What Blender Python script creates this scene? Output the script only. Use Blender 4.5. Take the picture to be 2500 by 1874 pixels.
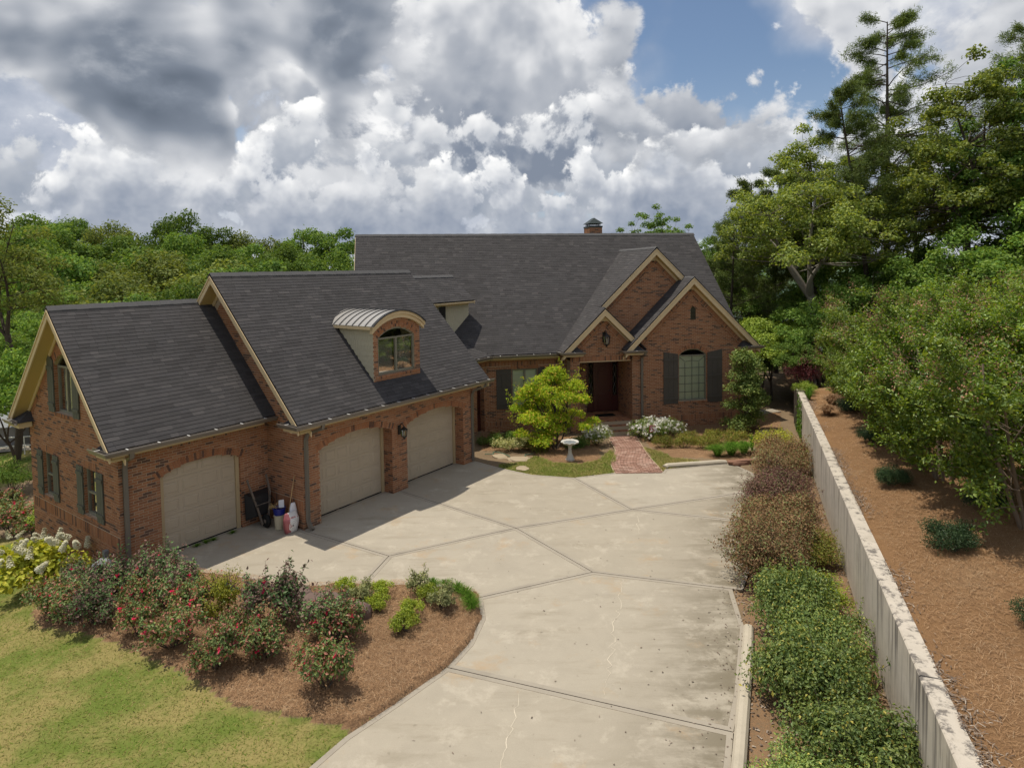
import bpy, bmesh, math, random
import numpy as np
from mathutils import Vector, Matrix

for _o in list(bpy.data.objects):
    bpy.data.objects.remove(_o, do_unlink=True)
scene = bpy.context.scene
COL = scene.collection
R = math.radians

# ------------------------------------------------------------------ camera
CAM_H = 7.131
cam_d = bpy.data.cameras.new("camera")
cam_d.sensor_fit = 'HORIZONTAL'
cam_d.sensor_width = 36.0
cam_d.lens = 1544.34 / 2500.0 * 36.0
cam_d.shift_y = -(937.0 - 729.43) / 2500.0
cam_d.clip_start = 0.1
cam_d.clip_end = 4000.0
cam = bpy.data.objects.new("camera", cam_d)
COL.objects.link(cam)
cam.location = (0, 0, CAM_H)
cam.rotation_euler = (Matrix.Rotation(R(90 - 2.72), 3, 'X') @ Matrix.Rotation(R(-0.85), 3, 'Z')).to_euler()
scene.camera = cam

# ------------------------------------------------------------------ sky, sun, exposure
SUN_EL, SUN_AZ = R(73.0), R(149.3)          # azimuth counted from +x towards +y, direction TO the sun
scene.view_settings.view_transform = 'Standard'
scene.view_settings.look = 'None'
scene.view_settings.gamma = 1.0
scene.view_settings.use_curve_mapping = False
scene.view_settings.exposure = 0.20
sun_d = bpy.data.lights.new("sun", 'SUN')
sun_d.energy = 3.6
sun_d.angle = R(0.53)
sun_d.color = (1.0, 0.925, 0.79)
sun = bpy.data.objects.new("sun", sun_d)
COL.objects.link(sun)
_sd = Vector((math.cos(SUN_AZ) * math.cos(SUN_EL), math.sin(SUN_AZ) * math.cos(SUN_EL), math.sin(SUN_EL)))
sun.location = _sd * 60
sun.rotation_euler = _sd.to_track_quat('Z', 'Y').to_euler()


class NT:
    """small helper for node trees"""
    def __init__(self, tree):
        self.t = tree
        self.n = tree.nodes
        self.l = tree.links

    def add(self, typ, **kw):
        nd = self.n.new(typ)
        for k, v in kw.items():
            setattr(nd, k, v)
        return nd

    def put(self, sock, v):
        if hasattr(v, 'is_linked') or isinstance(v, bpy.types.NodeSocket):
            self.l.new(v, sock)
        else:
            if isinstance(v, (tuple, list)) and len(v) == 3 and sock.type == 'RGBA':
                v = (*v, 1.0)
            sock.default_value = v

    def math(self, op, a, b=0.0, c=None, clamp=False):
        nd = self.add('ShaderNodeMath', operation=op, use_clamp=clamp)
        self.put(nd.inputs[0], a)
        self.put(nd.inputs[1], b)
        if c is not None:
            self.put(nd.inputs[2], c)
        return nd.outputs[0]

    def vmath(self, op, a, b=(0, 0, 0), scale=None):
        nd = self.add('ShaderNodeVectorMath', operation=op)
        self.put(nd.inputs[0], a)
        self.put(nd.inputs[1], b)
        if scale is not None:
            self.put(nd.inputs['Scale'], scale)
        return nd.outputs['Value'] if op in ('DOT_PRODUCT', 'LENGTH', 'DISTANCE') else nd.outputs[0]

    def mix(self, fac, a, b, blend='MIX'):
        nd = self.add('ShaderNodeMix', data_type='RGBA', blend_type=blend)
        self.put(nd.inputs[0], fac)
        self.put(nd.inputs[6], a)
        self.put(nd.inputs[7], b)
        return nd.outputs[2]

    def ramp(self, fac, stops, interp='LINEAR'):
        nd = self.add('ShaderNodeValToRGB')
        cr = nd.color_ramp
        cr.interpolation = interp
        while len(cr.elements) < len(stops):
            cr.elements.new(0.5)
        for e, (p, c) in zip(cr.elements, stops):
            e.position = p
            e.color = (*c, 1.0) if len(c) == 3 else c
        self.put(nd.inputs[0], fac)
        return nd.outputs[0]

    def sstep(self, x, lo, hi):
        nd = self.add('ShaderNodeMapRange', interpolation_type='SMOOTHSTEP')
        self.put(nd.inputs[0], x)
        nd.inputs[1].default_value = lo
        nd.inputs[2].default_value = hi
        nd.inputs[3].default_value = 0.0
        nd.inputs[4].default_value = 1.0
        return nd.outputs[0]

    def noise(self, vec, scale, detail=3.0, rough=0.55, dist=0.0, lac=2.0):
        nd = self.add('ShaderNodeTexNoise')
        if vec is not None:
            self.put(nd.inputs['Vector'], vec)
        nd.inputs['Scale'].default_value = scale
        nd.inputs['Detail'].default_value = detail
        nd.inputs['Roughness'].default_value = rough
        nd.inputs['Lacunarity'].default_value = lac
        nd.inputs['Distortion'].default_value = dist
        return nd.outputs['Fac']

    def voro(self, vec, scale, detail=0.0, rough=0.5, feature='F1', out='Distance', smooth=None):
        nd = self.add('ShaderNodeTexVoronoi', feature=feature)
        self.put(nd.inputs['Vector'], vec)
        nd.inputs['Scale'].default_value = scale
        if 'Detail' in nd.inputs:
            nd.inputs['Detail'].default_value = detail
            nd.inputs['Roughness'].default_value = rough
        if smooth is not None:
            nd.inputs['Smoothness'].default_value = smooth
        return nd.outputs[out]


def build_world():
    w = bpy.data.worlds.new("World")
    scene.world = w
    w.use_nodes = True
    w.node_tree.nodes.clear()
    N = NT(w.node_tree)
    out = N.add('ShaderNodeOutputWorld')
    bg = N.add('ShaderNodeBackground')
    bg.inputs['Strength'].default_value = 1.0
    sky = N.add('ShaderNodeTexSky', sky_type='NISHITA')
    sky.sun_disc = False
    sky.sun_elevation = SUN_EL
    sky.sun_rotation = R(90.0) - SUN_AZ
    sky.altitude = 200.0
    sky.air_density = 1.0
    sky.dust_density = 0.6
    sky.ozone_density = 1.0
    blue = N.mix(1.0, sky.outputs[0], (0.085, 0.085, 0.085), 'MULTIPLY')
    d = N.vmath('NORMALIZE', N.add('ShaderNodeTexCoord').outputs['Generated'])
    sx = N.add('ShaderNodeSeparateXYZ')
    N.put(sx.inputs[0], d)
    X, Y, Z = sx.outputs[0], sx.outputs[1], sx.outputs[2]

    def blob(az, el, r_in, r_out):
        # a mass of cloud (or a gap) standing in one direction of the sky
        v = (math.sin(R(az)) * math.cos(R(el)), math.cos(R(az)) * math.cos(R(el)), math.sin(R(el)))
        return N.sstep(N.vmath('DOT_PRODUCT', d, v), math.cos(R(r_out)), math.cos(R(r_in)))

    def wsum(items):
        s = None
        for m, k in items:
            t = N.math('MULTIPLY', m, k)
            s = t if s is None else N.math('ADD', s, t)
        return s

    def billow(off, sc, det, vk):
        q = N.vmath('ADD', d, off)
        n = N.noise(q, sc, det, 0.60, 0.12)
        p = N.voro(q, sc * 2.6, 1.0, 0.6)
        return N.math('ADD', n, N.math('MULTIPLY', N.math('SUBTRACT', 0.45, p), vk))

    def cumulus(seed, sc, base, height, bias, k, dark, light, add=0.0):
        """heaped clouds: flat bases at one height above the horizon, billowing tops"""
        off = Vector(seed)
        n = billow(tuple(off), sc, 9.0, 0.13)
        nl = billow(tuple(off + Vector((-0.010, 0.0, 0.020))), sc, 4.0, 0.12)
        n = N.math('ADD', N.math('MULTIPLY', N.math('SUBTRACT', n, 0.46), 1.45), 0.475)
        nl = N.math('ADD', N.math('MULTIPLY', N.math('SUBTRACT', nl, 0.46), 1.45), 0.475)
        wob = N.math('MULTIPLY', N.math('SUBTRACT', n, 0.45), -0.014)
        h = N.math('DIVIDE', N.math('SUBTRACT', N.math('SUBTRACT', Z, base), wob), height)
        up = N.math('MULTIPLY', N.math('MAXIMUM', h, 0.0), k)
        dn = N.math('MULTIPLY', N.math('MAXIMUM', N.math('MULTIPLY', h, -1.0), 0.0), 1.6)
        den = N.math('SUBTRACT', N.math('SUBTRACT', N.math('ADD', n, N.math('ADD', bias, add)), up), dn)
        cov = N.sstep(den, 0.30, 0.375)
        body = N.sstep(den, 0.34, 0.72)
        lit = N.math('ADD', N.math('MULTIPLY', N.sstep(h, -0.05, 0.9), 0.46), N.math('MULTIPLY', N.math('SUBTRACT', n, nl), 1.35))
        lit = N.math('ADD', lit, N.math('SUBTRACT', 0.30, N.math('MULTIPLY', body, 0.30)), clamp=True)
        mid = tuple((a * 0.62 + b * 0.38) for a, b in zip(dark, light))
        col = N.ramp(lit, [(0.0, dark), (0.42, mid), (0.74, light), (1.0, (0.95, 0.945, 0.93))])
        return cov, col

    # thin grey sheet, open towards the blue gaps on one side
    n3 = N.noise(N.vmath('ADD', d, (1.3, 7.7, 5.0)), 3.4, 5.0, 0.5, 0.2)
    gaps = wsum([(blob(17, 17, 2, 10), 1.0), (blob(12.8, 9.2, 0.5, 3.5), 0.8), (blob(27, 11, 2, 8), 0.7), (blob(9, 22, 1, 5), 0.6)])
    cov3 = N.math('MULTIPLY', N.sstep(N.math('SUBTRACT', n3, N.math('MULTIPLY', gaps, 0.3)), 0.28, 0.50), 0.94)
    c3 = N.ramp(N.noise(N.vmath('ADD', d, (4.1, 2.2, 0.7)), 9.0, 6.0, 0.58, 0.2), [(0.36, (0.34, 0.38, 0.46)), (0.50, (0.46, 0.49, 0.56)), (0.66, (0.66, 0.68, 0.71))])
    veil = N.mix(N.math('MULTIPLY', N.math('SUBTRACT', 1.0, N.sstep(Z, 0.0, 0.3)), 0.50), blue, (0.42, 0.49, 0.60))
    col = N.mix(cov3, veil, c3)

    # heaps rising high in the middle of the view and to one side
    covA, colA = cumulus((3.1, 1.7, 0.4), 5.2, 0.150, 0.26,
                         wsum([(blob(2, 15, 1, 11), 0.26), (blob(-1, 21, 1, 9), 0.15), (blob(-8, 10, 2, 7), 0.16), (blob(24, 19.5, 0, 9), 0.17), (blob(34, 20, 2, 12), 0.16), (blob(16, 10, 2, 7), 0.10),
                               (blob(15.0, 19, 0, 9), -0.20), (blob(24, 12.0, 0, 7), -0.17), (blob(12.8, 9.2, 0.3, 2.2), -0.4), (blob(-20, 13.5, 2, 5.5), 0.22), (blob(-37, 11, 2, 8), -0.2)]),
                         0.40, (0.20, 0.235, 0.30), (0.74, 0.745, 0.755), 0.03)
    col = N.mix(covA, col, colA)
    # heaps of the middle distance
    covC, colC = cumulus((1.9, 5.6, 3.3), 6.6, 0.095, 0.20,
                         wsum([(blob(-14, 9, 3, 10), 0.12), (blob(-30, 8, 3, 9), -0.02), (blob(4, 9, 3, 9), 0.12), (blob(14, 9, 1, 6), 0.10), (blob(20, 9, 3, 9), 0.12), (blob(12.8, 9.2, 0.3, 2.0), -0.4),
                               (blob(17, 17, 2, 7), -0.2)]),
                         0.34, (0.25, 0.29, 0.36), (0.70, 0.71, 0.725), -0.01)
    col = N.mix(covC, col, colC)
    # lower, farther heaps
    covB, colB = cumulus((7.4, 2.2, 1.1), 9.5, 0.045, 0.13,
                         wsum([(blob(-28, 6, 3, 9), 0.12), (blob(-12, 5, 2, 9), 0.10), (blob(6, 5, 2, 8), 0.10), (blob(13, 6, 1, 5), 0.16), (blob(22, 6, 3, 9), 0.14)]),
                         0.26, (0.22, 0.26, 0.34), (0.66, 0.675, 0.70), 0.0)
    col = N.mix(N.math('MULTIPLY', covB, 0.96), col, colB)
    # near grey cloud bases overhead
    bias2 = wsum([(blob(-27, 16.5, 2, 9), 0.17), (blob(-37, 18, 4, 12), 0.15), (blob(-12, 19.5, 3, 8.0), 0.20), (blob(-19, 21, 2, 7), 0.12), (blob(-27, 11.0, 1, 5.5), 0.14), (blob(-17, 10.2, 0.5, 5), 0.10),
                  (blob(8.5, 20, 1, 5.0), 0.10), (blob(-20, 13.5, 0.5, 5.0), -0.24), (blob(31, 17, 3, 8), 0.02),
                  (blob(17, 17, 2, 7), -0.25), (blob(0, 13, 2, 8), -0.28), (blob(-40, 8, 3, 8), -0.28)])
    q2 = N.vmath('ADD', N.vmath('MULTIPLY', d, (1.0, 1.0, 1.5)), (9.3, 4.2, 2.1))
    n2 = N.noise(q2, 4.6, 8.0, 0.60, 0.15)
    n2u = N.noise(N.vmath('ADD', q2, (-0.01, 0.0, 0.05)), 4.6, 3.0, 0.56, 0.2)
    d2 = N.math('ADD', n2, bias2)
    cov2 = N.math('MULTIPLY', N.sstep(d2, 0.545, 0.63), N.sstep(Z, 0.07, 0.16))
    lit2 = N.math('ADD', N.math('MULTIPLY', N.math('SUBTRACT', n2, n2u), 2.2), 0.60)
    lit2 = N.math('SUBTRACT', lit2, N.math('MULTIPLY', N.sstep(d2, 0.57, 0.86), 0.38), clamp=True)
    c2 = N.ramp(lit2, [(0.0, (0.115, 0.14, 0.18)), (0.25, (0.19, 0.22, 0.27)), (0.48, (0.36, 0.385, 0.43)),
                       (0.75, (0.66, 0.67, 0.69)), (1.0, (0.85, 0.85, 0.85))])
    col = N.mix(cov2, col, c2)
    hz = N.math('SUBTRACT', 1.0, N.sstep(Z, 0.0, 0.11))
    col = N.mix(N.math('MULTIPLY', hz, 0.12), col, (0.50, 0.55, 0.63))
    below = N.sstep(Z, -0.04, 0.0)
    col = N.mix(below, (0.16, 0.17, 0.15), col)
    N.put(bg.inputs['Color'], col)
    N.l.new(bg.outputs[0], out.inputs[0])
    w.cycles.sampling_method = 'MANUAL'
    w.cycles.sample_map_resolution = 1024


build_world()

# ------------------------------------------------------------------ helpers
RNG = np.random.default_rng(7)
random.seed(7)
MATS = {}


def V(*a):
    return Vector(a[0] if len(a) == 1 else a)


def tag(o, label=None, cat=None, group=None, kind=None):
    if label: o["label"] = label
    if cat: o["category"] = cat
    if group: o["group"] = group
    if kind: o["kind"] = kind
    return o


def empty(name, loc=(0, 0, 0), parent=None, rz=0.0):
    o = bpy.data.objects.new(name, None)
    o.empty_display_size = 0.2
    COL.objects.link(o)
    o.location = loc
    o.rotation_euler = (0, 0, rz)
    o.parent = parent
    return o


def mesh_obj(name, me, mat=None, parent=None, loc=None):
    o = bpy.data.objects.new(name, me)
    COL.objects.link(o)
    if mat is not None and len(me.materials) == 0:
        me.materials.append(mat)
    o.parent = parent
    if loc is not None:
        o.location = loc
    return o


def tint_faces(me, per, rs):
    n = len(me.polygons) // per
    at = me.attributes.new('tint', 'FLOAT', 'FACE')
    at.data.foreach_set('value', np.tile(rs.uniform(0, 1, n), per).astype(np.float32))


def np_mesh(name, verts, faces, smooth=False):
    """verts (n,3); faces (m,k) array or list of arrays"""
    verts = np.asarray(verts, np.float32).reshape(-1, 3)
    groups = faces if isinstance(faces, list) else [faces]
    groups = [np.asarray(g, np.int32) for g in groups if len(g)]
    me = bpy.data.meshes.new(name)
    me.vertices.add(len(verts))
    me.vertices.foreach_set("co", verts.ravel())
    nl = sum(g.size for g in groups)
    nf = sum(len(g) for g in groups)
    me.loops.add(nl)
    me.loops.foreach_set("vertex_index", np.concatenate([g.ravel() for g in groups]))
    me.polygons.add(nf)
    tot = np.concatenate([np.full(len(g), g.shape[1], np.int32) for g in groups])
    st = np.concatenate([[0], np.cumsum(tot)[:-1]]).astype(np.int32)
    me.polygons.foreach_set("loop_start", st)
    me.update(calc_edges=True)
    me.validate()
    me.polygons.foreach_set("use_smooth", np.full(len(me.polygons), smooth, bool))
    me.update()
    return me


class MB:
    """collects simple shapes and links them as one mesh object"""
    def __init__(self):
        self.v = []
        self.f = []

    def poly(self, pts):
        b = len(self.v)
        self.v += [tuple(p) for p in pts]
        self.f.append(tuple(range(b, b + len(pts))))

    def obox(self, c, ax, ay, az):
        """oriented box: centre and three half vectors"""
        c, ax, ay, az = V(c), V(ax), V(ay), V(az)
        b = len(self.v)
        for sz in (-1, 1):
            for sx, sy in ((-1, -1), (1, -1), (1, 1), (-1, 1)):
                self.v.append(tuple(c + ax * sx + ay * sy + az * sz))
        for q in ((0, 3, 2, 1), (4, 5, 6, 7), (0, 1, 5, 4), (1, 2, 6, 5), (2, 3, 7, 6), (3, 0, 4, 7)):
            self.f.append(tuple(b + i for i in q))

    def prism(self, pts, ext):
        """planar polygon extruded by vector"""
        ext = V(ext)
        pts = [V(p) for p in pts]
        n = len(pts)
        b = len(self.v)
        self.v += [tuple(p) for p in pts] + [tuple(p + ext) for p in pts]
        self.f.append(tuple(range(b + n - 1, b - 1, -1)))
        self.f.append(tuple(range(b + n, b + 2 * n)))
        for i in range(n):
            j = (i + 1) % n
            self.f.append((b + i, b + j, b + n + j, b + n + i))

    def tube(self, path, rad, n=8, cap=True, ref=None, sq=None):
        """tube along a path; rad a number or list; sq=(a,b) gives a rectangular section"""
        path = [V(p) for p in path]
        m = len(path)
        rads = rad if isinstance(rad, (list, tuple)) else [rad] * m
        b = len(self.v)
        prev = None
        k = 4 if sq else n
        for i, p in enumerate(path):
            t = (path[min(i + 1, m - 1)] - path[max(i - 1, 0)]).normalized()
            if prev is None:
                r = V(ref) if ref is not None else (V(0, 0, 1) if abs(t.z) < 0.9 else V(1, 0, 0))
            else:
                r = prev
            x = (r - t * r.dot(t)).normalized()
            y = t.cross(x)
            prev = x
            if sq:
                for sx, sy in ((-1, -1), (1, -1), (1, 1), (-1, 1)):
                    self.v.append(tuple(p + x * sx * sq[0] + y * sy * sq[1]))
            else:
                for j in range(n):
                    a = 2 * math.pi * j / n
                    self.v.append(tuple(p + (x * math.cos(a) + y * math.sin(a)) * rads[i]))
        for i in range(m - 1):
            for j in range(k):
                a0 = b + i * k + j
                a1 = b + i * k + (j + 1) % k
                self.f.append((a0, a1, a1 + k, a0 + k))
        if cap:
            self.f.append(tuple(b + k - 1 - j for j in range(k)))
            self.f.append(tuple(b + (m - 1) * k + j for j in range(k)))

    def lathe(self, c, prof, n=20, axis=(0, 0, 1), ref=(1, 0, 0)):
        c, axis = V(c), V(axis).normalized()
        x = V(ref)
        x = (x - axis * x.dot(axis)).normalized()
        y = axis.cross(x)
        b = len(self.v)
        for r, z in prof:
            for j in range(n):
                a = 2 * math.pi * j / n
                self.v.append(tuple(c + axis * z + (x * math.cos(a) + y * math.sin(a)) * r))
        for i in range(len(prof) - 1):
            for j in range(n):
                a0 = b + i * n + j
                a1 = b + i * n + (j + 1) % n
                self.f.append((a0, a1, a1 + n, a0 + n))
        self.f.append(tuple(b + n - 1 - j for j in range(n)))
        self.f.append(tuple(b + (len(prof) - 1) * n + j for j in range(n)))

    def build(self, name, mat, parent=None, origin=(0, 0, 0), smooth=False, loc=None):
        me = bpy.data.meshes.new(name)
        o = V(origin)
        me.from_pydata([(p[0] - o.x, p[1] - o.y, p[2] - o.z) for p in self.v], [], self.f)
        bm = bmesh.new()
        bm.from_mesh(me)
        bmesh.ops.recalc_face_normals(bm, faces=bm.faces)
        bm.to_mesh(me)
        bm.free()
        if smooth:
            me.polygons.foreach_set("use_smooth", np.ones(len(me.polygons), bool))
        me.update()
        return mesh_obj(name, me, mat, parent, loc)


def scan(polys, y):
    """intervals of x inside a set of polygons (even-odd) at height y"""
    xs = []
    for p in polys:
        n = len(p)
        for i in range(n):
            (x0, y0), (x1, y1) = p[i], p[(i + 1) % n]
            if (y0 <= y < y1) or (y1 <= y < y0):
                xs.append(x0 + (y - y0) / (y1 - y0) * (x1 - x0))
    xs.sort()
    return [(xs[i], xs[i + 1]) for i in range(0, len(xs) - 1, 2)]


def inside(poly, x, y):
    """vectorised point in polygon"""
    x = np.asarray(x, float); y = np.asarray(y, float)
    r = np.zeros(x.shape, bool)
    n = len(poly)
    for i in range(n):
        x0, y0 = poly[i]; x1, y1 = poly[(i + 1) % n]
        if y0 == y1: continue
        c = ((y0 <= y) & (y < y1)) | ((y1 <= y) & (y < y0))
        xx = x0 + (y - y0) / (y1 - y0) * (x1 - x0)
        r ^= c & (x < xx)
    return r


def smooth01(x, a, b):
    t = np.clip((np.asarray(x, float) - a) / (b - a), 0, 1)
    return t * t * (3 - 2 * t)


# ------------------------------------------------------------------ materials
def new_mat(name):
    m = bpy.data.materials.new(name)
    m.use_nodes = True
    m.node_tree.nodes.clear()
    N = NT(m.node_tree)
    out = N.add('ShaderNodeOutputMaterial')
    MATS[name] = m
    return m, N, out


def principled(N, out, color, rough=0.8, spec=0.3, metal=0.0, bump=None, bump_d=0.01, bump_s=0.5):
    b = N.add('ShaderNodeBsdfPrincipled')
    N.put(b.inputs['Base Color'], color)
    N.put(b.inputs['Roughness'], rough)
    N.put(b.inputs['Specular IOR Level'], spec)
    N.put(b.inputs['Metallic'], metal)
    if bump is not None:
        bp = N.add('ShaderNodeBump')
        bp.inputs['Strength'].default_value = bump_s
        bp.inputs['Distance'].default_value = bump_d
        N.put(bp.inputs['Height'], bump)
        N.l.new(bp.outputs[0], b.inputs['Normal'])
    N.l.new(b.outputs[0], out.inputs[0])
    return b


def pos(N):
    return N.add('ShaderNodeNewGeometry').outputs['Position']


def piece_random(N, k=1.0, island=False):
    """one random number per separate piece, whether it is its own object or an island of a joined mesh"""
    a = N.add('ShaderNodeAttribute', attribute_name='tint').outputs['Fac']
    if island:
        a = N.add('ShaderNodeNewGeometry').outputs['Random Per Island']
    b = N.add('ShaderNodeObjectInfo').outputs['Random']
    return N.math('FRACT', N.math('ADD', N.math('MULTIPLY', a, k), b))


def simple_mat(name, color, rough=0.7, spec=0.3, metal=0.0, var=0.15, scale=6.0, grime=0.0, fine=60.0):
    m, N, out = new_mat(name)
    p = pos(N)
    n = N.noise(p, scale, 4, 0.6)
    n2 = N.noise(p, fine, 2, 0.6)
    k = N.math('ADD', 1.0 - var, N.math('MULTIPLY', N.math('ADD', N.math('MULTIPLY', n, 0.65), N.math('MULTIPLY', n2, 0.35)), 2 * var))
    c = N.vmath('SCALE', color, scale=k)
    if grime:
        g = N.sstep(N.noise(p, scale * 0.5, 5, 0.65), 0.48, 0.7)
        c = N.mix(N.math('MULTIPLY', g, grime), c, (0.05, 0.045, 0.035))
    principled(N, out, c, rough, spec, metal, bump=n2, bump_d=0.004, bump_s=0.25)
    return m


def make_materials():
    # bricks: each one its own tone
    m, N, out = new_mat('brick')
    r = piece_random(N)
    p = pos(N)
    c = N.ramp(r, [(0.0, (0.105, 0.063, 0.048)), (0.11, (0.135, 0.076, 0.054)), (0.15, (0.235, 0.106, 0.058)), (0.38, (0.315, 0.140, 0.070)),
                   (0.60, (0.350, 0.162, 0.082)), (0.80, (0.300, 0.134, 0.070)), (0.92, (0.370, 0.190, 0.106)), (1.0, (0.24, 0.115, 0.066))])
    n = N.noise(p, 38, 4, 0.65)
    c = N.vmath('SCALE', c, scale=N.math('ADD', 0.62, N.math('MULTIPLY', n, 0.76)))
    big = N.noise(p, 0.9, 4, 0.6)
    c = N.mix(N.math('MULTIPLY', N.sstep(big, 0.5, 0.75), 0.22), c, (0.33, 0.20, 0.13))
    principled(N, out, c, 0.9, 0.2, bump=n, bump_d=0.004, bump_s=0.6)

    simple_mat('mortar', (0.44, 0.345, 0.245), 0.95, 0.1, var=0.25, scale=5, fine=90)

    # asphalt shingles
    m, N, out = new_mat('shingle')
    r = piece_random(N)
    p = pos(N)
    c = N.ramp(r, [(0.0, (0.045, 0.042, 0.043)), (0.25, (0.053, 0.050, 0.051)), (0.6, (0.060, 0.056, 0.057)), (0.85, (0.056, 0.053, 0.055)), (1.0, (0.078, 0.072, 0.072))])
    g = N.noise(p, 150, 2, 0.7)
    n = N.noise(p, 9, 4, 0.6)
    c = N.vmath('SCALE', c, scale=N.math('ADD', 0.55, N.math('ADD', N.math('MULTIPLY', g, 0.6), N.math('MULTIPLY', n, 0.3))))
    wear = N.noise(p, 0.55, 4, 0.6)
    c = N.vmath('SCALE', c, scale=N.math('ADD', 0.80, N.math('MULTIPLY', wear, 0.42)))
    principled(N, out, c, 0.92, 0.25, bump=g, bump_d=0.003, bump_s=0.6)
    simple_mat('roof_deck', (0.022, 0.020, 0.021), 0.95, 0.1, var=0.2)
    simple_mat('ridge_cap', (0.095, 0.093, 0.095), 0.92, 0.25, var=0.3, scale=8, fine=140)

    simple_mat('trim', (0.62, 0.48, 0.29), 0.6, 0.3, var=0.09, scale=3, grime=0.08)
    simple_mat('soffit', (0.50, 0.37, 0.17), 0.7, 0.25, var=0.06, scale=2)
    simple_mat('door_trim', (0.44, 0.34, 0.20), 0.6, 0.3, var=0.08, scale=3, grime=0.06)
    simple_mat('garage_door', (0.45, 0.372, 0.275), 0.55, 0.35, var=0.06, scale=2.2, grime=0.07)
    simple_mat('shutter', (0.105, 0.105, 0.082), 0.7, 0.3, var=0.22, scale=5, grime=0.15)
    simple_mat('dark_shutter', (0.082, 0.073, 0.062), 0.7, 0.3, var=0.22, scale=5, grime=0.15)
    simple_mat('window_frame', (0.20, 0.19, 0.145), 0.5, 0.4, var=0.1)
    simple_mat('gutter', (0.20, 0.175, 0.15), 0.38, 0.55, metal=0.35, var=0.1, scale=2, grime=0.1)
    simple_mat('downspout', (0.17, 0.15, 0.125), 0.45, 0.5, metal=0.2, var=0.1, scale=2, grime=0.1)
    simple_mat('cream_shake', (0.47, 0.43, 0.32), 0.8, 0.2, var=0.14, scale=9)
    simple_mat('standing_seam', (0.42, 0.40, 0.375), 0.35, 0.5, metal=0.55, var=0.08, scale=3)
    simple_mat('seam_rib', (0.06, 0.06, 0.065), 0.5, 0.4, metal=0.2, var=0.1)
    simple_mat('black_metal', (0.018, 0.017, 0.016), 0.45, 0.5, metal=0.3, var=0.2)
    simple_mat('copper_green', (0.03, 0.042, 0.042), 0.5, 0.4, metal=0.4, var=0.25, scale=8)
    simple_mat('dark_wood', (0.070, 0.019, 0.015), 0.35, 0.5, var=0.25, scale=7)
    simple_mat('blind', (0.74, 0.71, 0.56), 0.6, 0.3, var=0.05)
    simple_mat('blind_green', (0.80, 0.85, 0.66), 0.6, 0.3, var=0.06)
    simple_mat('muntin', (0.10, 0.12, 0.095), 0.5, 0.4, var=0.1)
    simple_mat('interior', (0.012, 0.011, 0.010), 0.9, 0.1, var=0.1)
    simple_mat('black_rubber', (0.012, 0.012, 0.012), 0.7, 0.3, var=0.2)
    simple_mat('black_tray', (0.020, 0.020, 0.021), 0.45, 0.5, var=0.3, scale=6)
    simple_mat('grey_wood', (0.16, 0.13, 0.105), 0.85, 0.2, var=0.25, scale=14)
    simple_mat('pale_wood', (0.46, 0.30, 0.14), 0.7, 0.3, var=0.15, scale=14)
    simple_mat('bucket_cream', (0.52, 0.47, 0.34), 0.5, 0.4, var=0.08)
    simple_mat('blue_plastic', (0.012, 0.02, 0.20), 0.3, 0.5, var=0.1)
    simple_mat('white_paper', (0.72, 0.72, 0.74), 0.7, 0.3, var=0.05)
    simple_mat('straw', (0.48, 0.34, 0.15), 0.85, 0.2, var=0.2, scale=20)
    simple_mat('white_paint', (0.75, 0.74, 0.71), 0.6, 0.3, var=0.08)
    simple_mat('red_sign', (0.42, 0.02, 0.05), 0.5, 0.4, var=0.05)
    simple_mat('sign_white', (0.75, 0.70, 0.70), 0.5, 0.4, var=0.05)
    simple_mat('bath_stone', (0.50, 0.48, 0.43), 0.85, 0.2, var=0.2, scale=14, grime=0.25)
    simple_mat('bath_blue', (0.16, 0.18, 0.19), 0.5, 0.4, var=0.3, scale=10)
    simple_mat('kerb', (0.43, 0.38, 0.30), 0.9, 0.2, var=0.2, scale=5, grime=0.18)
    simple_mat('rock', (0.15, 0.105, 0.09), 0.9, 0.2, var=0.35, scale=6, grime=0.2, fine=40)
    simple_mat('flagstone', (0.36, 0.29, 0.20), 0.9, 0.2, var=0.25, scale=6, grime=0.2)
    simple_mat('red_stone', (0.23, 0.125, 0.085), 0.9, 0.2, var=0.3, scale=6, grime=0.2)
    simple_mat('terracotta', (0.28, 0.16, 0.08), 0.8, 0.2, var=0.2)
    simple_mat('hose_green', (0.05, 0.20, 0.14), 0.4, 0.4, var=0.1)
    simple_mat('bark', (0.085, 0.068, 0.055), 0.95, 0.15, var=0.4, scale=9, fine=35)
    simple_mat('grey_bark', (0.24, 0.215, 0.185), 0.9, 0.15, var=0.35, scale=5, fine=30)
    simple_mat('crape_bark', (0.19, 0.145, 0.105), 0.8, 0.2, var=0.25, scale=6)
    simple_mat('dock_grey', (0.22, 0.215, 0.21), 0.8, 0.2, var=0.15, scale=2)
    simple_mat('electric_box', (0.20, 0.215, 0.225), 0.5, 0.4, var=0.1)
    simple_mat('mat_black', (0.012, 0.012, 0.011), 0.9, 0.1, var=0.2)

    # glass
    m, N, out = new_mat('glass')
    b = N.add('ShaderNodeBsdfPrincipled')
    b.inputs['Base Color'].default_value = (0.02, 0.022, 0.02, 1)
    b.inputs['Roughness'].default_value = 0.04
    b.inputs['IOR'].default_value = 1.5
    tr = N.add('ShaderNodeBsdfTransparent')
    tr.inputs[0].default_value = (0.93, 0.95, 0.92, 1)
    gl = N.add('ShaderNodeBsdfGlossy')
    gl.inputs['Roughness'].default_value = 0.02
    fr = N.add('ShaderNodeFresnel')
    fr.inputs[0].default_value = 1.5
    mx = N.add('ShaderNodeMixShader')
    N.put(mx.inputs[0], N.math('MULTIPLY', fr.outputs[0], 0.8))
    N.l.new(tr.outputs[0], mx.inputs[1])
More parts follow.
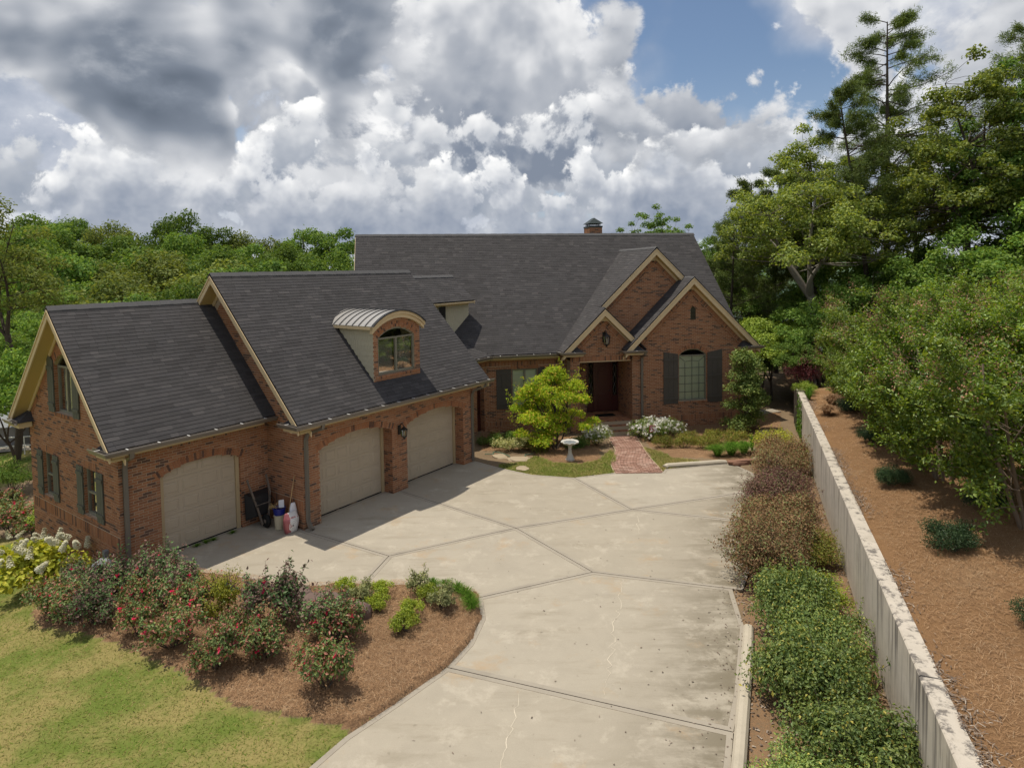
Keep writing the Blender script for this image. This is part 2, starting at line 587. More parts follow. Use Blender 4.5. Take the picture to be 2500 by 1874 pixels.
    N.l.new(gl.outputs[0], mx.inputs[2])
    N.l.new(mx.outputs[0], out.inputs[0])

    # driveway concrete
    m, N, out = new_mat('concrete')
    p = pos(N)
    r = piece_random(N)
    c0 = N.ramp(r, [(0.0, (0.318, 0.280, 0.220)), (1.0, (0.350, 0.312, 0.252))])
    big = N.noise(p, 0.35, 5, 0.62, 0.6)
    mid = N.noise(p, 1.6, 6, 0.66, 0.4)
    mp = N.add('ShaderNodeMapping')
    mp.inputs['Rotation'].default_value = (0, 0, R(20))
    mp.inputs['Scale'].default_value = (0.35, 1.7, 1)
    N.put(mp.inputs[0], p)
    streak = N.noise(mp.outputs[0], 1.5, 8, 0.70, 0.25)
    fine = N.noise(p, 70, 3, 0.7)
    k = N.math('ADD', 0.62, N.math('ADD', N.math('MULTIPLY', big, 0.25), N.math('ADD', N.math('MULTIPLY', mid, 0.26), N.math('MULTIPLY', fine, 0.34))))
    c = N.vmath('SCALE', c0, scale=k)
    sxyz = N.add('ShaderNodeSeparateXYZ')
    N.put(sxyz.inputs[0], p)
    # tyre grime and mildew gather along the planted side
    side = N.math('SUBTRACT', sxyz.outputs[0], N.math('MULTIPLY', sxyz.outputs[1], 0.40))
    nearside = N.sstep(side, -3.0, -0.2)
    dirt = N.math('MULTIPLY', nearside, N.sstep(N.math('ADD', N.math('MULTIPLY', streak, 0.5), N.math('MULTIPLY', mid, 0.5)), 0.38, 0.56))
    c = N.mix(N.math('MULTIPLY', dirt, 0.80), c, (0.125, 0.105, 0.07))
    dirt2 = N.sstep(N.math('ADD', N.math('MULTIPLY', streak, 0.7), N.math('MULTIPLY', big, 0.3)), 0.49, 0.68)
    c = N.mix(N.math('MULTIPLY', dirt2, 0.42), c, (0.19, 0.160, 0.110))
    pale = N.sstep(N.noise(p, 1.3, 7, 0.74, 0.2), 0.52, 0.66)
    c = N.mix(N.math('MULTIPLY', pale, 0.34), c, (0.52, 0.465, 0.38))
    rust = N.sstep(N.noise(N.vmath('ADD', p, (13, 5, 0)), 0.6, 7, 0.72, 0.2), 0.56, 0.70)
    c = N.mix(N.math('MULTIPLY', rust, 0.38), c, (0.38, 0.235, 0.105))
    spots = N.sstep(N.noise(p, 7.0, 3, 0.6), 0.66, 0.74)
    c = N.mix(N.math('MULTIPLY', spots, 0.35), c, (0.15, 0.125, 0.09))
    principled(N, out, c, 0.9, 0.2, bump=N.math('ADD', N.math('MULTIPLY', fine, 0.5), mid), bump_d=0.004, bump_s=0.25)
    simple_mat('concrete_edge', (0.325, 0.288, 0.235), 0.88, 0.2, var=0.22, scale=2.5, grime=0.22)
    simple_mat('crack_filler', (0.55, 0.49, 0.39), 0.9, 0.1, var=0.2, scale=20)
    simple_mat('joint', (0.15, 0.12, 0.085), 0.95, 0.1, var=0.4, scale=6)

    # retaining wall with streaks running down
    m, N, out = new_mat('wall_concrete')
    p = pos(N)
    mp = N.add('ShaderNodeMapping')
    mp.inputs['Scale'].default_value = (2.2, 2.2, 0.10)
    N.put(mp.inputs[0], p)
    st = N.noise(mp.outputs[0], 2.2, 5, 0.7, 0.15)
    n = N.noise(p, 4, 5, 0.6)
    f = N.noise(p, 80, 2, 0.6)
    c = N.vmath('SCALE', (0.47, 0.42, 0.355), scale=N.math('ADD', 0.72, N.math('ADD', N.math('MULTIPLY', n, 0.4), N.math('MULTIPLY', f, 0.16))))
    sxyz = N.add('ShaderNodeSeparateXYZ')
    N.put(sxyz.inputs[0], p)
    topz = N.sstep(sxyz.outputs[2], 0.2, 1.6)
    s2 = N.math('MULTIPLY', N.sstep(st, 0.50, 0.64), N.math('ADD', 0.25, N.math('MULTIPLY', topz, 0.75)))
    c = N.mix(N.math('MULTIPLY', s2, 0.85), c, (0.095, 0.085, 0.08))
    blot = N.sstep(N.noise(p, 1.1, 5, 0.7), 0.52, 0.72)
    c = N.mix(N.math('MULTIPLY', blot, 0.4), c, (0.27, 0.23, 0.175))
    principled(N, out, c, 0.92, 0.15, bump=f, bump_d=0.003, bump_s=0.3)

    # ground: bare soil, mulch and turf, blended by the masks stored on the mesh
    m, N, out = new_mat('ground')
    p = pos(N)
    a_m = N.add('ShaderNodeAttribute', attribute_name='mulch').outputs['Fac']
    a_g = N.add('ShaderNodeAttribute', attribute_name='turf').outputs['Fac']
    n = N.noise(p, 0.8, 6, 0.65)
    f = N.noise(p, 24, 4, 0.7)
    ff = N.noise(p, 110, 2, 0.7)
    soil = N.mix(n, (0.15, 0.105, 0.065), (0.26, 0.19, 0.12))
    mu = N.mix(f, (0.13, 0.072, 0.040), (0.33, 0.205, 0.115))
    mu = N.mix(N.math('MULTIPLY', N.sstep(n, 0.5, 0.7), 0.35), mu, (0.34, 0.215, 0.12))
    tf = N.mix(N.sstep(n, 0.36, 0.62), (0.125, 0.165, 0.032), (0.27, 0.225, 0.085))
    tf = N.vmath('SCALE', tf, scale=N.math('ADD', 0.6, N.math('MULTIPLY', f, 0.8)))
    e = N.math('MULTIPLY', N.math('SUBTRACT', f, 0.5), 0.9)
    c = N.mix(N.sstep(N.math('ADD', a_m, e), 0.35, 0.65), soil, mu)
    c = N.mix(N.sstep(N.math('ADD', a_g, e), 0.35, 0.65), c, tf)
    c = N.vmath('SCALE', c, scale=N.math('ADD', 0.62, N.math('MULTIPLY', ff, 0.76)))
    principled(N, out, c, 0.95, 0.1, bump=N.math('ADD', f, N.math('MULTIPLY', ff, 0.5)), bump_d=0.03, bump_s=0.7)

    # pine straw bank
    m, N, out = new_mat('bank')
    p = pos(N)
    n = N.noise(p, 0.7, 6, 0.65)
    f = N.noise(p, 20, 5, 0.72, 1.5)
    ff = N.noise(p, 90, 3, 0.7, 1.0)
    c = N.mix(f, (0.15, 0.078, 0.038), (0.38, 0.225, 0.112))
    c = N.mix(N.math('MULTIPLY', N.sstep(n, 0.52, 0.72), 0.5), c, (0.37, 0.25, 0.145))
    c = N.vmath('SCALE', c, scale=N.math('ADD', 0.55, N.math('MULTIPLY', ff, 0.9)))
    principled(N, out, c, 0.95, 0.1, bump=N.math('ADD', f, ff), bump_d=0.03, bump_s=0.8)

    # loose straw / needles / blades: tone per piece
    def blade(name, stops, rough=0.8, transl=0.0):
        m, N, out = new_mat(name)
        r = piece_random(N, island=True)
        c = N.ramp(r, stops)
        big = N.noise(pos(N), 0.6, 4, 0.6)
        c = N.vmath('SCALE', c, scale=N.math('ADD', 0.7, N.math('MULTIPLY', big, 0.6)))
        if transl:
            df = N.add('ShaderNodeBsdfDiffuse'); tr = N.add('ShaderNodeBsdfTranslucent'); mx = N.add('ShaderNodeMixShader')
            N.put(df.inputs[0], c); N.put(tr.inputs[0], c)
            mx.inputs[0].default_value = transl
            N.l.new(df.outputs[0], mx.inputs[1]); N.l.new(tr.outputs[0], mx.inputs[2])
            N.l.new(mx.outputs[0], out.inputs[0])
        else:
            principled(N, out, c, rough, 0.2)
    blade('needle', [(0.0, (0.15, 0.080, 0.042)), (0.5, (0.33, 0.195, 0.100)), (0.85, (0.42, 0.265, 0.145)), (1.0, (0.48, 0.36, 0.23))])
    blade('chip', [(0.0, (0.08, 0.06, 0.048)), (0.6, (0.19, 0.14, 0.105)), (1.0, (0.38, 0.32, 0.26))])
    blade('turf_dry', [(0.0, (0.12, 0.16, 0.03)), (0.35, (0.22, 0.22, 0.06)), (0.7, (0.34, 0.27, 0.10)), (1.0, (0.44, 0.34, 0.16))], transl=0.25)
    blade('turf_green', [(0.0, (0.10, 0.17, 0.025)), (0.5, (0.17, 0.23, 0.035)), (1.0, (0.27, 0.28, 0.07))], transl=0.25)
    blade('long_grass', [(0.0, (0.06, 0.15, 0.015)), (0.6, (0.12, 0.24, 0.03)), (1.0, (0.22, 0.32, 0.06))], transl=0.3)

    # leaves
    def leaf(name, dark, mid, light, transl=0.30, gloss=0.06, odd=None, odd_f=0.06, ovar=0.25, k=1.75, ttint=(1.25, 1.15, 0.55), sat=(1.16, 0.98, 0.85)):
        m, N, out = new_mat(name)
        g = N.add('ShaderNodeNewGeometry')
        r = g.outputs['Random Per Island']
        o = N.add('ShaderNodeObjectInfo').outputs['Random']
        st = [(0.0, dark), (0.5, mid), (1.0 - odd_f - 0.02, light)]
        if odd is not None:
            st += [(1.0 - odd_f, odd), (1.0, odd)]
        st = [(p_, tuple(a_ * b_ for a_, b_ in zip(c_, sat))) for p_, c_ in st]
        c = N.ramp(r, st)
        c = N.vmath('SCALE', c, scale=N.math('MULTIPLY', k, N.math('ADD', 1.0 - ovar, N.math('MULTIPLY', o, 2 * ovar))))
        big = N.noise(g.outputs['Position'], 0.45, 3, 0.6)
        c = N.vmath('SCALE', c, scale=N.math('ADD', 0.72, N.math('MULTIPLY', big, 0.56)))
        df = N.add('ShaderNodeBsdfDiffuse'); tr = N.add('ShaderNodeBsdfTranslucent'); mx = N.add('ShaderNodeMixShader')
        N.put(df.inputs[0], c)
        N.put(tr.inputs[0], N.mix(1.0, c, ttint, 'MULTIPLY'))
        mx.inputs[0].default_value = transl
        N.l.new(df.outputs[0], mx.inputs[1]); N.l.new(tr.outputs[0], mx.inputs[2])
        last = mx.outputs[0]
        if gloss:
            gl = N.add('ShaderNodeBsdfGlossy')
            gl.inputs['Roughness'].default_value = 0.5
            gl.inputs[0].default_value = (0.7, 0.75, 0.65, 1)
            m2 = N.add('ShaderNodeMixShader')
            m2.inputs[0].default_value = gloss * 0.6
            N.l.new(last, m2.inputs[1]); N.l.new(gl.outputs[0], m2.inputs[2])
            last = m2.outputs[0]
        N.l.new(last, out.inputs[0])
    leaf('leaf_forest', (0.040, 0.080, 0.016), (0.070, 0.120, 0.026), (0.115, 0.165, 0.040), 0.38, 0.02, ovar=0.30, k=1.95, sat=(1.02, 1.0, 0.95))
    leaf('leaf_understory', (0.040, 0.080, 0.016), (0.070, 0.120, 0.026), (0.115, 0.165, 0.040), 0.38, 0.02, ovar=0.30, k=2.5, sat=(1.02, 1.0, 0.95))
    leaf('leaf_forest_dark', (0.026, 0.056, 0.014), (0.045, 0.085, 0.021), (0.075, 0.115, 0.032), 0.42, 0.02, ovar=0.25, k=2.9, sat=(1.08, 1.0, 0.9))
    leaf('leaf_forest_olive', (0.055, 0.080, 0.020), (0.090, 0.120, 0.032), (0.135, 0.160, 0.050), 0.38, 0.02, ovar=0.25, k=1.8, sat=(1.04, 1.0, 0.95))
    leaf('leaf_oak', (0.034, 0.060, 0.013), (0.062, 0.098, 0.022), (0.105, 0.140, 0.036), 0.45, 0.06, k=3.0)
    leaf('leaf_lime', (0.075, 0.135, 0.020), (0.125, 0.205, 0.035), (0.190, 0.270, 0.060), 0.32, 0.04)
    leaf('needle_green', (0.024, 0.046, 0.014), (0.042, 0.072, 0.021), (0.070, 0.104, 0.032), 0.25, 0.05, k=2.6)
    leaf('leaf_crape', (0.034, 0.078, 0.010), (0.062, 0.120, 0.014), (0.115, 0.180, 0.026), 0.42, 0.10, k=2.25, sat=(1.2, 1.0, 0.78))
    leaf('seed_head', (0.17, 0.085, 0.060), (0.30, 0.155, 0.105), (0.40, 0.23, 0.16), 0.10, 0.0, k=1.1, ttint=(1, 1, 1), sat=(1, 1, 1))
    leaf('leaf_maple', (0.085, 0.150, 0.010), (0.165, 0.225, 0.014), (0.270, 0.290, 0.026), 0.45, 0.02, odd=(0.36, 0.24, 0.06), odd_f=0.07, k=2.5, sat=(1, 1, 1))
    leaf('leaf_rose', (0.030, 0.056, 0.020), (0.056, 0.092, 0.032), (0.095, 0.125, 0.045), 0.22, 0.06, odd=(0.145, 0.070, 0.060), odd_f=0.25, k=2.9)
    leaf('leaf_rose_red', (0.060, 0.040, 0.032), (0.120, 0.068, 0.058), (0.165, 0.105, 0.080), 0.22, 0.05, odd=(0.06, 0.10, 0.035), odd_f=0.55, k=2.6, ttint=(1.1, 1.0, 0.9), sat=(1, 1, 1))
    leaf('leaf_brown', (0.090, 0.054, 0.028), (0.165, 0.094, 0.048), (0.195, 0.130, 0.064), 0.25, 0.04, odd=(0.12, 0.135, 0.05), odd_f=0.22, k=1.9, ttint=(1.1, 1.0, 0.9), sat=(1, 1, 1))
    leaf('leaf_purple', (0.085, 0.044, 0.038), (0.145, 0.073, 0.060), (0.175, 0.102, 0.072), 0.25, 0.04, odd=(0.12, 0.125, 0.05), odd_f=0.18, k=1.9, ttint=(1.1, 1.0, 0.9), sat=(1, 1, 1))
    leaf('leaf_hedge', (0.036, 0.072, 0.020), (0.066, 0.115, 0.030), (0.115, 0.165, 0.042), 0.32, 0.06, odd=(0.22, 0.23, 0.05), odd_f=0.03, k=2.4, sat=(1.14, 0.95, 0.95))
    leaf('leaf_yellow', (0.100, 0.140, 0.018), (0.170, 0.215, 0.026), (0.250, 0.280, 0.050), 0.35, 0.03)
    leaf('leaf_azalea', (0.065, 0.095, 0.018), (0.110, 0.140, 0.026), (0.165, 0.185, 0.045), 0.28, 0.03, odd=(0.20, 0.13, 0.06), odd_f=0.08)
    leaf('leaf_variegated', (0.10, 0.14, 0.05), (0.20, 0.25, 0.12), (0.36, 0.40, 0.24), 0.25, 0.03)
    leaf('leaf_yew', (0.016, 0.038, 0.014), (0.028, 0.060, 0.020), (0.050, 0.088, 0.028), 0.10, 0.06, k=1.0, sat=(1, 1, 1))
    leaf('leaf_box', (0.062, 0.105, 0.010), (0.100, 0.155, 0.014), (0.155, 0.205, 0.024), 0.25, 0.05, k=2.3)
    leaf('leaf_grey', (0.075, 0.105, 0.050), (0.125, 0.160, 0.080), (0.185, 0.220, 0.115), 0.22, 0.03)
    leaf('leaf_glossy', (0.036, 0.070, 0.016), (0.066, 0.115, 0.026), (0.130, 0.180, 0.055), 0.22, 0.05, k=2.1)
    leaf('leaf_darkred', (0.055, 0.014, 0.020), (0.095, 0.024, 0.032), (0.14, 0.045, 0.045), 0.25, 0.04, k=1.6, ttint=(1.1, 1.0, 0.9), sat=(1, 1, 1))
    leaf('leaf_rust', (0.12, 0.055, 0.025), (0.20, 0.095, 0.045), (0.28, 0.14, 0.07), 0.15, 0.0, k=1.5, ttint=(1.1, 1.0, 0.9), sat=(1, 1, 1))
    leaf('ivy', (0.030, 0.085, 0.012), (0.055, 0.130, 0.016), (0.100, 0.180, 0.026), 0.25, 0.06)
    leaf('petal_white', (0.62, 0.58, 0.48), (0.76, 0.74, 0.68), (0.80, 0.79, 0.75), 0.2, 0.0, ovar=0.02, k=1.0, ttint=(1, 1, 1), sat=(1, 1, 1))
    leaf('petal_cream', (0.52, 0.50, 0.34), (0.66, 0.63, 0.46), (0.74, 0.72, 0.58), 0.2, 0.0, ovar=0.02, k=1.0, ttint=(1, 1, 1), sat=(1, 1, 1))
    leaf('petal_pink', (0.62, 0.012, 0.06), (0.78, 0.025, 0.11), (0.80, 0.05, 0.16), 0.25, 0.0, ovar=0.02, k=1.0, ttint=(1, 1, 1), sat=(1, 1, 1))

    # water
    m, N, out = new_mat('water')
    n = N.noise(pos(N), 0.6, 4, 0.6)
    b = principled(N, out, (0.05, 0.085, 0.095), 0.12, 0.5, bump=n, bump_d=0.05, bump_s=0.15)
    # far shore
    m, N, out = new_mat('far_shore')
    n = N.noise(pos(N), 0.08, 6, 0.7)
    c = N.mix(n, (0.050, 0.085, 0.055), (0.10, 0.145, 0.085))
    principled(N, out, c, 0.95, 0.1)


make_materials()
M = MATS
# ------------------------------------------------------------------ frames of the plan
AG, AH = R(54.66), R(10.63)
GX, GY = -9.458, 14.882          # front left corner of the garage wing
HX, HY = 6.071, 28.814           # origin of the main block
UG, VG = V(math.cos(AG), math.sin(AG), 0), V(-math.sin(AG), math.cos(AG), 0)
UH, VH = V(math.cos(AH), math.sin(AH), 0), V(-math.sin(AH), math.cos(AH), 0)
ZU = V(0, 0, 1)


def GF(s, t, z=0.0):
    return V(GX, GY, 0) + UG * s + VG * t + ZU * z


def HF(s, t, z=0.0):
    return V(HX, HY, 0) + UH * s + VH * t + ZU * z


def hloc(x, y):
    dx, dy = x - HX, y - HY
    return dx * UH.x + dy * UH.y, dx * VH.x + dy * VH.y


# retaining wall line
W0 = np.array([4.84, 6.74]); W1 = np.array([12.73, 28.27])
WD = (W1 - W0) / np.linalg.norm(W1 - W0)
WN = np.array([WD[1], -WD[0]])
WLEN = float(np.linalg.norm(W1 - W0))


def wall_pt(a, d, z):
    q = W0 + WD * a + WN * d
    return V(q[0], q[1], z)


def bank_z(a, d):
    """height of the bank behind the retaining wall, a along it, d away from it"""
    d = np.asarray(d, float); a = np.asarray(a, float)
    e = smooth01(a, WLEN - 1.0, WLEN + 7.0)
    z = 1.53 - 1.3 * e + 0.13 * np.clip(d - 0.3, 0, 9) + 0.04 * np.clip(d - 9, 0, 20)
    return z + 0.035 * np.sin(a * 1.3 + d * 0.9) * np.clip(d - 0.4, 0, 1) + 0.02 * np.sin(a * 3.7 - d * 2.9) * np.clip(d - 0.4, 0, 1)


def bank_xy(x, y):
    q = np.array([x, y]) - W0
    return float(bank_z(q @ WD, q @ WN))


SLABS = []
A0, A1, A2, A3, A4 = (-3.9, 7.2), (-3.04, 8.78), (-2.67, 9.39), (-2.05, 10.1), (-1.27, 11.05)
A5, A6, A7, A8, A9 = (-0.93, 11.75), (-0.74, 12.6), (-0.84, 13.44), (-1.19, 13.82), (-2.26, 14.06)
A10, A11, A12, A13, A14 = (-3.52, 14.03), (-5.08, 13.98), (-6.21, 14.44), (-6.97, 14.68), (-8.9, 15.1)
B0, B1, B2, B3, B4, B5, B6, B7 = (2.1, 6.9), (3.02, 8.67), (3.30, 9.36), (3.71, 10.2), (4.48, 12.07), (5.0, 13.6), (5.9, 15.3), (6.7, 17.25)
B8, B9, B10, B11, B12, B13, B14 = (8.0, 19.85), (8.2, 21.5), (7.85, 22.55), (5.30, 22.0), (5.14, 21.66), (3.50, 21.70), (2.02, 21.25)
B15, B16, B17 = (0.62, 21.61), (-0.52, 22.43), (-1.45, 23.25)
J1, J2, E1, D1, C1 = (0.02, 17.12), (1.80, 14.53), (3.44, 18.33), (-3.18, 15.53), (4.78, 13.66)
g2 = lambda s, t: tuple(GF(s, t)[:2])
PIL = g2(7.68, -1.55)
SLABS = [
    [A0, B0, B1, B2, A4, A3, A2, A1],
    [A4, B2, B3, B4, C1, J2, A7, A6, A5],
    [A7, J2, J1, D1, A10, A9, A8],
    [J2, C1, B5, B6, B7, E1, J1],
    [E1, B7, B8],
    [E1, B8, B9, B10, B11, B12, B13, B14],
    [J1, E1, B14, B15, B16, B17, g2(11.3, -1.2), g2(7.68, -1.2)],
    [D1, J1, g2(7.68, -1.2), g2(4.2, -1.2), g2(3.95, -1.7)],
    [A10, D1, g2(3.95, -1.7), g2(4.05, 0.1), g2(0.6, 0.1), A14, A13, A12, A11],
]
DRIVE = [A0, B0, B1, B2, B3, B4, C1, B5, B6, B7, B8, B9, B10, B11, B12, B13, B14, B15, B16, B17, g2(11.3, -1.2), g2(4.2, -1.2), g2(4.05, 0.1), g2(0.6, 0.1),
         A14, A13, A12, A11, A10, A9, A8, A7, A6, A5, A4, A3, A2, A1]
ROSE_BED = [(-1.9, 9.9), (-2.6, 9.55), (-3.3, 9.72), (-4.62, 10.05), (-6.0, 10.95), (-7.9, 12.0), (-9.9, 12.85), (-10.7, 13.6), (-10.4, 14.6), (-9.46, 14.88),
            A14, A13, A12, A11, A10, A9, A8, A7, A6, A5, A4, A3]
FRONT_BED = [(1.0, 25.2), (0.8, 24.0), (1.5, 22.9), (2.4, 22.7), (3.2, 23.4), (3.45, 25.0), (3.6, 26.6), (2.5, 27.6), (-1.5, 28.5), (-1.3, 25.2)]
RIGHT_BED = [(5.4, 26.9), (5.7, 24.9), (6.0, 23.6), (7.4, 22.9), (8.2, 22.6), (10.5, 24.6), (13.0, 30.5), (10.5, 30.5), (6.0, 28.8)]
HEDGE_BED = [B0, B1, B2, B3, B4, C1, B5, B6, B7, B8, B9, (8.4, 22.4), (10.4, 24.0), (11.6, 25.3)] + [tuple(W0 + WD * a) for a in (19, 12, 6, 0, -3)]
LAWN_LEFT = [(-26, 5), (-3.9, 7.2), A1, A2, A3, (-2.6, 9.55), (-3.3, 9.72), (-4.62, 10.05), (-6.0, 10.95), (-7.9, 12.0), (-9.9, 12.85), (-10.7, 13.6), (-10.4, 14.6), (-13.6, 18.2), (-26, 26)]
LAWN_FRONT = [B16, B15, B14, B13, (3.9, 24.0), (3.9, 25.2), (3.2, 23.4), (2.4, 22.7), (1.5, 22.9), (0.8, 24.0), (0.4, 23.2), (-0.5, 22.9)]
LAWN_RIGHT = [B12, B11, (6.6, 22.3), (6.8, 22.9), (6.0, 23.6), (5.7, 24.9), (5.35, 25.6), (5.2, 23.5)]


def gz(x, y):
    """height of the natural ground"""
    x = np.asarray(x, float); y = np.asarray(y, float)
    z = -0.16 * np.clip(-x - 8.5, 0, 9)
    sw = smooth01(y, 22.4, 26.6) * smooth01(x, -3.5, -0.5) * (1 - smooth01(x, 9.5, 12.5)) * (1 - smooth01(y, 31, 34))
    z = z - 0.30 * sw
    r = np.hypot(x - 1, y - 22)
    back = smooth01(y, 30, 45)
    fall = 0.085 * np.clip(r - 24, 0, 140)
    hill = smooth01(-x, 6, 30) * smooth01(y, 25, 55)
    z = z - fall * (1 - hill) - hill * (3.2 * smooth01(r, 18, 42) - 6.0 * smooth01(r, 46, 125))
    behind = smooth01(-y, -6, 30)
    z = z * (1 - behind)
    lake = smooth01(y, 60, 110) * (1 - hill)
    z = z - 5.0 * lake
    return z + 0.02 * np.sin(x * 2.1 + 1.3 * y) + 0.015 * np.sin(3.3 * y - 1.7 * x)


def gzf(x, y):
    return float(gz(x, y))


def soft(poly, x, y, w=0.0):
    return inside(poly, x, y).astype(np.float32)


def build_ground():
    xs = np.concatenate([np.linspace(-700, -60, 26)[:-1], np.linspace(-60, -20, 22)[:-1], np.arange(-20, 15.01, 0.13), np.linspace(15, 60, 24)[1:], np.linspace(60, 700, 26)[1:]])
    ys = np.concatenate([np.linspace(-300, 4, 20)[:-1], np.arange(4, 31, 0.13), np.linspace(31, 130, 60)[1:], np.linspace(130, 900, 26)[1:]])
    X, Y = np.meshgrid(xs, ys)
    Z = gz(X, Y)
    for bed, h in ((ROSE_BED, 0.10), (FRONT_BED, 0.05), (RIGHT_BED, 0.04)):
        ins = inside(bed, X, Y)
        Z = Z + ins * (h * (0.6 + 0.4 * np.sin(X * 1.9) * np.cos(Y * 1.6)) + 0.015 * np.sin(X * 11.3 + Y * 3.1) + 0.012 * np.cos(Y * 13.7 - X * 5))
    wk = (X > 3.4) & (X < 5.35) & (Y > 21.5) & (Y < 27.5)
    Z = np.where(wk & (X > 3.50 + 0.60 * smooth01(Y, 22.3, 25.5) + 0.02) & (X < 5.18), np.minimum(Z, -0.27 * smooth01(Y, 21.9, 26.8) - 0.10), Z)
    dr = inside(DRIVE, X, Y)
    Z = np.where(dr, -0.09, Z)
    q = (X - W0[0]) * WD[0] + (Y - W0[1]) * WD[1]
    dd = (X - W0[0]) * WN[0] + (Y - W0[1]) * WN[1]
    Z = np.where((dd > 0.1) & (q > -8) & (q < 34) & (dd < 30), np.minimum(Z, -0.3), Z)
    nx, ny = len(xs), len(ys)
    idx = np.arange(nx * ny).reshape(ny, nx)
    F = np.stack([idx[:-1, :-1], idx[:-1, 1:], idx[1:, 1:], idx[1:, :-1]], -1).reshape(-1, 4)
    me = np_mesh("ground", np.stack([X, Y, Z], -1).reshape(-1, 3), F, smooth=True)
    mul = np.maximum.reduce([soft(ROSE_BED, X, Y), soft(FRONT_BED, X, Y), soft(RIGHT_BED, X, Y) * 0.75, soft(HEDGE_BED, X, Y) * 0.55])
    far = (np.hypot(X, Y - 20) > 30) * 0.55 * (Y > 20)
    tur = np.maximum.reduce([soft(LAWN_LEFT, X, Y), soft(LAWN_FRONT, X, Y), soft(LAWN_RIGHT, X, Y), far.astype(np.float32), ((X < -20) | (Y < 6)) * 1.0])
    for nm, arr in (("mulch", mul), ("turf", tur)):
        at = me.attributes.new(nm, 'FLOAT', 'POINT')
        at.data.foreach_set("value", np.ascontiguousarray(arr.ravel(), np.float32))
    tag(mesh_obj("ground", me, M['ground']), kind="structure")


def build_driveway():
    root = empty("driveway", (0, 14, 0))
    tag(root, kind="structure")
    for poly in SLABS:
        bm = bmesh.new()
        top = [bm.verts.new((x, y - 14, 0.0)) for x, y in poly]
        f = bm.faces.new(top)
        f.normal_update()
        if f.normal.z < 0:
            bmesh.ops.reverse_faces(bm, faces=[f])
        # joint half width, then a smooth trowelled margin, then the broomed field
        r1 = bmesh.ops.inset_region(bm, faces=[f], thickness=0.009, depth=0.0, use_even_offset=True, use_boundary=True)
        outer = r1['faces']
        for g in outer:
            g.material_index = 2
        r2 = bmesh.ops.inset_region(bm, faces=[f], thickness=0.095, depth=0.0, use_even_offset=True, use_boundary=True)
        for g in r2['faces']:
            g.material_index = 1
        r3 = bmesh.ops.inset_region(bm, faces=[f], thickness=0.004, depth=-0.003, use_even_offset=True, use_boundary=True)
        for g in r3['faces']:
            g.material_index = 2
        for v in {v for g in outer for v in g.verts}:
            if all(e.is_boundary or True for e in v.link_edges) and v.is_boundary:
                v.co.z = -0.055
        bmesh.ops.triangulate(bm, faces=[f])
        me = bpy.data.meshes.new("concrete_slab")
        bm.to_mesh(me); bm.free()
        me.materials.append(M['concrete']); me.materials.append(M['concrete_edge']); me.materials.append(M['joint'])
        mesh_obj("concrete_slab", me, None, root)
    b = MB()
    b.poly([(x, y, -0.05) for x, y in DRIVE])
    b.build("joint_bed", M['joint'], root, origin=(0, 14, 0))
    # mended hairline cracks
    rnd = random.Random(5)
    def crack(p0, p1, n, w, amp):
        b = MB(); L = []
        for i in range(n + 1):
            k = i / n
            x = p0[0] + (p1[0] - p0[0]) * k; y = p0[1] + (p1[1] - p0[1]) * k
            j = amp * math.sin(k * math.pi) ** 0.4
            L.append((x + rnd.uniform(-j, j), y + rnd.uniform(-j, j) * 0.6, w * rnd.uniform(0.4, 1.2) * (0.35 + math.sin(k * math.pi))))
        for (x0, y0, w0), (x1, y1, w1) in zip(L, L[1:]):
            b.poly([(x0 - w0, y0, 0.001), (x1 - w1, y1, 0.001), (x1 + w1, y1, 0.001), (x0 + w0, y0, 0.001)])
        b.build("crack", M['crack_filler'], root, origin=(0, 14, 0))
    crack((2.45, 14.2), (1.45, 10.25), 34, 0.0065, 0.07)
    crack((0.05, 10.4), (-0.30, 8.55), 20, 0.006, 0.045)
    crack((3.5, 17.9), (3.3, 16.6), 8, 0.004, 0.05)


def build_kerbs():
    def kerb(name, pts, w, h, label):
        b = MB()
        sec = [(-w / 2, -0.08), (w / 2, -0.08), (w / 2, h * 0.55), (w * 0.32, h * 0.92), (0, h), (-w * 0.32, h * 0.92), (-w / 2, h * 0.55)]
        rings = []
        P = [V(x, y, 0) for x, y in pts]
        for i, p in enumerate(P):
            t = (P[min(i + 1, len(P) - 1)] - P[max(i - 1, 0)]).normalized()
            n = V(-t.y, t.x, 0)
            k = 0.9 if i in (0, len(P) - 1) else 1.0
            rings.append([p + n * a * k + ZU * c * (0.8 if (c > 0 and k < 1) else 1) for a, c in sec])
        m = len(sec)
        for r in rings:
            b.v += [tuple(q) for q in r]
        for i in range(len(rings) - 1):
            for j in range(m):
                b.f.append((i * m + j, i * m + (j + 1) % m, (i + 1) * m + (j + 1) % m, (i + 1) * m + j))
        b.f.append(tuple(range(m))); b.f.append(tuple((len(rings) - 1) * m + j for j in range(m)))
        o = b.build(name, M['kerb'], None, origin=P[0], loc=P[0])
        tag(o, label, "kerb", kind="thing")
    kerb("kerb", [(2.35, 6.9), (2.75, 7.8), (3.14, 8.7), (3.52, 9.6), (3.9, 10.5), (4.25, 11.35), (4.55, 12.1)], 0.20, 0.13,
         "long straight concrete kerb between the driveway and the green hedge shrubs")
    kerb("kerb", [(5.32, 22.10), (5.45, 22.22), (6.1, 22.33), (6.8, 22.43), (7.45, 22.56), (7.66, 22.58)], 0.22, 0.13,
         "short pale rounded kerb at the far edge of the driveway beside the brick walk")


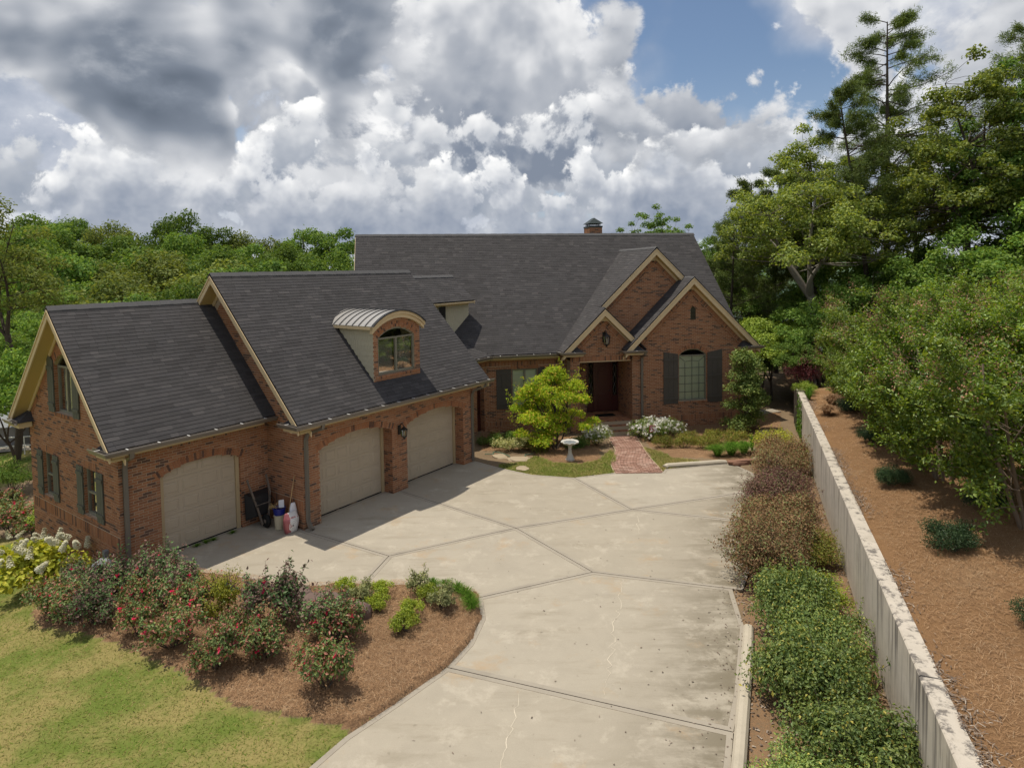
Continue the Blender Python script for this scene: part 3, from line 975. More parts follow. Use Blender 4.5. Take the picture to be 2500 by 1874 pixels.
def build_wall():
    """concrete retaining wall: poured bays with joints and a cap"""
    root = empty("retaining_wall", wall_pt(WLEN / 2, 0.15, 0))
    o = root.location
    b = 0
    for i, (a0, a1) in enumerate(((-4.0, 1.6), (1.6, 6.5), (6.5, 11.6), (11.6, 17.0), (17.0, 20.6), (20.6, WLEN))):
        mb = MB()
        dz = [0.0, 0.01, 0.0, 0.015, 0.0, 0.0][i]
        n = 6
        top = 1.60 + dz
        for k in range(n):
            s0 = a0 + 0.006 + (a1 - a0 - 0.012) * k / n; s1 = a0 + 0.006 + (a1 - a0 - 0.012) * (k + 1) / n
            mb.poly([wall_pt(s0, 0, -0.3), wall_pt(s1, 0, -0.3), wall_pt(s1, 0, top - 0.02), wall_pt(s0, 0, top - 0.02)])
            mb.poly([wall_pt(s0, 0, top - 0.02), wall_pt(s1, 0, top - 0.02), wall_pt(s1, 0.02, top), wall_pt(s0, 0.02, top)])
            mb.poly([wall_pt(s0, 0.02, top), wall_pt(s1, 0.02, top), wall_pt(s1, 0.26, top), wall_pt(s0, 0.26, top)])
            mb.poly([wall_pt(s0, 0.26, top), wall_pt(s1, 0.26, top), wall_pt(s1, 0.26, -0.3), wall_pt(s0, 0.26, -0.3)])
        for s in (a0 + 0.006, a1 - 0.006):
            mb.poly([wall_pt(s, 0, -0.3), wall_pt(s, 0, top - 0.02), wall_pt(s, 0.02, top), wall_pt(s, 0.26, top), wall_pt(s, 0.26, -0.3)])
        mb.build("wall_bay", M['wall_concrete'], root, origin=o)
    core = MB()
    core.obox(wall_pt(WLEN / 2 - 2, 0.13, 0.6), V(*WD, 0) * (WLEN / 2 + 1.9), V(*WN, 0) * 0.12, ZU * 0.95)
    core.build("wall_core", M['joint'], root, origin=o)
    tag(root, "long weathered concrete retaining wall holding up the pine straw bank", "retaining wall", kind="thing")
    # timber posts standing against the far end
    for k, a in enumerate((22.75, 22.3, 21.7)):
        mb = MB()
        p = wall_pt(a, -0.05, 0.55)
        mb.obox(p, V(*WD, 0) * 0.05, V(*WN, 0) * 0.035, ZU * (1.1 - 0.02 * k))
        t = mb.build("wall_post", M['grey_wood'], None, origin=p, loc=p)
        tag(t, ["weathered timber post at the very end of the retaining wall", "weathered timber post second from the far end of the retaining wall",
                "weathered timber post third from the far end of the retaining wall, in the ivy"][k], "post", "timber posts at the wall end")


def build_bank():
    A = np.concatenate([np.arange(-6, 24, 0.16), np.linspace(24, 44, 26)])
    D = np.concatenate([np.arange(0.22, 7, 0.16), np.linspace(7, 34, 40)[1:]])
    a, d = np.meshgrid(A, D)
    Z = bank_z(a, d)
    rs = np.random.default_rng(3)
    Z = Z + rs.normal(0, 0.012, Z.shape)
    X = W0[0] + WD[0] * a + WN[0] * d
    Y = W0[1] + WD[1] * a + WN[1] * d
    idx = np.arange(a.size).reshape(a.shape)
    F = np.stack([idx[:-1, :-1], idx[:-1, 1:], idx[1:, 1:], idx[1:, :-1]], -1).reshape(-1, 4)
    me = np_mesh("bank", np.stack([X, Y, Z], -1).reshape(-1, 3), F, smooth=True)
    tag(mesh_obj("bank", me, M['bank']), kind="structure")


def strips(n, P, Wd, Ln, curl, rs, tilt=0.15):
    """n thin bent straw pieces lying on points P (n,3): two quads each"""
    ang = rs.uniform(0, 2 * np.pi, n)
    dx = np.stack([np.cos(ang), np.sin(ang), rs.normal(0, tilt, n)], -1)
    dx /= np.linalg.norm(dx, axis=1)[:, None]
    sd = np.stack([-np.sin(ang), np.cos(ang), np.zeros(n)], -1)
    L = Ln * rs.uniform(0.6, 1.3, n)[:, None]
    w = Wd * rs.uniform(0.6, 1.3, n)[:, None]
    mid = P + np.array([0, 0, 1]) * (curl * rs.uniform(0.3, 1, n)[:, None]) + sd * rs.normal(0, 0.15, n)[:, None] * L
    a = P - dx * L; c = P + dx * L
    v = np.stack([a - sd * w, a + sd * w, mid - sd * w, mid + sd * w, c - sd * w, c + sd * w], 1).reshape(-1, 3)
    i = np.arange(n)[:, None] * 6
    f = np.concatenate([i + np.array([0, 1, 3, 2]), i + np.array([2, 3, 5, 4])], 0)
    return v, f


def sample_poly(poly, n, rs):
    xs = [p[0] for p in poly]; ys = [p[1] for p in poly]
    out = np.zeros((0, 2))
    while len(out) < n:
        q = np.stack([rs.uniform(min(xs), max(xs), n * 2), rs.uniform(min(ys), max(ys), n * 2)], -1)
        out = np.concatenate([out, q[inside(poly, q[:, 0], q[:, 1])]])
    return out[:n]


def blades(P, h, w, rs, lean=1.3):
    n = len(P)
    ang = rs.uniform(0, 2 * np.pi, n)
    sd = np.stack([np.cos(ang), np.sin(ang), np.zeros(n)], -1)
    L = h * rs.uniform(0.5, 1.3, n)[:, None]
    off = np.stack([rs.normal(0, lean, n), rs.normal(0, lean, n), np.full(n, 0.8)], -1)
    ww = w * rs.uniform(0.6, 1.3, n)[:, None]
    v = np.stack([P - sd * ww, P + sd * ww, P + off * L], 1).reshape(-1, 3)
    return v, np.arange(n * 3).reshape(-1, 3)


def build_ground_cover():
    rs = np.random.default_rng(11)
    # pine straw on the bank
    n = 90000
    a = rs.uniform(-2.5, 20, n) ** 1.0; d = 0.4 + rs.gamma(1.6, 1.9, n)
    keep = d < 9
    a, d = a[keep], d[keep]
    P = np.stack([W0[0] + WD[0] * a + WN[0] * d, W0[1] + WD[1] * a + WN[1] * d, bank_z(a, d) + 0.02], -1)
    v, f = strips(len(P), P, 0.0016, 0.060, 0.02, rs)
    tag(mesh_obj("pine_straw", np_mesh("pine_straw", v, f), M['needle']), "rust coloured pine straw spread over the bank above the wall", "pine straw", kind="stuff")
    # pine straw in the rose bed and front beds
    for poly, n, lb in ((ROSE_BED, 48000, "pale brown pine straw mulch around the rose bushes"), (FRONT_BED, 7000, "brown pine straw under the small yellow-green maple"),
                        (RIGHT_BED, 8000, "pine straw and leaf litter before the big gable")):
        q = sample_poly(poly, n, rs)
        ok = ~inside(DRIVE, q[:, 0], q[:, 1])
        q = q[ok]
        P = np.concatenate([q, gz(q[:, 0], q[:, 1])[:, None] + 0.09 + (0.03 if poly is ROSE_BED else -0.02)], 1)
        v, f = strips(len(P), P, 0.0016, 0.055, 0.02, rs)
        tag(mesh_obj("mulch", np_mesh("mulch", v, f), M['needle']), lb, "mulch", kind="stuff")
    # litter in the hedge strip
    q = sample_poly(HEDGE_BED, 5000, rs)
    P = np.concatenate([q, gz(q[:, 0], q[:, 1])[:, None] + 0.012], 1)
    v, f = strips(len(P), P, 0.012, 0.022, 0.01, rs)
    tag(mesh_obj("leaf_litter", np_mesh("leaf_litter", v, f), M['chip']), "bark crumbs and leaf litter on the soil under the hedge", "litter", kind="stuff")
    # wood chips and sticks along the top of the retaining wall
    n = 4200
    a = rs.uniform(-3, WLEN, n); d = 0.33 + np.abs(rs.normal(0, 0.16, n)) - 0.10
    P = np.stack([W0[0] + WD[0] * a + WN[0] * d, W0[1] + WD[1] * a + WN[1] * d, np.where(d < 0.26, 1.625, bank_z(a, np.maximum(d, 0.3)) + 0.03)], -1)
    # drifts of chips with bare stretches between
    k = np.sin(a * 1.7) + np.sin(a * 0.63 + 1) + rs.normal(0, 0.5, n) > 0.1
    v, f = strips(int(k.sum()), P[k], 0.006, 0.036, 0.008, rs)
    tag(mesh_obj("wood_chips", np_mesh("wood_chips", v, f), M['chip']), "grey bark chips drifted along the top of the retaining wall", "wood chips", kind="stuff")
    # blown leaves and grit on the driveway, mostly along the planted side
    n = 520
    y = rs.uniform(8, 22, n); x = 0.40 * y - 0.35 - np.abs(rs.normal(0, 0.9, n)) * np.where(rs.uniform(0, 1, n) < 0.25, 4.0, 0.5)
    q = np.stack([x, y], -1)
    q = q[inside(DRIVE, q[:, 0], q[:, 1])]
    P = np.concatenate([q, np.full((len(q), 1), 0.006)], 1)
    v, f = strips(len(P), P, 0.008, 0.018, 0.006, rs)
    tag(mesh_obj("blown_leaves", np_mesh("blown_leaves", v, f), M['chip']), "bits of blown leaf and grit on the concrete driveway", "leaf litter", kind="stuff")
    # turf
    def turf(name, poly, n, h, w, mat, lb, patch=None):
        q = sample_poly(poly, n, rs)
        if patch is not None:
            q = q[patch(q[:, 0], q[:, 1], rs.uniform(0, 1, len(q)))]
        P = np.concatenate([q, gz(q[:, 0], q[:, 1])[:, None]], 1)
        v, f = blades(P, h, w, rs)
        tag(mesh_obj(name, np_mesh(name, v, f), M[mat]), lb, "grass", kind="stuff")
    near = [(-14, 7), (-3.9, 7.2), A1, A2, A3, (-2.6, 9.55), (-3.3, 9.72), (-4.62, 10.05), (-6.0, 10.95), (-7.9, 12.0), (-9.9, 12.85), (-10.7, 13.6), (-10.4, 14.6), (-13.6, 18.2), (-18, 20), (-18, 9)]
    dryness = lambda x, y: 0.5 + 0.33 * np.sin(x * 0.7 + 0.9) * np.cos(y * 0.55) + 0.16 * np.sin(x * 2.3 - y * 1.1) + 0.035 * (x + 8)
    turf("lawn_grass", near, 80000, 0.036, 0.0065, 'turf_green', "green mown grass of the lawn below the rose bed", lambda x, y, r: r > dryness(x, y))
    turf("dry_grass", near, 80000, 0.034, 0.0065, 'turf_dry', "straw-coloured dry grass in the lawn beside the driveway", lambda x, y, r: r < dryness(x, y) * 0.9)
    turf("lawn_grass", LAWN_FRONT, 5500, 0.06, 0.007, 'turf_green', "patchy green grass at the driveway edge below the bird bath")
    turf("dry_grass", LAWN_FRONT, 7500, 0.05, 0.007, 'turf_dry', "dry straw-coloured grass at the driveway edge below the bird bath")
    turf("dry_grass", LAWN_RIGHT, 6000, 0.05, 0.007, 'turf_dry', "thin dry grass between the brick walk and the short kerb")


def build_walk():
    """brick walk: pavers in running bond, sloping down to the steps"""
    root = empty("brick_walk", (4.4, 24.4, -0.1))
    tag(root, kind="structure")
    o = V(4.4, 24.4, -0.1)
    left = lambda y: 3.50 + 0.60 * smooth01(y, 22.3, 25.5)
    right = lambda y: 5.16 + 0.12 * smooth01(y, 23, 27) - 0.05 * math.sin((y - 21.7) * 0.8)
    hz = lambda y: float(0.012 - 0.25 * smooth01(y, 22.2, 26.8))
    rs = random.Random(2)
    me = {}
    def paver_mesh(L):
        k = round(L, 2)
        if k not in me:
            b = MB()
            b.obox((0, 0, -0.03), (k / 2, 0, 0), (0, 0.052, 0), (0, 0, 0.03))
            ob = b.build("paver", M['paver'], None)
            me[k] = ob.data
            bpy.data.objects.remove(ob)
        return me[k]
    y = 21.64; row = 0; singles = []
    while y < 27.38:
        x = left(y) + (0.11 if row % 2 else 0.0) * 1.0
        if row % 2:
            singles.append((left(y) + 0.05, y, 0.10))
        while x + 0.1 < right(y):
            L = min(0.222, right(y) - x)
            if L > 0.06:
                singles.append((x + L / 2, y, L - 0.008))
            x += 0.23
        y += 0.112; row += 1
    base = MB()
    ys = [21.55 + i * 0.3 for i in range(21)]
    for y0, y1 in zip(ys, ys[1:]):
        base.poly([(left(y0) - 0.03, y0, hz(y0) - 0.022), (right(y0) + 0.03, y0, hz(y0) - 0.022), (right(y1) + 0.03, y1, hz(y1) - 0.022), (left(y1) - 0.03, y1, hz(y1) - 0.022)])
    base.build("paver_bed", M['mortar'], root, origin=o)
    rest = MB()
    for i, (x, y, L) in enumerate(singles):
        z = hz(y) + 0.006 + rs.uniform(-0.004, 0.004)
        if i < 300:
            ob = mesh_obj("paver", paver_mesh(L), None, root, V(x, y, z) - o)
            ob.rotation_euler = (rs.uniform(-0.02, 0.02), rs.uniform(-0.015, 0.015), rs.uniform(-0.03, 0.03))
        else:
            rest.obox((x, y, z - 0.03), (L / 2, 0, 0), (0, 0.052, 0), (0, 0, 0.03))
    if rest.v:
        tag(rest.build("paver_rows", M['paver'], root, origin=o), kind="stuff")


def paver_material():
    m, N, out = new_mat('paver')
    r = piece_random(N)
    p = pos(N)
    c = N.ramp(r, [(0.0, (0.19, 0.105, 0.080)), (0.4, (0.27, 0.155, 0.115)), (0.75, (0.32, 0.195, 0.150)), (1.0, (0.37, 0.255, 0.205))])
    n = N.noise(p, 30, 4, 0.65)
    c = N.vmath('SCALE', c, scale=N.math('ADD', 0.6, N.math('MULTIPLY', n, 0.8)))
    d = N.sstep(N.noise(p, 2.2, 5, 0.65, 0.8), 0.52, 0.7)
    c = N.mix(N.math('MULTIPLY', d, 0.5), c, (0.10, 0.07, 0.05))
    principled(N, out, c, 0.9, 0.2, bump=n, bump_d=0.004)


paver_material()
build_ground()
build_driveway()
build_kerbs()
build_wall()
build_bank()
build_walk()
build_ground_cover()
# ------------------------------------------------------------------ the house
HO = V(-2.0, 24.0, 0.0)
HOUSE = empty("brick_house", HO)
tag(HOUSE, "large red brick house with dark shingle roofs and an angled three-door garage wing", "house", kind="thing")
BR = {'c': [], 'u': [], 'n': [], 'w': [], 'L': [], 'H': [], 'wall': []}   # bricks waiting to be built
SH = {'c': [], 'u': [], 'v': [], 'n': [], 'L': [], 'E': [], 'roof': []}    # shingles
CO = 0.0675                     # one brick course
BL = 0.203
CAMP = V(0, 0, CAM_H)


def brick(c, u, w, n, L, H, wall):
    """u along the brick, w across it in the face, n outward"""
    BR['c'].append(tuple(c)); BR['u'].append(tuple(u)); BR['w'].append(tuple(w)); BR['n'].append(tuple(n))
    BR['L'].append(L); BR['H'].append(H); BR['wall'].append(wall)


def hpart(mb, name, mat, parent=None, smooth=False, label=None):
    o = mb.build(name, M[mat] if isinstance(mat, str) else mat, parent or HOUSE, origin=HO, smooth=smooth)
    if label:
        o["label"] = label
    return o


def brick_wall(name, P0, U, Nn, polys, bands=(), label=None, phase=0.0):
    """running bond between the polygon edges; P0 is the point (u=0,z=0); bands are soldier courses (z0,z1)"""
    core = MB()
    wall = hpart_placeholder(name)
    zs = [z for p in polys for _, z in p]
    z0, z1 = min(zs), max(zs)
    k = math.floor(z0 / CO)
    rnd = random.Random(hash(name) % 1000 + int(P0.x * 10))
    while k * CO < z1:
        za, zb = k * CO, (k + 1) * CO
        mid = (za + zb) / 2
        for a, b in scan(polys, mid):
            if b - a < 0.02:
                continue
            core.poly([P0 + U * a + ZU * za, P0 + U * b + ZU * za, P0 + U * b + ZU * zb, P0 + U * a + ZU * zb])
            if any(s0 <= mid <= s1 for s0, s1 in bands):
                continue
            off = (phase + (0.5 if k % 2 else 0.0)) * (BL + 0.0125)
            x = math.floor((a - off) / (BL + 0.0125)) * (BL + 0.0125) + off
            while x < b:
                l, r = max(x, a), min(x + BL, b)
                if r - l > 0.025:
                    brick(P0 + U * ((l + r) / 2) + ZU * (mid) + Nn * rnd.uniform(-0.0015, 0.0015), U, ZU, Nn, r - l, CO - 0.0130, wall)
                x += BL + 0.0125
        k += 1
    for s0, s1 in bands:
        m_ = (s0 + s1) / 2
        for a, b in scan(polys, m_):
            soldier(P0 + U * a + ZU * m_, U, ZU, Nn, b - a, s1 - s0 - 0.012, wall)
    core.build_into(wall)
    if label:
        wall["label"] = label
    return wall


def hpart_placeholder(name):
    me = bpy.data.meshes.new(name)
    me.materials.append(M['mortar'])
    o = bpy.data.objects.new(name, me)
    COL.objects.link(o)
    o.parent = HOUSE
    return o


def _build_into(self, o):
    me = bpy.data.meshes.new(o.name)
    me.from_pydata([(p[0] - HO.x, p[1] - HO.y, p[2] - HO.z) for p in self.v], [], self.f)
    me.materials.append(M['mortar'])
    old = o.data
    o.data = me
    bpy.data.meshes.remove(old)


MB.build_into = _build_into


def soldier(P, U, W, Nn, length, h, wall, bw=0.057):
    """bricks on end: start point P (centre line), U along the row, W along each brick"""
    n = max(1, round(length / (bw + 0.0105)))
    st = length / n
    for i in range(n):
        brick(P + U * (st * (i + 0.5)) + Nn * random.uniform(-0.001, 0.003), U, W, Nn, st - 0.0105, h, wall)


def arch_row(P0, U, Nn, u0, u1, zs, rise, wall, h=0.19, off=0.0, ext=0.10):
    """segmental arch of bricks on end over an opening"""
    w = (u1 - u0) / 2
    rad = (w * w + rise * rise) / (2 * rise)
    cx, cz = (u0 + u1) / 2, zs + rise - rad
    a = math.asin(min(0.999, w / rad)) + ext / rad
    n = round(2 * a * rad / 0.0685)
    for i in range(n):
        t = -a + (i + 0.5) * 2 * a / n
        rr = rad + h / 2 + off + 0.004
        c = P0 + U * (cx + rr * math.sin(t)) + ZU * (cz + rr * math.cos(t))
        W = (U * math.sin(t) + ZU * math.cos(t))
        T = (U * math.cos(t) - ZU * math.sin(t))
        brick(c + Nn * 0.004, T, W, Nn, 2 * a * rad / n - 0.011, h - 0.008, wall)
    # mortar bed of the arch
    mb = MB()
    pts = []
    for i in range(25):
        t = -a + 2 * a * i / 24
        pts.append((rad + off, t))
    for (r, t0), (_, t1) in zip(pts, pts[1:]):
        q = lambda rr, t: P0 + U * (cx + rr * math.sin(t)) + ZU * (cz + rr * math.cos(t)) + Nn * 0.0035
        mb.poly([q(r, t0), q(r, t1), q(r + h, t1), q(r + h, t0)])
    return mb, rad, cx, cz


def arch_pts(u0, u1, zs, rise, n=14):
    w = (u1 - u0) / 2
    rad = (w * w + rise * rise) / (2 * rise)
    cx, cz = (u0 + u1) / 2, zs + rise - rad
    a = math.asin(min(0.999, w / rad))
    return [(cx + rad * math.sin(a - 2 * a * i / n), cz + rad * math.cos(a - 2 * a * i / n)) for i in range(n + 1)]


def opening(u0, u1, z0, zs, rise=0.0):
    if rise:
        return [(u0, z0), (u1, z0)] + arch_pts(u0, u1, zs, rise)
    return [(u0, z0), (u1, z0), (u1, zs), (u0, zs)]


def reveal(name, P0, U, Nn, op, depth, wall=None, bricks=True):
    """sides of an opening running back into the wall, with bricks on the upright sides"""
    mb = MB()
    n = len(op)
    for i in range(n):
        (a, za), (b, zb) = op[i], op[(i + 1) % n]
        p, q = P0 + U * a + ZU * za, P0 + U * b + ZU * zb
        mb.poly([p, q, q - Nn * depth, p - Nn * depth])
        if bricks and abs(a - b) < 1e-6 and abs(za - zb) > 0.3 and depth > 0.08:
            lo, hi = min(za, zb), max(za, zb)
            mid_u = sum(x for x, _ in op) / n
            inward = U * (1 if mid_u > a else -1)
            k = math.floor(lo / CO)
            while k * CO < hi:
                if (k + 0.5) * CO > lo and (k + 0.5) * CO < hi:
                    x = 0.0 if k % 2 == 0 else -0.10
                    while x < depth:
                        l, r = max(0.0, x), min(depth, x + BL)
                        if r - l > 0.02:
                            brick(P0 + U * a + ZU * ((k + 0.5) * CO) - Nn * ((l + r) / 2), Nn, ZU, inward, r - l, CO - 0.0105, wall)
                        x += BL + 0.0105
                k += 1
    return hpart(mb, name, 'mortar', wall if wall is not None else HOUSE)


# ---- roofs
def roof_plane(name, P0, U, S, poly, expo=0.125, thick=0.07, label=None, shingles=True, skip=None):
    """P0 origin on the eave, U along the eave, S unit vector up the slope, polygon in (u,v)"""
    n = U.cross(S).normalized()
    if n.z < 0:
        n = -n
    mb = MB()
    mb.prism([P0 + U * a + S * b for a, b in poly], -n * thick)
    deck = hpart(mb, name, 'roof_deck', HOUSE, label=label)
    if not shingles:
        return deck
    vs = [b for _, b in poly]
    v = min(vs)
    rnd = random.Random(len(SH['c']) + 5)
    row = 0
    while v < max(vs):
        e = min(expo, max(vs) - v)
        for a, b in scan([poly], v + e * 0.45):
            x = a - rnd.uniform(0, 0.2)
            while x < b:
                w = rnd.choice((0.19, 0.24, 0.30, 0.33, 0.40))
                l, r = max(x, a), min(x + w, b)
                if r - l > 0.02:
                    c = P0 + U * ((l + r) / 2) + S * (v + e / 2)
                    SH['c'].append(tuple(c)); SH['u'].append(tuple(U)); SH['v'].append(tuple(S)); SH['n'].append(tuple(n))
                    SH['L'].append(r - l - 0.003); SH['E'].append(e * (1.0 if rnd.random() < 0.6 else rnd.uniform(1.0, 1.16))); SH['roof'].append(deck)
                x += w
        v += expo
        row += 1
    return deck


def flush_bricks():
    n = len(BR['c'])
    c = np.array(BR['c']); u = np.array(BR['u']); w = np.array(BR['w']); nn = np.array(BR['n'])
    L = np.array(BR['L'])[:, None]; H = np.array(BR['H'])[:, None]
    dist = np.linalg.norm(c - np.array(CAMP), axis=1)
    facing = ((np.array(CAMP) - c) * nn).sum(1) > 0
    score = np.where(facing & (L[:, 0] > 0.15), dist, 1e3)
    order = np.argsort(score)
    # keep clear of what the roses and shrubs hide
    own = [i for i in order if c[i][2] > 0.55][:300]
    mask = np.ones(n, bool); mask[own] = False
    cache = {}
    for i in own:
        key = (round(float(L[i, 0]), 2), round(float(H[i, 0]), 3))
        if key not in cache:
            l, h = key[0] / 2, key[1] / 2
            v = [(-l, -h, -0.006), (l, -h, -0.006), (l, h, -0.006), (-l, h, -0.006), (-l, -h, 0.006), (l, -h, 0.006), (l, h, 0.006), (-l, h, 0.006)]
            me = bpy.data.meshes.new("brick")
            me.from_pydata(v, [], [(4, 5, 6, 7), (0, 1, 5, 4), (1, 2, 6, 5), (2, 3, 7, 6), (3, 0, 4, 7)])
            me.materials.append(M['brick'])
            cache[key] = me
        o = mesh_obj("brick", cache[key], None, BR['wall'][i])
        m = Matrix((u[i], w[i], nn[i])).transposed().to_4x4()
        m.translation = V(c[i]) - HO
        o.matrix_local = m
    c, u, w, nn, L, H = (x[mask] for x in (c, u, w, nn, L, H))
    P = []
    for z in (-0.006, 0.006):
        for sx, sy in ((-1, -1), (1, -1), (1, 1), (-1, 1)):
            P.append(c + u * (L / 2 * sx) + w * (H / 2 * sy) + nn * z)
    v = np.stack(P, 1).reshape(-1, 3) - np.array(HO)
    i = np.arange(len(c))[:, None] * 8
    f = np.concatenate([i + np.array(q) for q in ((4, 5, 6, 7), (0, 1, 5, 4), (1, 2, 6, 5), (2, 3, 7, 6), (3, 0, 4, 7))], 0)
    me = np_mesh("brickwork", v, f)
    tint_faces(me, 5, np.random.default_rng(1))
    o = mesh_obj("brickwork", me, M['brick'], HOUSE)
    o["kind"] = "stuff"


def flush_shingles():
    n = len(SH['c'])
    c = np.array(SH['c']); u = np.array(SH['u']); s = np.array(SH['v']); nn = np.array(SH['n'])
    L = np.array(SH['L'])[:, None]; E = np.array(SH['E'])[:, None]
    dist = np.linalg.norm(c - np.array(CAMP), axis=1)
    order = np.argsort(np.where(L[:, 0] > 0.12, dist, 1e3))
    own = order[:300]
    mask = np.ones(n, bool); mask[own] = False
    def corners(c, u, s, nn, L, E):
        lo, hi = c - s * (E - 0.0715 if False else E / 2), c + s * (E / 2 + 0.02)
        return [lo - u * L / 2 + nn * 0.000, lo + u * L / 2 + nn * 0.000, hi + u * L / 2, hi - u * L / 2,
                lo - u * L / 2 + nn * 0.013, lo + u * L / 2 + nn * 0.013, hi + u * L / 2 + nn * 0.004, hi - u * L / 2 + nn * 0.004]
    F = ((4, 5, 6, 7), (0, 1, 5, 4), (1, 2, 6, 5), (3, 0, 4, 7))
    cache = {}
    for i in own:
        key = (round(float(L[i, 0]), 2), round(float(E[i, 0]), 2))
        if key not in cache:
            e = np.array([[key[1]]]); l = np.array([[key[0]]])
            P = corners(np.zeros((1, 3)), np.array([[1., 0, 0]]), np.array([[0, 1., 0]]), np.array([[0, 0, 1.]]), l, e)
            me = bpy.data.meshes.new("shingle")
            me.from_pydata([tuple(p[0]) for p in P], [], F)
            me.materials.append(M['shingle'])
            cache[key] = me
        o = mesh_obj("shingle", cache[key], None, SH['roof'][i])
        m = Matrix((u[i], s[i], nn[i])).transposed().to_4x4()
        m.translation = V(c[i]) - HO
        o.matrix_local = m
    c, u, s, nn, L, E = (x[mask] for x in (c, u, s, nn, L, E))
    v = np.stack(corners(c, u, s, nn, L, E), 1).reshape(-1, 3) - np.array(HO)
    i = np.arange(len(c))[:, None] * 8
    f = np.concatenate([i + np.array(q) for q in F], 0)
    me = np_mesh("roof_shingles", v, f)
    tint_faces(me, 4, np.random.default_rng(2))
    o = mesh_obj("roof_shingles", me, M['shingle'], HOUSE)
    o["kind"] = "stuff"


def ridge(A, B, s1, s2, w=0.17):
    """vented ridge cap; s1, s2 unit vectors down each slope"""
    A, B = V(A), V(B)
    U = (B - A).normalized()
    L = (B - A).length
    mb = MB()
    n = max(1, int(L / 0.3))
    for i in range(n):
        p, q = A + U * (L * i / n), A + U * (L * (i + 1) / n + 0.02)
        up = ZU * (0.045 + 0.006 * (i % 2))
        for s in (s1, s2):
            mb.prism([p + up, q + up, q + up + s * w, p + up + s * w], -ZU * 0.035)
    hpart(mb, "ridge_cap", 'ridge_cap')


def rake(A, B, Nn, over, name="rake_board", fh=0.23, wall_in=0.0, frieze=True, soffit=True):
    """barge board, soffit and frieze under a sloping roof edge; A top, B bottom on the roof edge, Nn outward"""
    A, B = V(A), V(B)
    dn = -ZU
    mb = MB()
    t0 = 0.055
    mb.prism([A + dn * t0, B + dn * t0, B + dn * (t0 + fh), A + dn * (t0 + fh)], -Nn * 0.035)
    mb.prism([A + dn * t0 + Nn * 0.002, B + dn * t0 + Nn * 0.002, B + dn * (t0 + 0.055) + Nn * 0.002, A + dn * (t0 + 0.055) + Nn * 0.002], Nn * 0.02)
    ob = hpart(mb, name, 'trim')
    if soffit:
        mb = MB()
        z = t0 + fh - 0.03
        mb.prism([A + dn * z - Nn * 0.03, B + dn * z - Nn * 0.03, B + dn * z - Nn * over, A + dn * z - Nn * over], dn * 0.012)
        hpart(mb, "soffit", 'soffit', ob)
    if frieze:
        mb = MB()
        mb.prism([A + dn * (z + 0.0) - Nn * (over - 0.03), B + dn * (z) - Nn * (over - 0.03), B + dn * (z + 0.15) - Nn * (over - 0.03), A + dn * (z + 0.15) - Nn * (over - 0.03)], -Nn * 0.03)
        hpart(mb, "frieze", 'trim', ob)
    return ob


def gutter(path, name="gutter"):
    """open trough along a path of roof-edge points (world), outward side on the right of the path"""
    path = [V(p) for p in path]
    prof = [(0.0, 0.0), (0.0, -0.115), (0.075, -0.115), (0.095, -0.06), (0.125, -0.045), (0.125, 0.0), (0.112, 0.004), (0.112, -0.03), (0.082, -0.05), (0.068, -0.10), (0.012, -0.10), (0.012, 0.0)]
    m = len(path)
    offs = []
    for i in range(m):
        d0 = (path[i] - path[i - 1]).normalized() if i else None
        d1 = (path[i + 1] - path[i]).normalized() if i < m - 1 else None
        if d0 is None: d0 = d1
        if d1 is None: d1 = d0
        n0, n1 = V(d0.y, -d0.x, 0).normalized(), V(d1.y, -d1.x, 0).normalized()
        b = (n0 + n1)
        b = b.normalized() / max(0.35, b.normalized().dot(n0))
        offs.append(b)
    mb = MB()
    k = len(prof)
    for p, b in zip(path, offs):
        for x, z in prof:
            mb.v.append(tuple(p + b * (x + 0.02) + ZU * (z - 0.015)))
    for i in range(m - 1):
        for j in range(k):
            mb.f.append((i * k + j, i * k + (j + 1) % k, (i + 1) * k + (j + 1) % k, (i + 1) * k + j))
    mb.f.append(tuple(range(k))); mb.f.append(tuple((m - 1) * k + j for j in range(k)))
    g = hpart(mb, name, 'gutter')
    # hanger straps
    st = MB()
    for a, b, na in zip(path, path[1:], offs):
        L = (b - a).length
        n = int(L / 0.62)
        U = (b - a).normalized()
        nn = V(U.y, -U.x, 0)
        for i in range(n):
            p = a + U * (L * (i + 0.5) / max(n, 1)) + nn * 0.085 + ZU * -0.012
            st.obox(p, U * 0.012, nn * 0.065, ZU * 0.004)
    if st.v:
        hpart(st, "gutter_strap", 'white_paint', g)
    return g


def downspout(path, ref):
    mb = MB()
    mb.tube(path, 0.05, sq=(0.05, 0.038), ref=ref)
    return hpart(mb, "downspout", 'downspout')


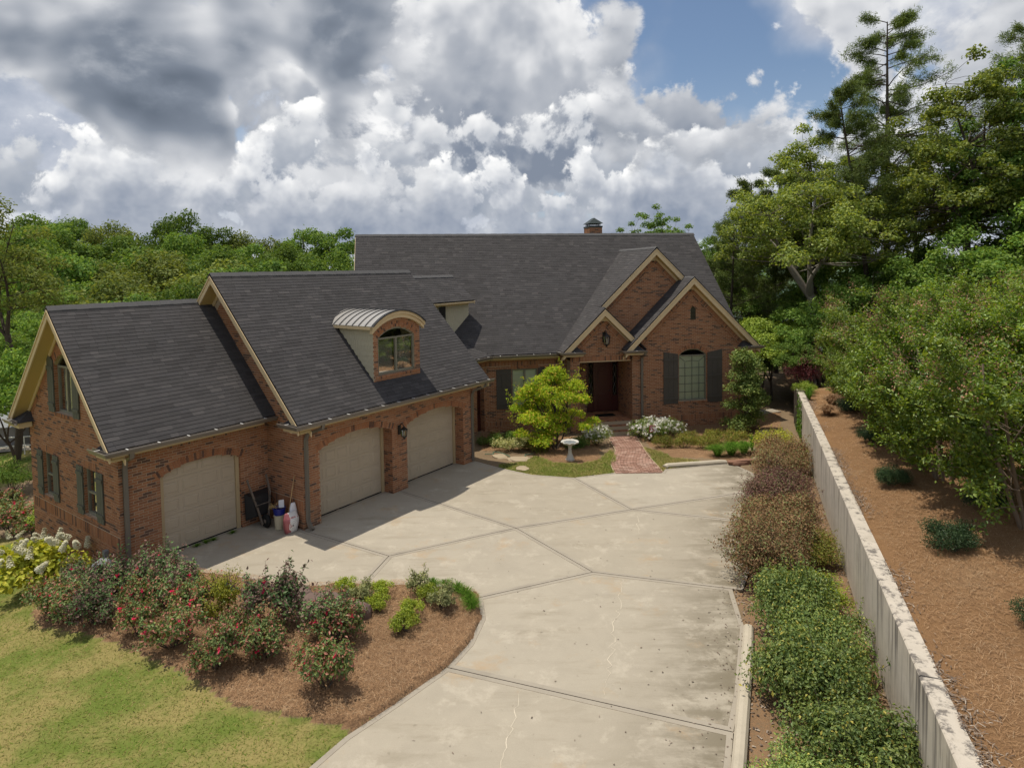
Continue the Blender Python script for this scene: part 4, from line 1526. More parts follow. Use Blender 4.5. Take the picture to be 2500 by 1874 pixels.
def window(name, P0, U, Nn, u0, u1, z0, zs, rise=0.0, depth=0.10, cols=2, rows=0, blind='blind', frame='window_frame', muntin=None, meeting=None, mg=0.3, label=None):
    """frame set back in an opening, sashes, pane, blind"""
    P = P0 - Nn * depth
    fr = MB()
    fw = 0.055
    q = lambda u, z, d=0.0: P + U * u + ZU * z + Nn * d
    def bar(ua, ub, za, zb, d0=-0.02, d1=0.035):
        fr.obox(q((ua + ub) / 2, (za + zb) / 2, (d0 + d1) / 2), U * ((ub - ua) / 2), ZU * ((zb - za) / 2), Nn * ((d1 - d0) / 2))
    bar(u0, u0 + fw, z0, zs); bar(u1 - fw, u1, z0, zs); bar(u0, u1, z0, z0 + fw + 0.01)
    bar(u0, u1, zs - fw, zs, -0.018, 0.033)
    if meeting:
        bar(u0, u1, meeting - 0.025, meeting + 0.025, -0.016, 0.03)
    for c in range(1, cols):
        uc = u0 + (u1 - u0) * c / cols
        bar(uc - 0.04, uc + 0.04, z0, zs, -0.017, 0.037)
    if rise:
        pts = arch_pts(u0, u1, zs, rise, 16)
        for (a, za), (b, zb) in zip(pts, pts[1:]):
            fr.prism([q(a, za, -0.02), q(b, zb, -0.02), q(b, zb - fw, -0.02), q(a, za - fw, -0.02)], Nn * 0.05)
    w = hpart(fr, name, frame, HOUSE, label=label)
    # glass
    for c in range(cols):
        a, b = u0 + (u1 - u0) * c / cols, u0 + (u1 - u0) * (c + 1) / cols
        g = MB()
        g.poly([q(a, z0), q(b, z0), q(b, zs), q(a, zs)])
        hpart(g, "pane", 'glass', w)
    if rise:
        g = MB()
        g.poly([q(a, z) for a, z in [(u0, zs), (u1, zs)] + arch_pts(u0, u1, zs, rise, 16)])
        hpart(g, "fanlight_pane", 'glass', w)
    if blind:
        bl = MB()
        n = int((zs - z0) / 0.052)
        for c in range(cols):
            a, b = u0 + (u1 - u0) * c / cols + 0.05, u0 + (u1 - u0) * (c + 1) / cols - 0.05
            for i in range(n):
                z = z0 + 0.05 + (zs - z0 - 0.1) * i / n
                if blind == 'blind_green':
                    bl.obox(q((a + b) / 2, z, -0.09), U * ((b - a) / 2 + 0.05), (ZU * 0.96 + Nn * 0.28) * 0.027, (Nn * 0.96 - ZU * 0.28) * 0.0015)
                else:
                    bl.obox(q((a + b) / 2, z, -0.09), U * ((b - a) / 2), (ZU * 0.75 - Nn * 0.66) * 0.024, (Nn * 0.75 + ZU * 0.66) * 0.0012)
        hpart(bl, "blind", blind, w)
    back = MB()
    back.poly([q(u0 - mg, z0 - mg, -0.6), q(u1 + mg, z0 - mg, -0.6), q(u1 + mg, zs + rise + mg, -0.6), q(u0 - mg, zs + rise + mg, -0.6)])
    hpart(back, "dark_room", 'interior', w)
    return w, q


def shutter(P0, U, Nn, u0, u1, z0, z1, z1b=None, mat='shutter', battens=(0.15, 0.85)):
    """board and batten shutter; z1 top at u0 side, z1b at u1 side (curved top)"""
    z1b = z1 if z1b is None else z1b
    n = 3
    root = MB()
    root.prism([P0 + U * u0 + ZU * z0 + Nn * 0.012, P0 + U * u1 + ZU * z0 + Nn * 0.012, P0 + U * u1 + ZU * (z1b - 0.01) + Nn * 0.012, P0 + U * u0 + ZU * (z1 - 0.01) + Nn * 0.012], Nn * 0.012)
    s = hpart(root, "shutter", mat)
    w = (u1 - u0) / n
    for i in range(n):
        b = MB()
        a, c = u0 + w * i + 0.003, u0 + w * (i + 1) - 0.003
        zt = lambda u: z1 + (z1b - z1) * (((u - u0) / (u1 - u0)) if True else 0)
        b.prism([P0 + U * a + ZU * z0 + Nn * 0.025, P0 + U * c + ZU * z0 + Nn * 0.025, P0 + U * c + ZU * zt(c) + Nn * 0.025, P0 + U * a + ZU * zt(a) + Nn * 0.025], Nn * (0.016 + 0.001 * (i % 2)))
        hpart(b, "board", mat, s)
    for k in battens:
        b = MB()
        zc = z0 + (min(z1, z1b) - z0) * k
        b.obox(P0 + U * ((u0 + u1) / 2) + ZU * zc + Nn * 0.053, U * ((u1 - u0) / 2 - 0.004), ZU * 0.045, Nn * 0.011)
        hpart(b, "batten", mat, s)
    return s


def sill(P0, U, Nn, u0, u1, z, wall, proud=0.03):
    n = max(1, round((u1 - u0) / 0.0675))
    st = (u1 - u0) / n
    for i in range(n):
        brick(P0 + U * (u0 + st * (i + 0.5)) + ZU * (z - 0.045) + Nn * proud, U, ZU, Nn, st - 0.010, 0.085, wall)
    mb = MB()
    mb.obox(P0 + U * ((u0 + u1) / 2) + ZU * (z - 0.045) + Nn * (proud / 2 - 0.03), U * ((u1 - u0) / 2), ZU * 0.042, Nn * (proud / 2 + 0.03))
    hpart(mb, "window_sill", 'mortar', wall)


def garage_door(P0, U, Nn, u0, u1, ztop, depth, cols, rows, label):
    P = P0 - Nn * depth
    mb = MB()
    mb.obox(P + U * ((u0 + u1) / 2) + ZU * (ztop / 2 + 0.01) - Nn * 0.03, U * ((u1 - u0) / 2), ZU * (ztop / 2), Nn * 0.02)
    d = hpart(mb, "garage_door", 'garage_door', label=label)
    rh = (ztop - 0.02) / rows
    for r in range(rows):
        s = MB()
        s.obox(P + U * ((u0 + u1) / 2) + ZU * (0.02 + rh * (r + 0.5)) - Nn * 0.006, U * ((u1 - u0) / 2 - 0.008), ZU * (rh / 2 - 0.004), Nn * 0.006)
        cw = (u1 - u0 - 0.06) / cols
        for c in range(cols):
            uc = u0 + 0.03 + cw * (c + 0.5)
            hw, hh = cw / 2 - 0.045, rh / 2 - 0.075
            cen = P + U * uc + ZU * (0.02 + rh * (r + 0.5)) + Nn * 0.0005
            # raised panel: bevelled frustum
            b = len(s.v)
            for k, (e, z) in enumerate(((0.0, 0.0), (0.012, 0.008), (0.03, -0.003), (0.05, 0.009))):
                for sx, sy in ((-1, -1), (1, -1), (1, 1), (-1, 1)):
                    s.v.append(tuple(cen + U * (hw - e) * sx + ZU * (hh - e) * sy + Nn * z))
            for k in range(3):
                for j in range(4):
                    s.f.append((b + k * 4 + j, b + k * 4 + (j + 1) % 4, b + k * 4 + 4 + (j + 1) % 4, b + k * 4 + 4 + j))
            s.f.append((b + 12, b + 13, b + 14, b + 15))
        hpart(s, "door_section", 'garage_door', d)
    g = MB()
    g.obox(P + U * ((u0 + u1) / 2) + ZU * 0.012, U * ((u1 - u0) / 2), ZU * 0.014, Nn * 0.012)
    hpart(g, "door_seal", 'black_rubber', d)
    # wooden stops at the sides
    for u, sgn in ((u0, 1), (u1, -1)):
        j = MB()
        j.obox(P + U * (u + sgn * 0.055) + ZU * (ztop / 2) + Nn * 0.03, U * 0.055, ZU * (ztop / 2), Nn * 0.025)
        hpart(j, "door_jamb", 'door_trim', d)
    return d


def wall_lamp(P, U, Nn, k=1.0, label=None):
    """scroll bracket lantern"""
    mb = MB()
    mb.obox(P + Nn * 0.012 + ZU * 0.02 * k, U * 0.05 * k, ZU * 0.13 * k, Nn * 0.012)
    pts = []
    for i in range(11):
        a = i / 10 * math.pi * 1.1
        pts.append(P + Nn * (0.03 + 0.085 * k * (1 - math.cos(a))) + ZU * (0.10 + 0.10 * math.sin(a)) * k)
    mb.tube(pts, 0.011 * k, 6)
    l = hpart(mb, "wall_lamp", 'black_metal', label=label)
    c = P + Nn * (0.03 + 0.17 * k) + ZU * -0.02 * k
    cap = MB()
    cap.lathe(c, [(0.012, 0.17 * k), (0.03 * k, 0.14 * k), (0.10 * k, 0.09 * k), (0.11 * k, 0.075 * k), (0.095 * k, 0.075 * k)], 6)
    cap.lathe(c, [(0.07 * k, -0.135 * k), (0.075 * k, -0.12 * k), (0.03 * k, -0.16 * k), (0.012, -0.20 * k)], 6)
    for i in range(6):
        a = i * math.pi / 3
        dx = U * math.cos(a) + Nn * math.sin(a)
        cap.tube([c + dx * 0.095 * k + ZU * 0.075 * k, c + dx * 0.07 * k - ZU * 0.125 * k], 0.007 * k, 4)
    hpart(cap, "lantern_frame", 'black_metal', l)
    gl = MB()
    gl.lathe(c, [(0.066 * k, -0.122 * k), (0.09 * k, 0.072 * k)], 6)
    hpart(gl, "lantern_glass", 'glass', l)
    bu = MB()
    bu.lathe(c, [(0.018 * k, -0.12 * k), (0.02 * k, -0.02 * k), (0.012 * k, 0.03 * k)], 6)
    hpart(bu, "bulb", 'bucket_cream', l)
    return l


def eave_return(C, Uin, Nn, L, over, name="eave_return"):
    """boxed return at a gable foot: C roof-edge corner, Uin along the gable towards its centre, Nn outward from the gable wall"""
    C = V(C)
    mb = MB()
    z0 = -0.06
    # hipped cap
    a = C + Nn * 0.02 - Uin * 0.0
    b = a + Uin * L
    ai, bi = a - Nn * (over + 0.02), b - Nn * (over + 0.02)
    apex = ai + Uin * (L * 0.64) + ZU * 0.30
    ap2 = ai + Uin * (L * 0.22) + ZU * 0.10
    for tri in ([a, b, apex, ap2], [b, bi, apex], [a, ap2, ai]):
        mb.poly([p + ZU * z0 for p in tri])
    cap = hpart(mb, name, 'shingle')
    bx = MB()
    bx.obox((a + bi) / 2 + ZU * (z0 - 0.085), Uin * (L / 2 - 0.05), Nn * (over / 2 - 0.03), ZU * 0.075)
    hpart(bx, "return_box", 'trim', cap)
    return cap


# =========================== garage wing
k1 = (6.341 - 3.08) / (2.767 + 0.466)
S_F = (VG + ZU * 1.0).normalized()          # up the front slopes of the wing
S_B = (-VG + ZU * 1.0).normalized()
RT2 = math.sqrt(2)
G1E, G1R, G1EZ, G1RZ = -0.466, 2.767, 3.08, 6.313
G2E, G2R, G2EZ, G2RZ = -2.078, 1.949, 3.078, 7.105
zr1 = lambda t: G1EZ + (t - G1E) if t <= G1R else G1RZ - (t - G1R)
zr2 = lambda t: G2EZ + (t - G2E) if t <= G2R else G2RZ - (t - G2R)
H1, H2 = (G1R - G1E) * RT2, (G2R - G2E) * RT2
roof_plane("garage_roof", GF(-0.37, G1E, G1EZ), UG, S_F, [(0, 0), (4.36, 0), (4.36, H1), (0, H1)], label="dark shingle roof of the low end garage")
roof_plane("garage_roof", GF(-0.37, 6.0, G1EZ), UG, S_B, [(0, 0), (4.36, 0), (4.36, H1), (0, H1)], shingles=False, label="rear slope of the low garage roof")
roof_plane("wing_roof", GF(3.529, G2E, G2EZ), UG, S_F, [(0, 0), (8.34, 0), (8.34, H2), (0, H2)], label="dark shingle roof with the arched dormer")
roof_plane("wing_roof", GF(3.529, 5.976, G2EZ), UG, S_B, [(0, 0), (8.34, 0), (8.34, H2), (0, H2)], shingles=False, label="rear slope of the wing roof")
ridge(GF(-0.38, G1R, G1RZ), GF(4.0, G1R, G1RZ), -S_F, -S_B)
ridge(GF(3.52, G2R, G2RZ), GF(11.87, G2R, G2RZ), -S_F, -S_B)

# G1 left gable wall (faces the lawn); u runs from the back to the front: P0 at back corner
PL = GF(0, 5.533, 0); UL = -VG; NL = -UG
gl = lambda t: 5.533 - t
bandw = 0.27
ops_left = [opening(gl(1.96), gl(1.18), 1.0, 2.22), opening(gl(4.63), gl(3.91), 1.0, 2.22), opening(gl(3.56), gl(2.39), 3.46, 4.72, 0.33)]
gab = [(0, -1.3), (5.533, -0.25), (5.533, 3.2), (gl(G1R), 3.2 + 2.767 - bandw), (0, 3.2)]
gab = [(0, -1.3), (5.533, -0.25), (5.533, zr1(0) - 0.62), (gl(G1R), G1RZ - 0.62), (0, zr1(5.533) - 0.62)]
w_left = brick_wall("gable_wall", PL, UL, NL, [gab] + ops_left, bands=((0.53, 0.80),), label="brick gable end facing the lawn")
# rake soldier band
for sgn in (1, -1):
    top = PL + UL * gl(G1R) + ZU * (G1RZ - 0.62)
    d = (UL * sgn - ZU).normalized()
    n_ = (UL * sgn + ZU).normalized()
    soldier(top + n_ * 0.10 + NL * 0.0, d, n_, NL, 3.7, 0.19, w_left)
    mb = MB(); mb.prism([top, top + d * 3.75, top + d * 3.75 + n_ * 0.4, top + n_ * 0.4], -NL * 0.05); hpart(mb, "rake_backing", 'mortar', w_left)
for (a, b) in ((gl(1.96), gl(1.18)), (gl(4.63), gl(3.91))):
    soldier(PL + UL * (a - 0.02) + ZU * 2.325, UL, ZU, NL, b - a + 0.04, 0.20, w_left)
    mb = MB(); mb.prism([PL + UL * (a - .03) + ZU * 2.22 + NL * .0035, PL + UL * (b + .03) + ZU * 2.22 + NL * .0035, PL + UL * (b + .03) + ZU * 2.43 + NL * .0035, PL + UL * (a - .03) + ZU * 2.43 + NL * .0035], -NL * 0.003); hpart(mb, "lintel_bed", 'mortar', w_left)
    reveal("window_reveal", PL, UL, NL, opening(a, b, 1.0, 2.22), 0.11, w_left)
    sill(PL, UL, NL, a - 0.05, b + 0.05, 1.0, w_left)
    window("window", PL, UL, NL, a, b, 1.0, 2.22, depth=0.10, cols=1, blind=None, meeting=1.58, label="narrow sash window in the brick gable end")
    shutter(PL, UL, NL, a - 0.37, a - 0.01, 0.97, 2.24)
    shutter(PL, UL, NL, b + 0.01, b + 0.37, 0.97, 2.24)
a, b = gl(3.56), gl(2.39)
m_, *_ = arch_row(PL, UL, NL, a, b, 4.72, 0.33, w_left); hpart(m_, "arch_bed", 'mortar', w_left)
reveal("window_reveal", PL, UL, NL, opening(a, b, 3.46, 4.72, 0.33), 0.12, w_left)
sill(PL, UL, NL, a - 0.05, b + 0.05, 3.46, w_left)
window("window", PL, UL, NL, a, b, 3.46, 4.72, 0.33, depth=0.11, cols=2, blind='blind', label="arched twin window high in the brick gable end")
shutter(PL, UL, NL, a - 0.40, a - 0.01, 3.44, 5.06, 4.86)
shutter(PL, UL, NL, b + 0.01, b + 0.40, 3.44, 4.86, 5.06)
rake(GF(-0.37, G1R, G1RZ), GF(-0.37, G1E, G1EZ), -UG, 0.36)
rake(GF(-0.37, G1R, G1RZ), GF(-0.37, 6.0, G1EZ), -UG, 0.36)
eave_return(GF(-0.37, G1E, G1EZ - 0.02), VG, -UG, 0.78, 0.37)
eave_return(GF(-0.37, 6.0, G1EZ - 0.02), -VG, -UG, 0.82, 0.37)

# G1 front wall
op1 = opening(0.95, 3.12, -0.3, 2.02, 0.235)
w_g1 = brick_wall("garage_wall", GF(0, 0, 0), UG, -VG, [[(0, -0.3), (3.982, -0.3), (3.982, 3.02), (0, 3.02)], op1], bands=((2.70, 2.90),), label="brick front of the low end garage")
m_, *_ = arch_row(GF(0, 0, 0), UG, -VG, 0.95, 3.12, 2.02, 0.235, w_g1); hpart(m_, "arch_bed", 'mortar', w_g1)
reveal("door_reveal", GF(0, 0, 0), UG, -VG, op1, 0.12, w_g1)
garage_door(GF(0, 0, 0), UG, -VG, 0.95, 3.12, 2.34, 0.12, 4, 5, "taupe panelled garage door of the low end garage, nearest the lawn")
# G2 left side wall with its gable above the low roof
zl = lambda t: zr1(t)
PG2 = GF(3.982, -1.612, 0)
g2u = lambda t: t + 1.612
side = [(0, -0.3), (1.612, -0.3), (1.612, zr1(0) - 0.12), (g2u(G1R), G1RZ - 0.12), (g2u(3.4), zr1(3.4) - .12), (g2u(3.4), zr2(3.4) - 0.64), (g2u(G2R), G2RZ - 0.64), (0, zr2(-1.612) - 0.64)]
w_g2s = brick_wall("wing_side_wall", PG2, VG, -UG, [side], bands=((0.53, 0.80),), label="brick side of the wing in the corner by the wheelbarrow")
top = GF(3.982, G2R, G2RZ - 0.64)
d = (-VG - ZU).normalized(); n_ = (-VG + ZU).normalized()
soldier(top + n_ * 0.10, d, n_, -UG, 4.6, 0.19, w_g2s)
mb = MB(); mb.prism([top, top + d * 4.7, top + d * 4.7 + n_ * 0.4, top + n_ * 0.4], UG * 0.05); hpart(mb, "rake_backing", 'mortar', w_g2s)
rake(GF(3.529, G2R, G2RZ), GF(3.529, G2E, G2EZ), -UG, 0.44)
rake(GF(3.529, G2R, G2RZ), GF(3.529, 5.976, G2EZ), -UG, 0.44)
eave_return(GF(3.529, G2E, G2EZ - 0.02), VG, -UG, 0.72, 0.45)
# G2 front wall
PF2 = GF(0, -1.612, 0)
op2 = opening(4.547, 7.346, -0.3, 2.09, 0.27)
op3 = opening(8.007, 10.885, -0.3, 2.09, 0.27)
w_g2 = brick_wall("wing_front_wall", PF2, UG, -VG, [[(3.982, -0.3), (11.428, -0.3), (11.428, 3.02), (3.982, 3.02)], op2, op3], bands=((2.75, 2.95),), label="brick front with the two double-width garage doors")
for op, u0, u1, lb in ((op2, 4.547, 7.346, "taupe panelled garage door between the downspout and the lamp pillar"), (op3, 8.007, 10.885, "taupe panelled garage door nearest the front entrance")):
    m_, *_ = arch_row(PF2, UG, -VG, u0, u1, 2.09, 0.27, w_g2); hpart(m_, "arch_bed", 'mortar', w_g2)
    reveal("door_reveal", PF2, UG, -VG, op, 0.44, w_g2)
    garage_door(PF2, UG, -VG, u0, u1, 2.40, 0.44, 6, 5, lb)
wall_lamp(PF2 + UG * 7.66 + ZU * 1.98 - VG * 0.006, UG, -VG, 1.15, "black lantern on the pillar between the garage doors")
# right end and rear of the wing
mb = MB()
mb.poly([GF(11.428, -1.612, -0.3), GF(11.428, 5.5, -1), GF(11.428, 5.5, 3.2), GF(11.428, G2R, G2RZ - 0.2), GF(11.428, -1.612, 3.2)])
mb.poly([GF(0, 5.533, -2), GF(11.428, 5.533, -2), GF(11.428, 5.533, 3.2), GF(0, 5.533, 3.2)])
mb.poly([GF(3.982, 0, 2.8), GF(3.982, 5.5, 0), GF(3.982, 5.5, 3.2), GF(3.982, G2R, G2RZ - 0.3)])
hpart(mb, "rear_wall", 'mortar')
rake(GF(11.87, G2R, G2RZ), GF(11.87, G2E, G2EZ), UG, 0.44, frieze=False)
# eaves: fascia, soffit and gutters
def eave(A, B, Nn, over, drop=0.20):
    A, B = V(A), V(B)
    mb = MB()
    mb.prism([A - ZU * 0.05, B - ZU * 0.05, B - ZU * (drop - 0.02), A - ZU * (drop - 0.02)], -Nn * 0.025)
    o = hpart(mb, "fascia", 'trim')
    mb = MB()
    mb.prism([A - ZU * drop, B - ZU * drop, B - ZU * drop - Nn * over, A - ZU * drop - Nn * over], ZU * 0.012)
    hpart(mb, "soffit", 'soffit', o)
    mb = MB()
    mb.prism([A - ZU * drop - Nn * (over - 0.045), B - ZU * drop - Nn * (over - 0.045), B - ZU * (drop + 0.09) - Nn * (over - 0.045), A - ZU * (drop + 0.09) - Nn * (over - 0.045)], -Nn * 0.03)
    hpart(mb, "frieze", 'trim', o)
eave(GF(-0.30, G1E, G1EZ), GF(3.6, G1E, G1EZ), -VG, 0.455)
eave(GF(3.6, G2E, G2EZ), GF(11.80, G2E, G2EZ), -VG, 0.455)
gutter([GF(-0.37, 0.33, G1EZ), GF(-0.37, G1E, G1EZ), GF(3.95, G1E, G1EZ)])
gutter([GF(-0.37, 6.0, G1EZ), GF(-0.37, 5.2, G1EZ)])
gutter([GF(3.529, -1.36, G2EZ), GF(3.529, G2E, G2EZ), GF(12.06, G2E, G2EZ)])
downspout([GF(0.10, -0.52, 2.96), GF(0.10, -0.50, 2.84), GF(0.13, -0.10, 2.68), GF(0.13, -0.05, 2.5), GF(0.13, -0.05, 0.12), GF(0.13, -0.09, 0.02), GF(0.13, -0.20, -0.08)], UG)
downspout([GF(4.30, -2.13, 2.95), GF(4.30, -2.11, 2.84), GF(4.12, -1.72, 2.68), GF(4.08, -1.66, 2.5), GF(4.08, -1.66, 0.25), GF(4.08, -1.72, 0.12), GF(4.08, -1.86, 0.03)], UG)
downspout([GF(11.62, -2.13, 2.95), GF(11.62, -2.11, 2.84), GF(11.40, -1.72, 2.66), GF(11.37, -1.66, 2.5), GF(11.37, -1.66, 0.05)], UG)

# ---- dormer
DT = -1.49
DA, DB = 6.76, 8.82
PD = GF(0, DT, 0)
dop = opening(6.95, 8.57, 3.86, 5.02, 0.30)
dface = [(DA, 3.60), (DB, 3.60), (DB, 5.30)] + arch_pts(DA, DB, 5.30, 0.34) + [(DA, 5.30)]
w_d = brick_wall("dormer", PD, UG, -VG, [dface, dop], label="arched brick dormer face on the wing roof")
for off in (0.0, 0.105):
    m_, *_ = arch_row(PD, UG, -VG, 6.95, 8.57, 5.02, 0.30, w_d, h=0.10, off=off, ext=0.02); hpart(m_, "arch_bed", 'mortar', w_d)
reveal("window_reveal", PD, UG, -VG, dop, 0.07, w_d)
sill(PD, UG, -VG, 6.80, 8.78, 3.83, w_d, 0.035)
window("dormer_window", PD, UG, -VG, 6.95, 8.57, 3.86, 5.02, 0.30, depth=0.06, cols=2, blind='blind', mg=0.02, label="arched twin window of the dormer with slatted blinds")
tri_z = lambda t: zr2(t)
for s, nn in ((DA + 0.02, -UG), (DB - 0.02, UG)):
    mb = MB()
    mb.poly([GF(s, DT, tri_z(DT) - 0.1), GF(s, DT, 5.40), GF(s, 0.40, 5.40), GF(s, 0.40, tri_z(0.40) - 0.1)])
    ch = hpart(mb, "dormer_cheek", 'cream_shake', w_d)
    if nn == -UG:
        shake_m = {}
        row = 0
        z = 3.66
        rr = random.Random(4)
        while z < 5.36:
            h = 0.165
            tmax = G2E + (z - G2EZ)
            t = DT - 0.01 - (0.06 if row % 2 else 0)
            while t < tmax + 0.1:
                w_ = rr.choice((0.10, 0.13, 0.16))
                a_, b_ = max(t, DT), min(t + w_, G2E + (z + 0.06 - G2EZ))
                if b_ - a_ > 0.03:
                    key = (round(b_ - a_, 2), round(min(h, 5.40 - z), 2))
                    if key not in shake_m:
                        q_ = MB()
                        q_.prism([(-key[0] / 2 + .003, 0, -0.012), (key[0] / 2 - .003, 0, -0.012), (key[0] / 2 - .003, 0, key[1]), (-key[0] / 2 + .003, 0, key[1])], (0, 0.011, 0))
                        q_.v = [(x, y + (0.010 if zz < 0 else 0.0), zz) for x, y, zz in q_.v]
                        tmp = q_.build("shake", M['cream_shake'], None)
                        shake_m[key] = tmp.data
                        bpy.data.objects.remove(tmp)
                    so = mesh_obj("shake", shake_m[key], None, w_d, GF(s, (a_ + b_) / 2, z + rr.uniform(-0.012, 0.012)) - HO)
                    mm = Matrix((VG, -UG, ZU)).transposed().to_4x4()
                    mm.translation = so.location.copy()
                    so.matrix_local = mm
                t += w_
            z += h; row += 1
# barrel roof
ap = arch_pts(6.62, 8.96, 5.40, 0.44, 20)
mb = MB()
back = lambda z: G2R - (G2RZ - z) + 0.03
for (a, za), (b, zb) in zip(ap, ap[1:]):
    P_ = [GF(a, DT - 0.19, za), GF(b, DT - 0.19, zb), GF(b, back(zb), zb), GF(a, back(za), za)]
    mb.prism(P_, ZU * 0.02)
dr = hpart(mb, "dormer_roof", 'standing_seam', w_d, label="curved standing seam metal roof of the dormer")
for i in range(8):
    t = DT - 0.12 + i * 0.30
    pts = [GF(a, t, z + 0.028) for a, z in ap if back(z) > t - 0.02]
    if len(pts) > 2:
        halves = [[p for p in pts if (p - GF(0, t, 0)).dot(UG) <= 7.79], [p for p in pts if (p - GF(0, t, 0)).dot(UG) > 7.79]] if back(5.84) < t + 0.0 else [pts]
        for hh in halves:
            if len(hh) > 1:
                q_ = MB(); q_.tube(hh, 0.016, sq=(0.016, 0.016)); hpart(q_, "standing_rib", 'seam_rib', w_d)
q_ = MB(); q_.tube([GF(a, DT - 0.185, z + 0.022) for a, z in ap], 0.02, sq=(0.022, 0.012)); hpart(q_, "roof_edge", 'seam_rib', w_d)
# curved fascia
for r0, dz, th in ((0.0, 0.10, 0.03), (0.10, 0.12, 0.10)):
    mb = MB()
    for (a, za), (b, zb) in zip(ap, ap[1:]):
        sh_ = 0.5 + 0.5 * 1
        ca = lambda u: 7.79 + (u - 7.79) * (1 - r0 * 0.18)
        P_ = [GF(ca(a), DT - 0.17 + th * 0.5, za - r0 - 0.002), GF(ca(b), DT - 0.17 + th * 0.5, zb - r0 - 0.002), GF(ca(b), DT - 0.17 + th * 0.5, zb - r0 - dz), GF(ca(a), DT - 0.17 + th * 0.5, za - r0 - dz)]
        mb.prism(P_, VG * 0.12)
    hpart(mb, "dormer_fascia", 'trim', w_d)
for s in (6.64, 8.94):
    mb = MB(); mb.obox(GF(s, -0.62, 5.36), UG * 0.02, VG * 1.02, ZU * 0.05); hpart(mb, "dormer_eave", 'trim', w_d)
mb = MB(); mb.obox(GF(6.72, -0.62, 5.325), UG * 0.09, VG * 0.98, ZU * 0.01); hpart(mb, "dormer_soffit", 'soffit', w_d)

# =========================== connector between the wing and the main block
CT = 2.43
S_C, S_CB = (VG + ZU * 0.8).normalized(), (-VG + ZU * 0.8).normalized()
LC = 1.40 * math.sqrt(1.64)
roof_plane("connector_roof", GF(11.3, 2.03, 5.72), UG, S_C, [(0, 0), (4.94, 0), (4.94, LC), (0, LC)], label="small upper roof tucked behind the wing")
roof_plane("connector_roof", GF(11.3, 4.83, 5.72), UG, S_CB, [(0, 0), (4.94, 0), (4.94, LC), (0, LC)], shingles=False)
ridge(GF(11.4, 3.43, 6.84), GF(16.25, 3.43, 6.84), -S_C, -S_CB)
mb = MB()
mb.poly([GF(11.4, CT, 3.4), GF(16.24, CT, 3.4), GF(16.24, CT, 5.95), GF(11.4, CT, 5.95)])
mb.poly([GF(16.24, CT, 3.4), GF(16.24, 4.5, 3.4), GF(16.24, 4.5, 5.9), GF(16.24, 3.43, 6.74), GF(16.24, CT, 5.9)])
cw = hpart(mb, "connector_wall", 'cream_shake', label="cream shingled upper wall peeping out behind the wing roof")
rr = random.Random(8)
for r in range(12):
    z = 3.75 + r * 0.165
    s = 13.0 + (0.07 if r % 2 else 0)
    while s < 16.2:
        w_ = rr.choice((0.11, 0.14, 0.17))
        e_ = min(s + w_, 16.24)
        if not (s < 14.62 and e_ > 14.1 and z > 4.6) and e_ - s > 0.04 and z < 5.62:
            q_ = MB()
            q_.prism([GF(s + .003, CT - .002, z), GF(e_ - .003, CT - .002, z), GF(e_ - .003, CT - .002, z + 0.163), GF(s + .003, CT - .002, z + 0.163)], -VG * 0.012)
            hpart(q_, "shake", 'cream_shake', cw)
        s += w_
mb = MB(); mb.obox(GF(14.36, CT - 0.02, 5.15), UG * 0.25, VG * 0.02, ZU * 0.42); wf = hpart(mb, "small_window", 'window_frame', label="small dark window in the cream shingled wall")
mb = MB(); mb.obox(GF(14.36, CT - 0.045, 5.15), UG * 0.20, VG * 0.005, ZU * 0.36); hpart(mb, "pane", 'black_metal', wf)
eave(GF(11.4, 2.03, 5.72), GF(16.22, 2.03, 5.72), -VG, 0.40, 0.13)
rake(GF(16.24, 3.43, 6.84), GF(16.24, 2.03, 5.72), UG, 0.1, frieze=False, soffit=False, fh=0.12)
# low roof in the angle
S5 = (VG + ZU * 0.43).normalized()
L5 = 1.85 * math.sqrt(1 + 0.43 ** 2)
roof_plane("porch_roof", GF(11.5, 0.63, 3.28), UG, S5, [(0, 0), (4.12, 0), (3.2, L5), (0, L5)], label="shallow roof in the angle beside the side door")
eave(GF(11.6, 0.63, 3.28), GF(15.6, 0.63, 3.28), -VG, 0.42)
gutter([GF(12.2, 0.63, 3.28), GF(15.60, 0.63, 3.28), HF(-4.0, 0.493, 3.29)])
op_c = opening(15.10 - 11.4, 15.62 - 11.4, -0.3, 2.25)
w_c = brick_wall("connector_lower_wall", GF(11.4, 1.1, 0), UG, -VG, [[(0, -0.5), (4.45, -0.5), (4.45, 3.1), (0, 3.1)], op_c], bands=((2.72, 2.92),), label="brick wall with the dark side door in the angle")
mb = MB(); mb.obox(GF(15.36, 1.35, 0.95), UG * 0.27, VG * 0.03, ZU * 1.3); sd_ = hpart(mb, "side_door", 'dark_wood', label="dark side door in the angle beside the garage")
mb = MB(); mb.obox(GF(15.36, 1.31, 1.3), UG * 0.16, VG * 0.012, ZU * 0.7); hpart(mb, "door_glass", 'glass', sd_)
reveal("door_reveal", GF(11.4, 1.1, 0), UG, -VG, op_c, 0.22, w_c)

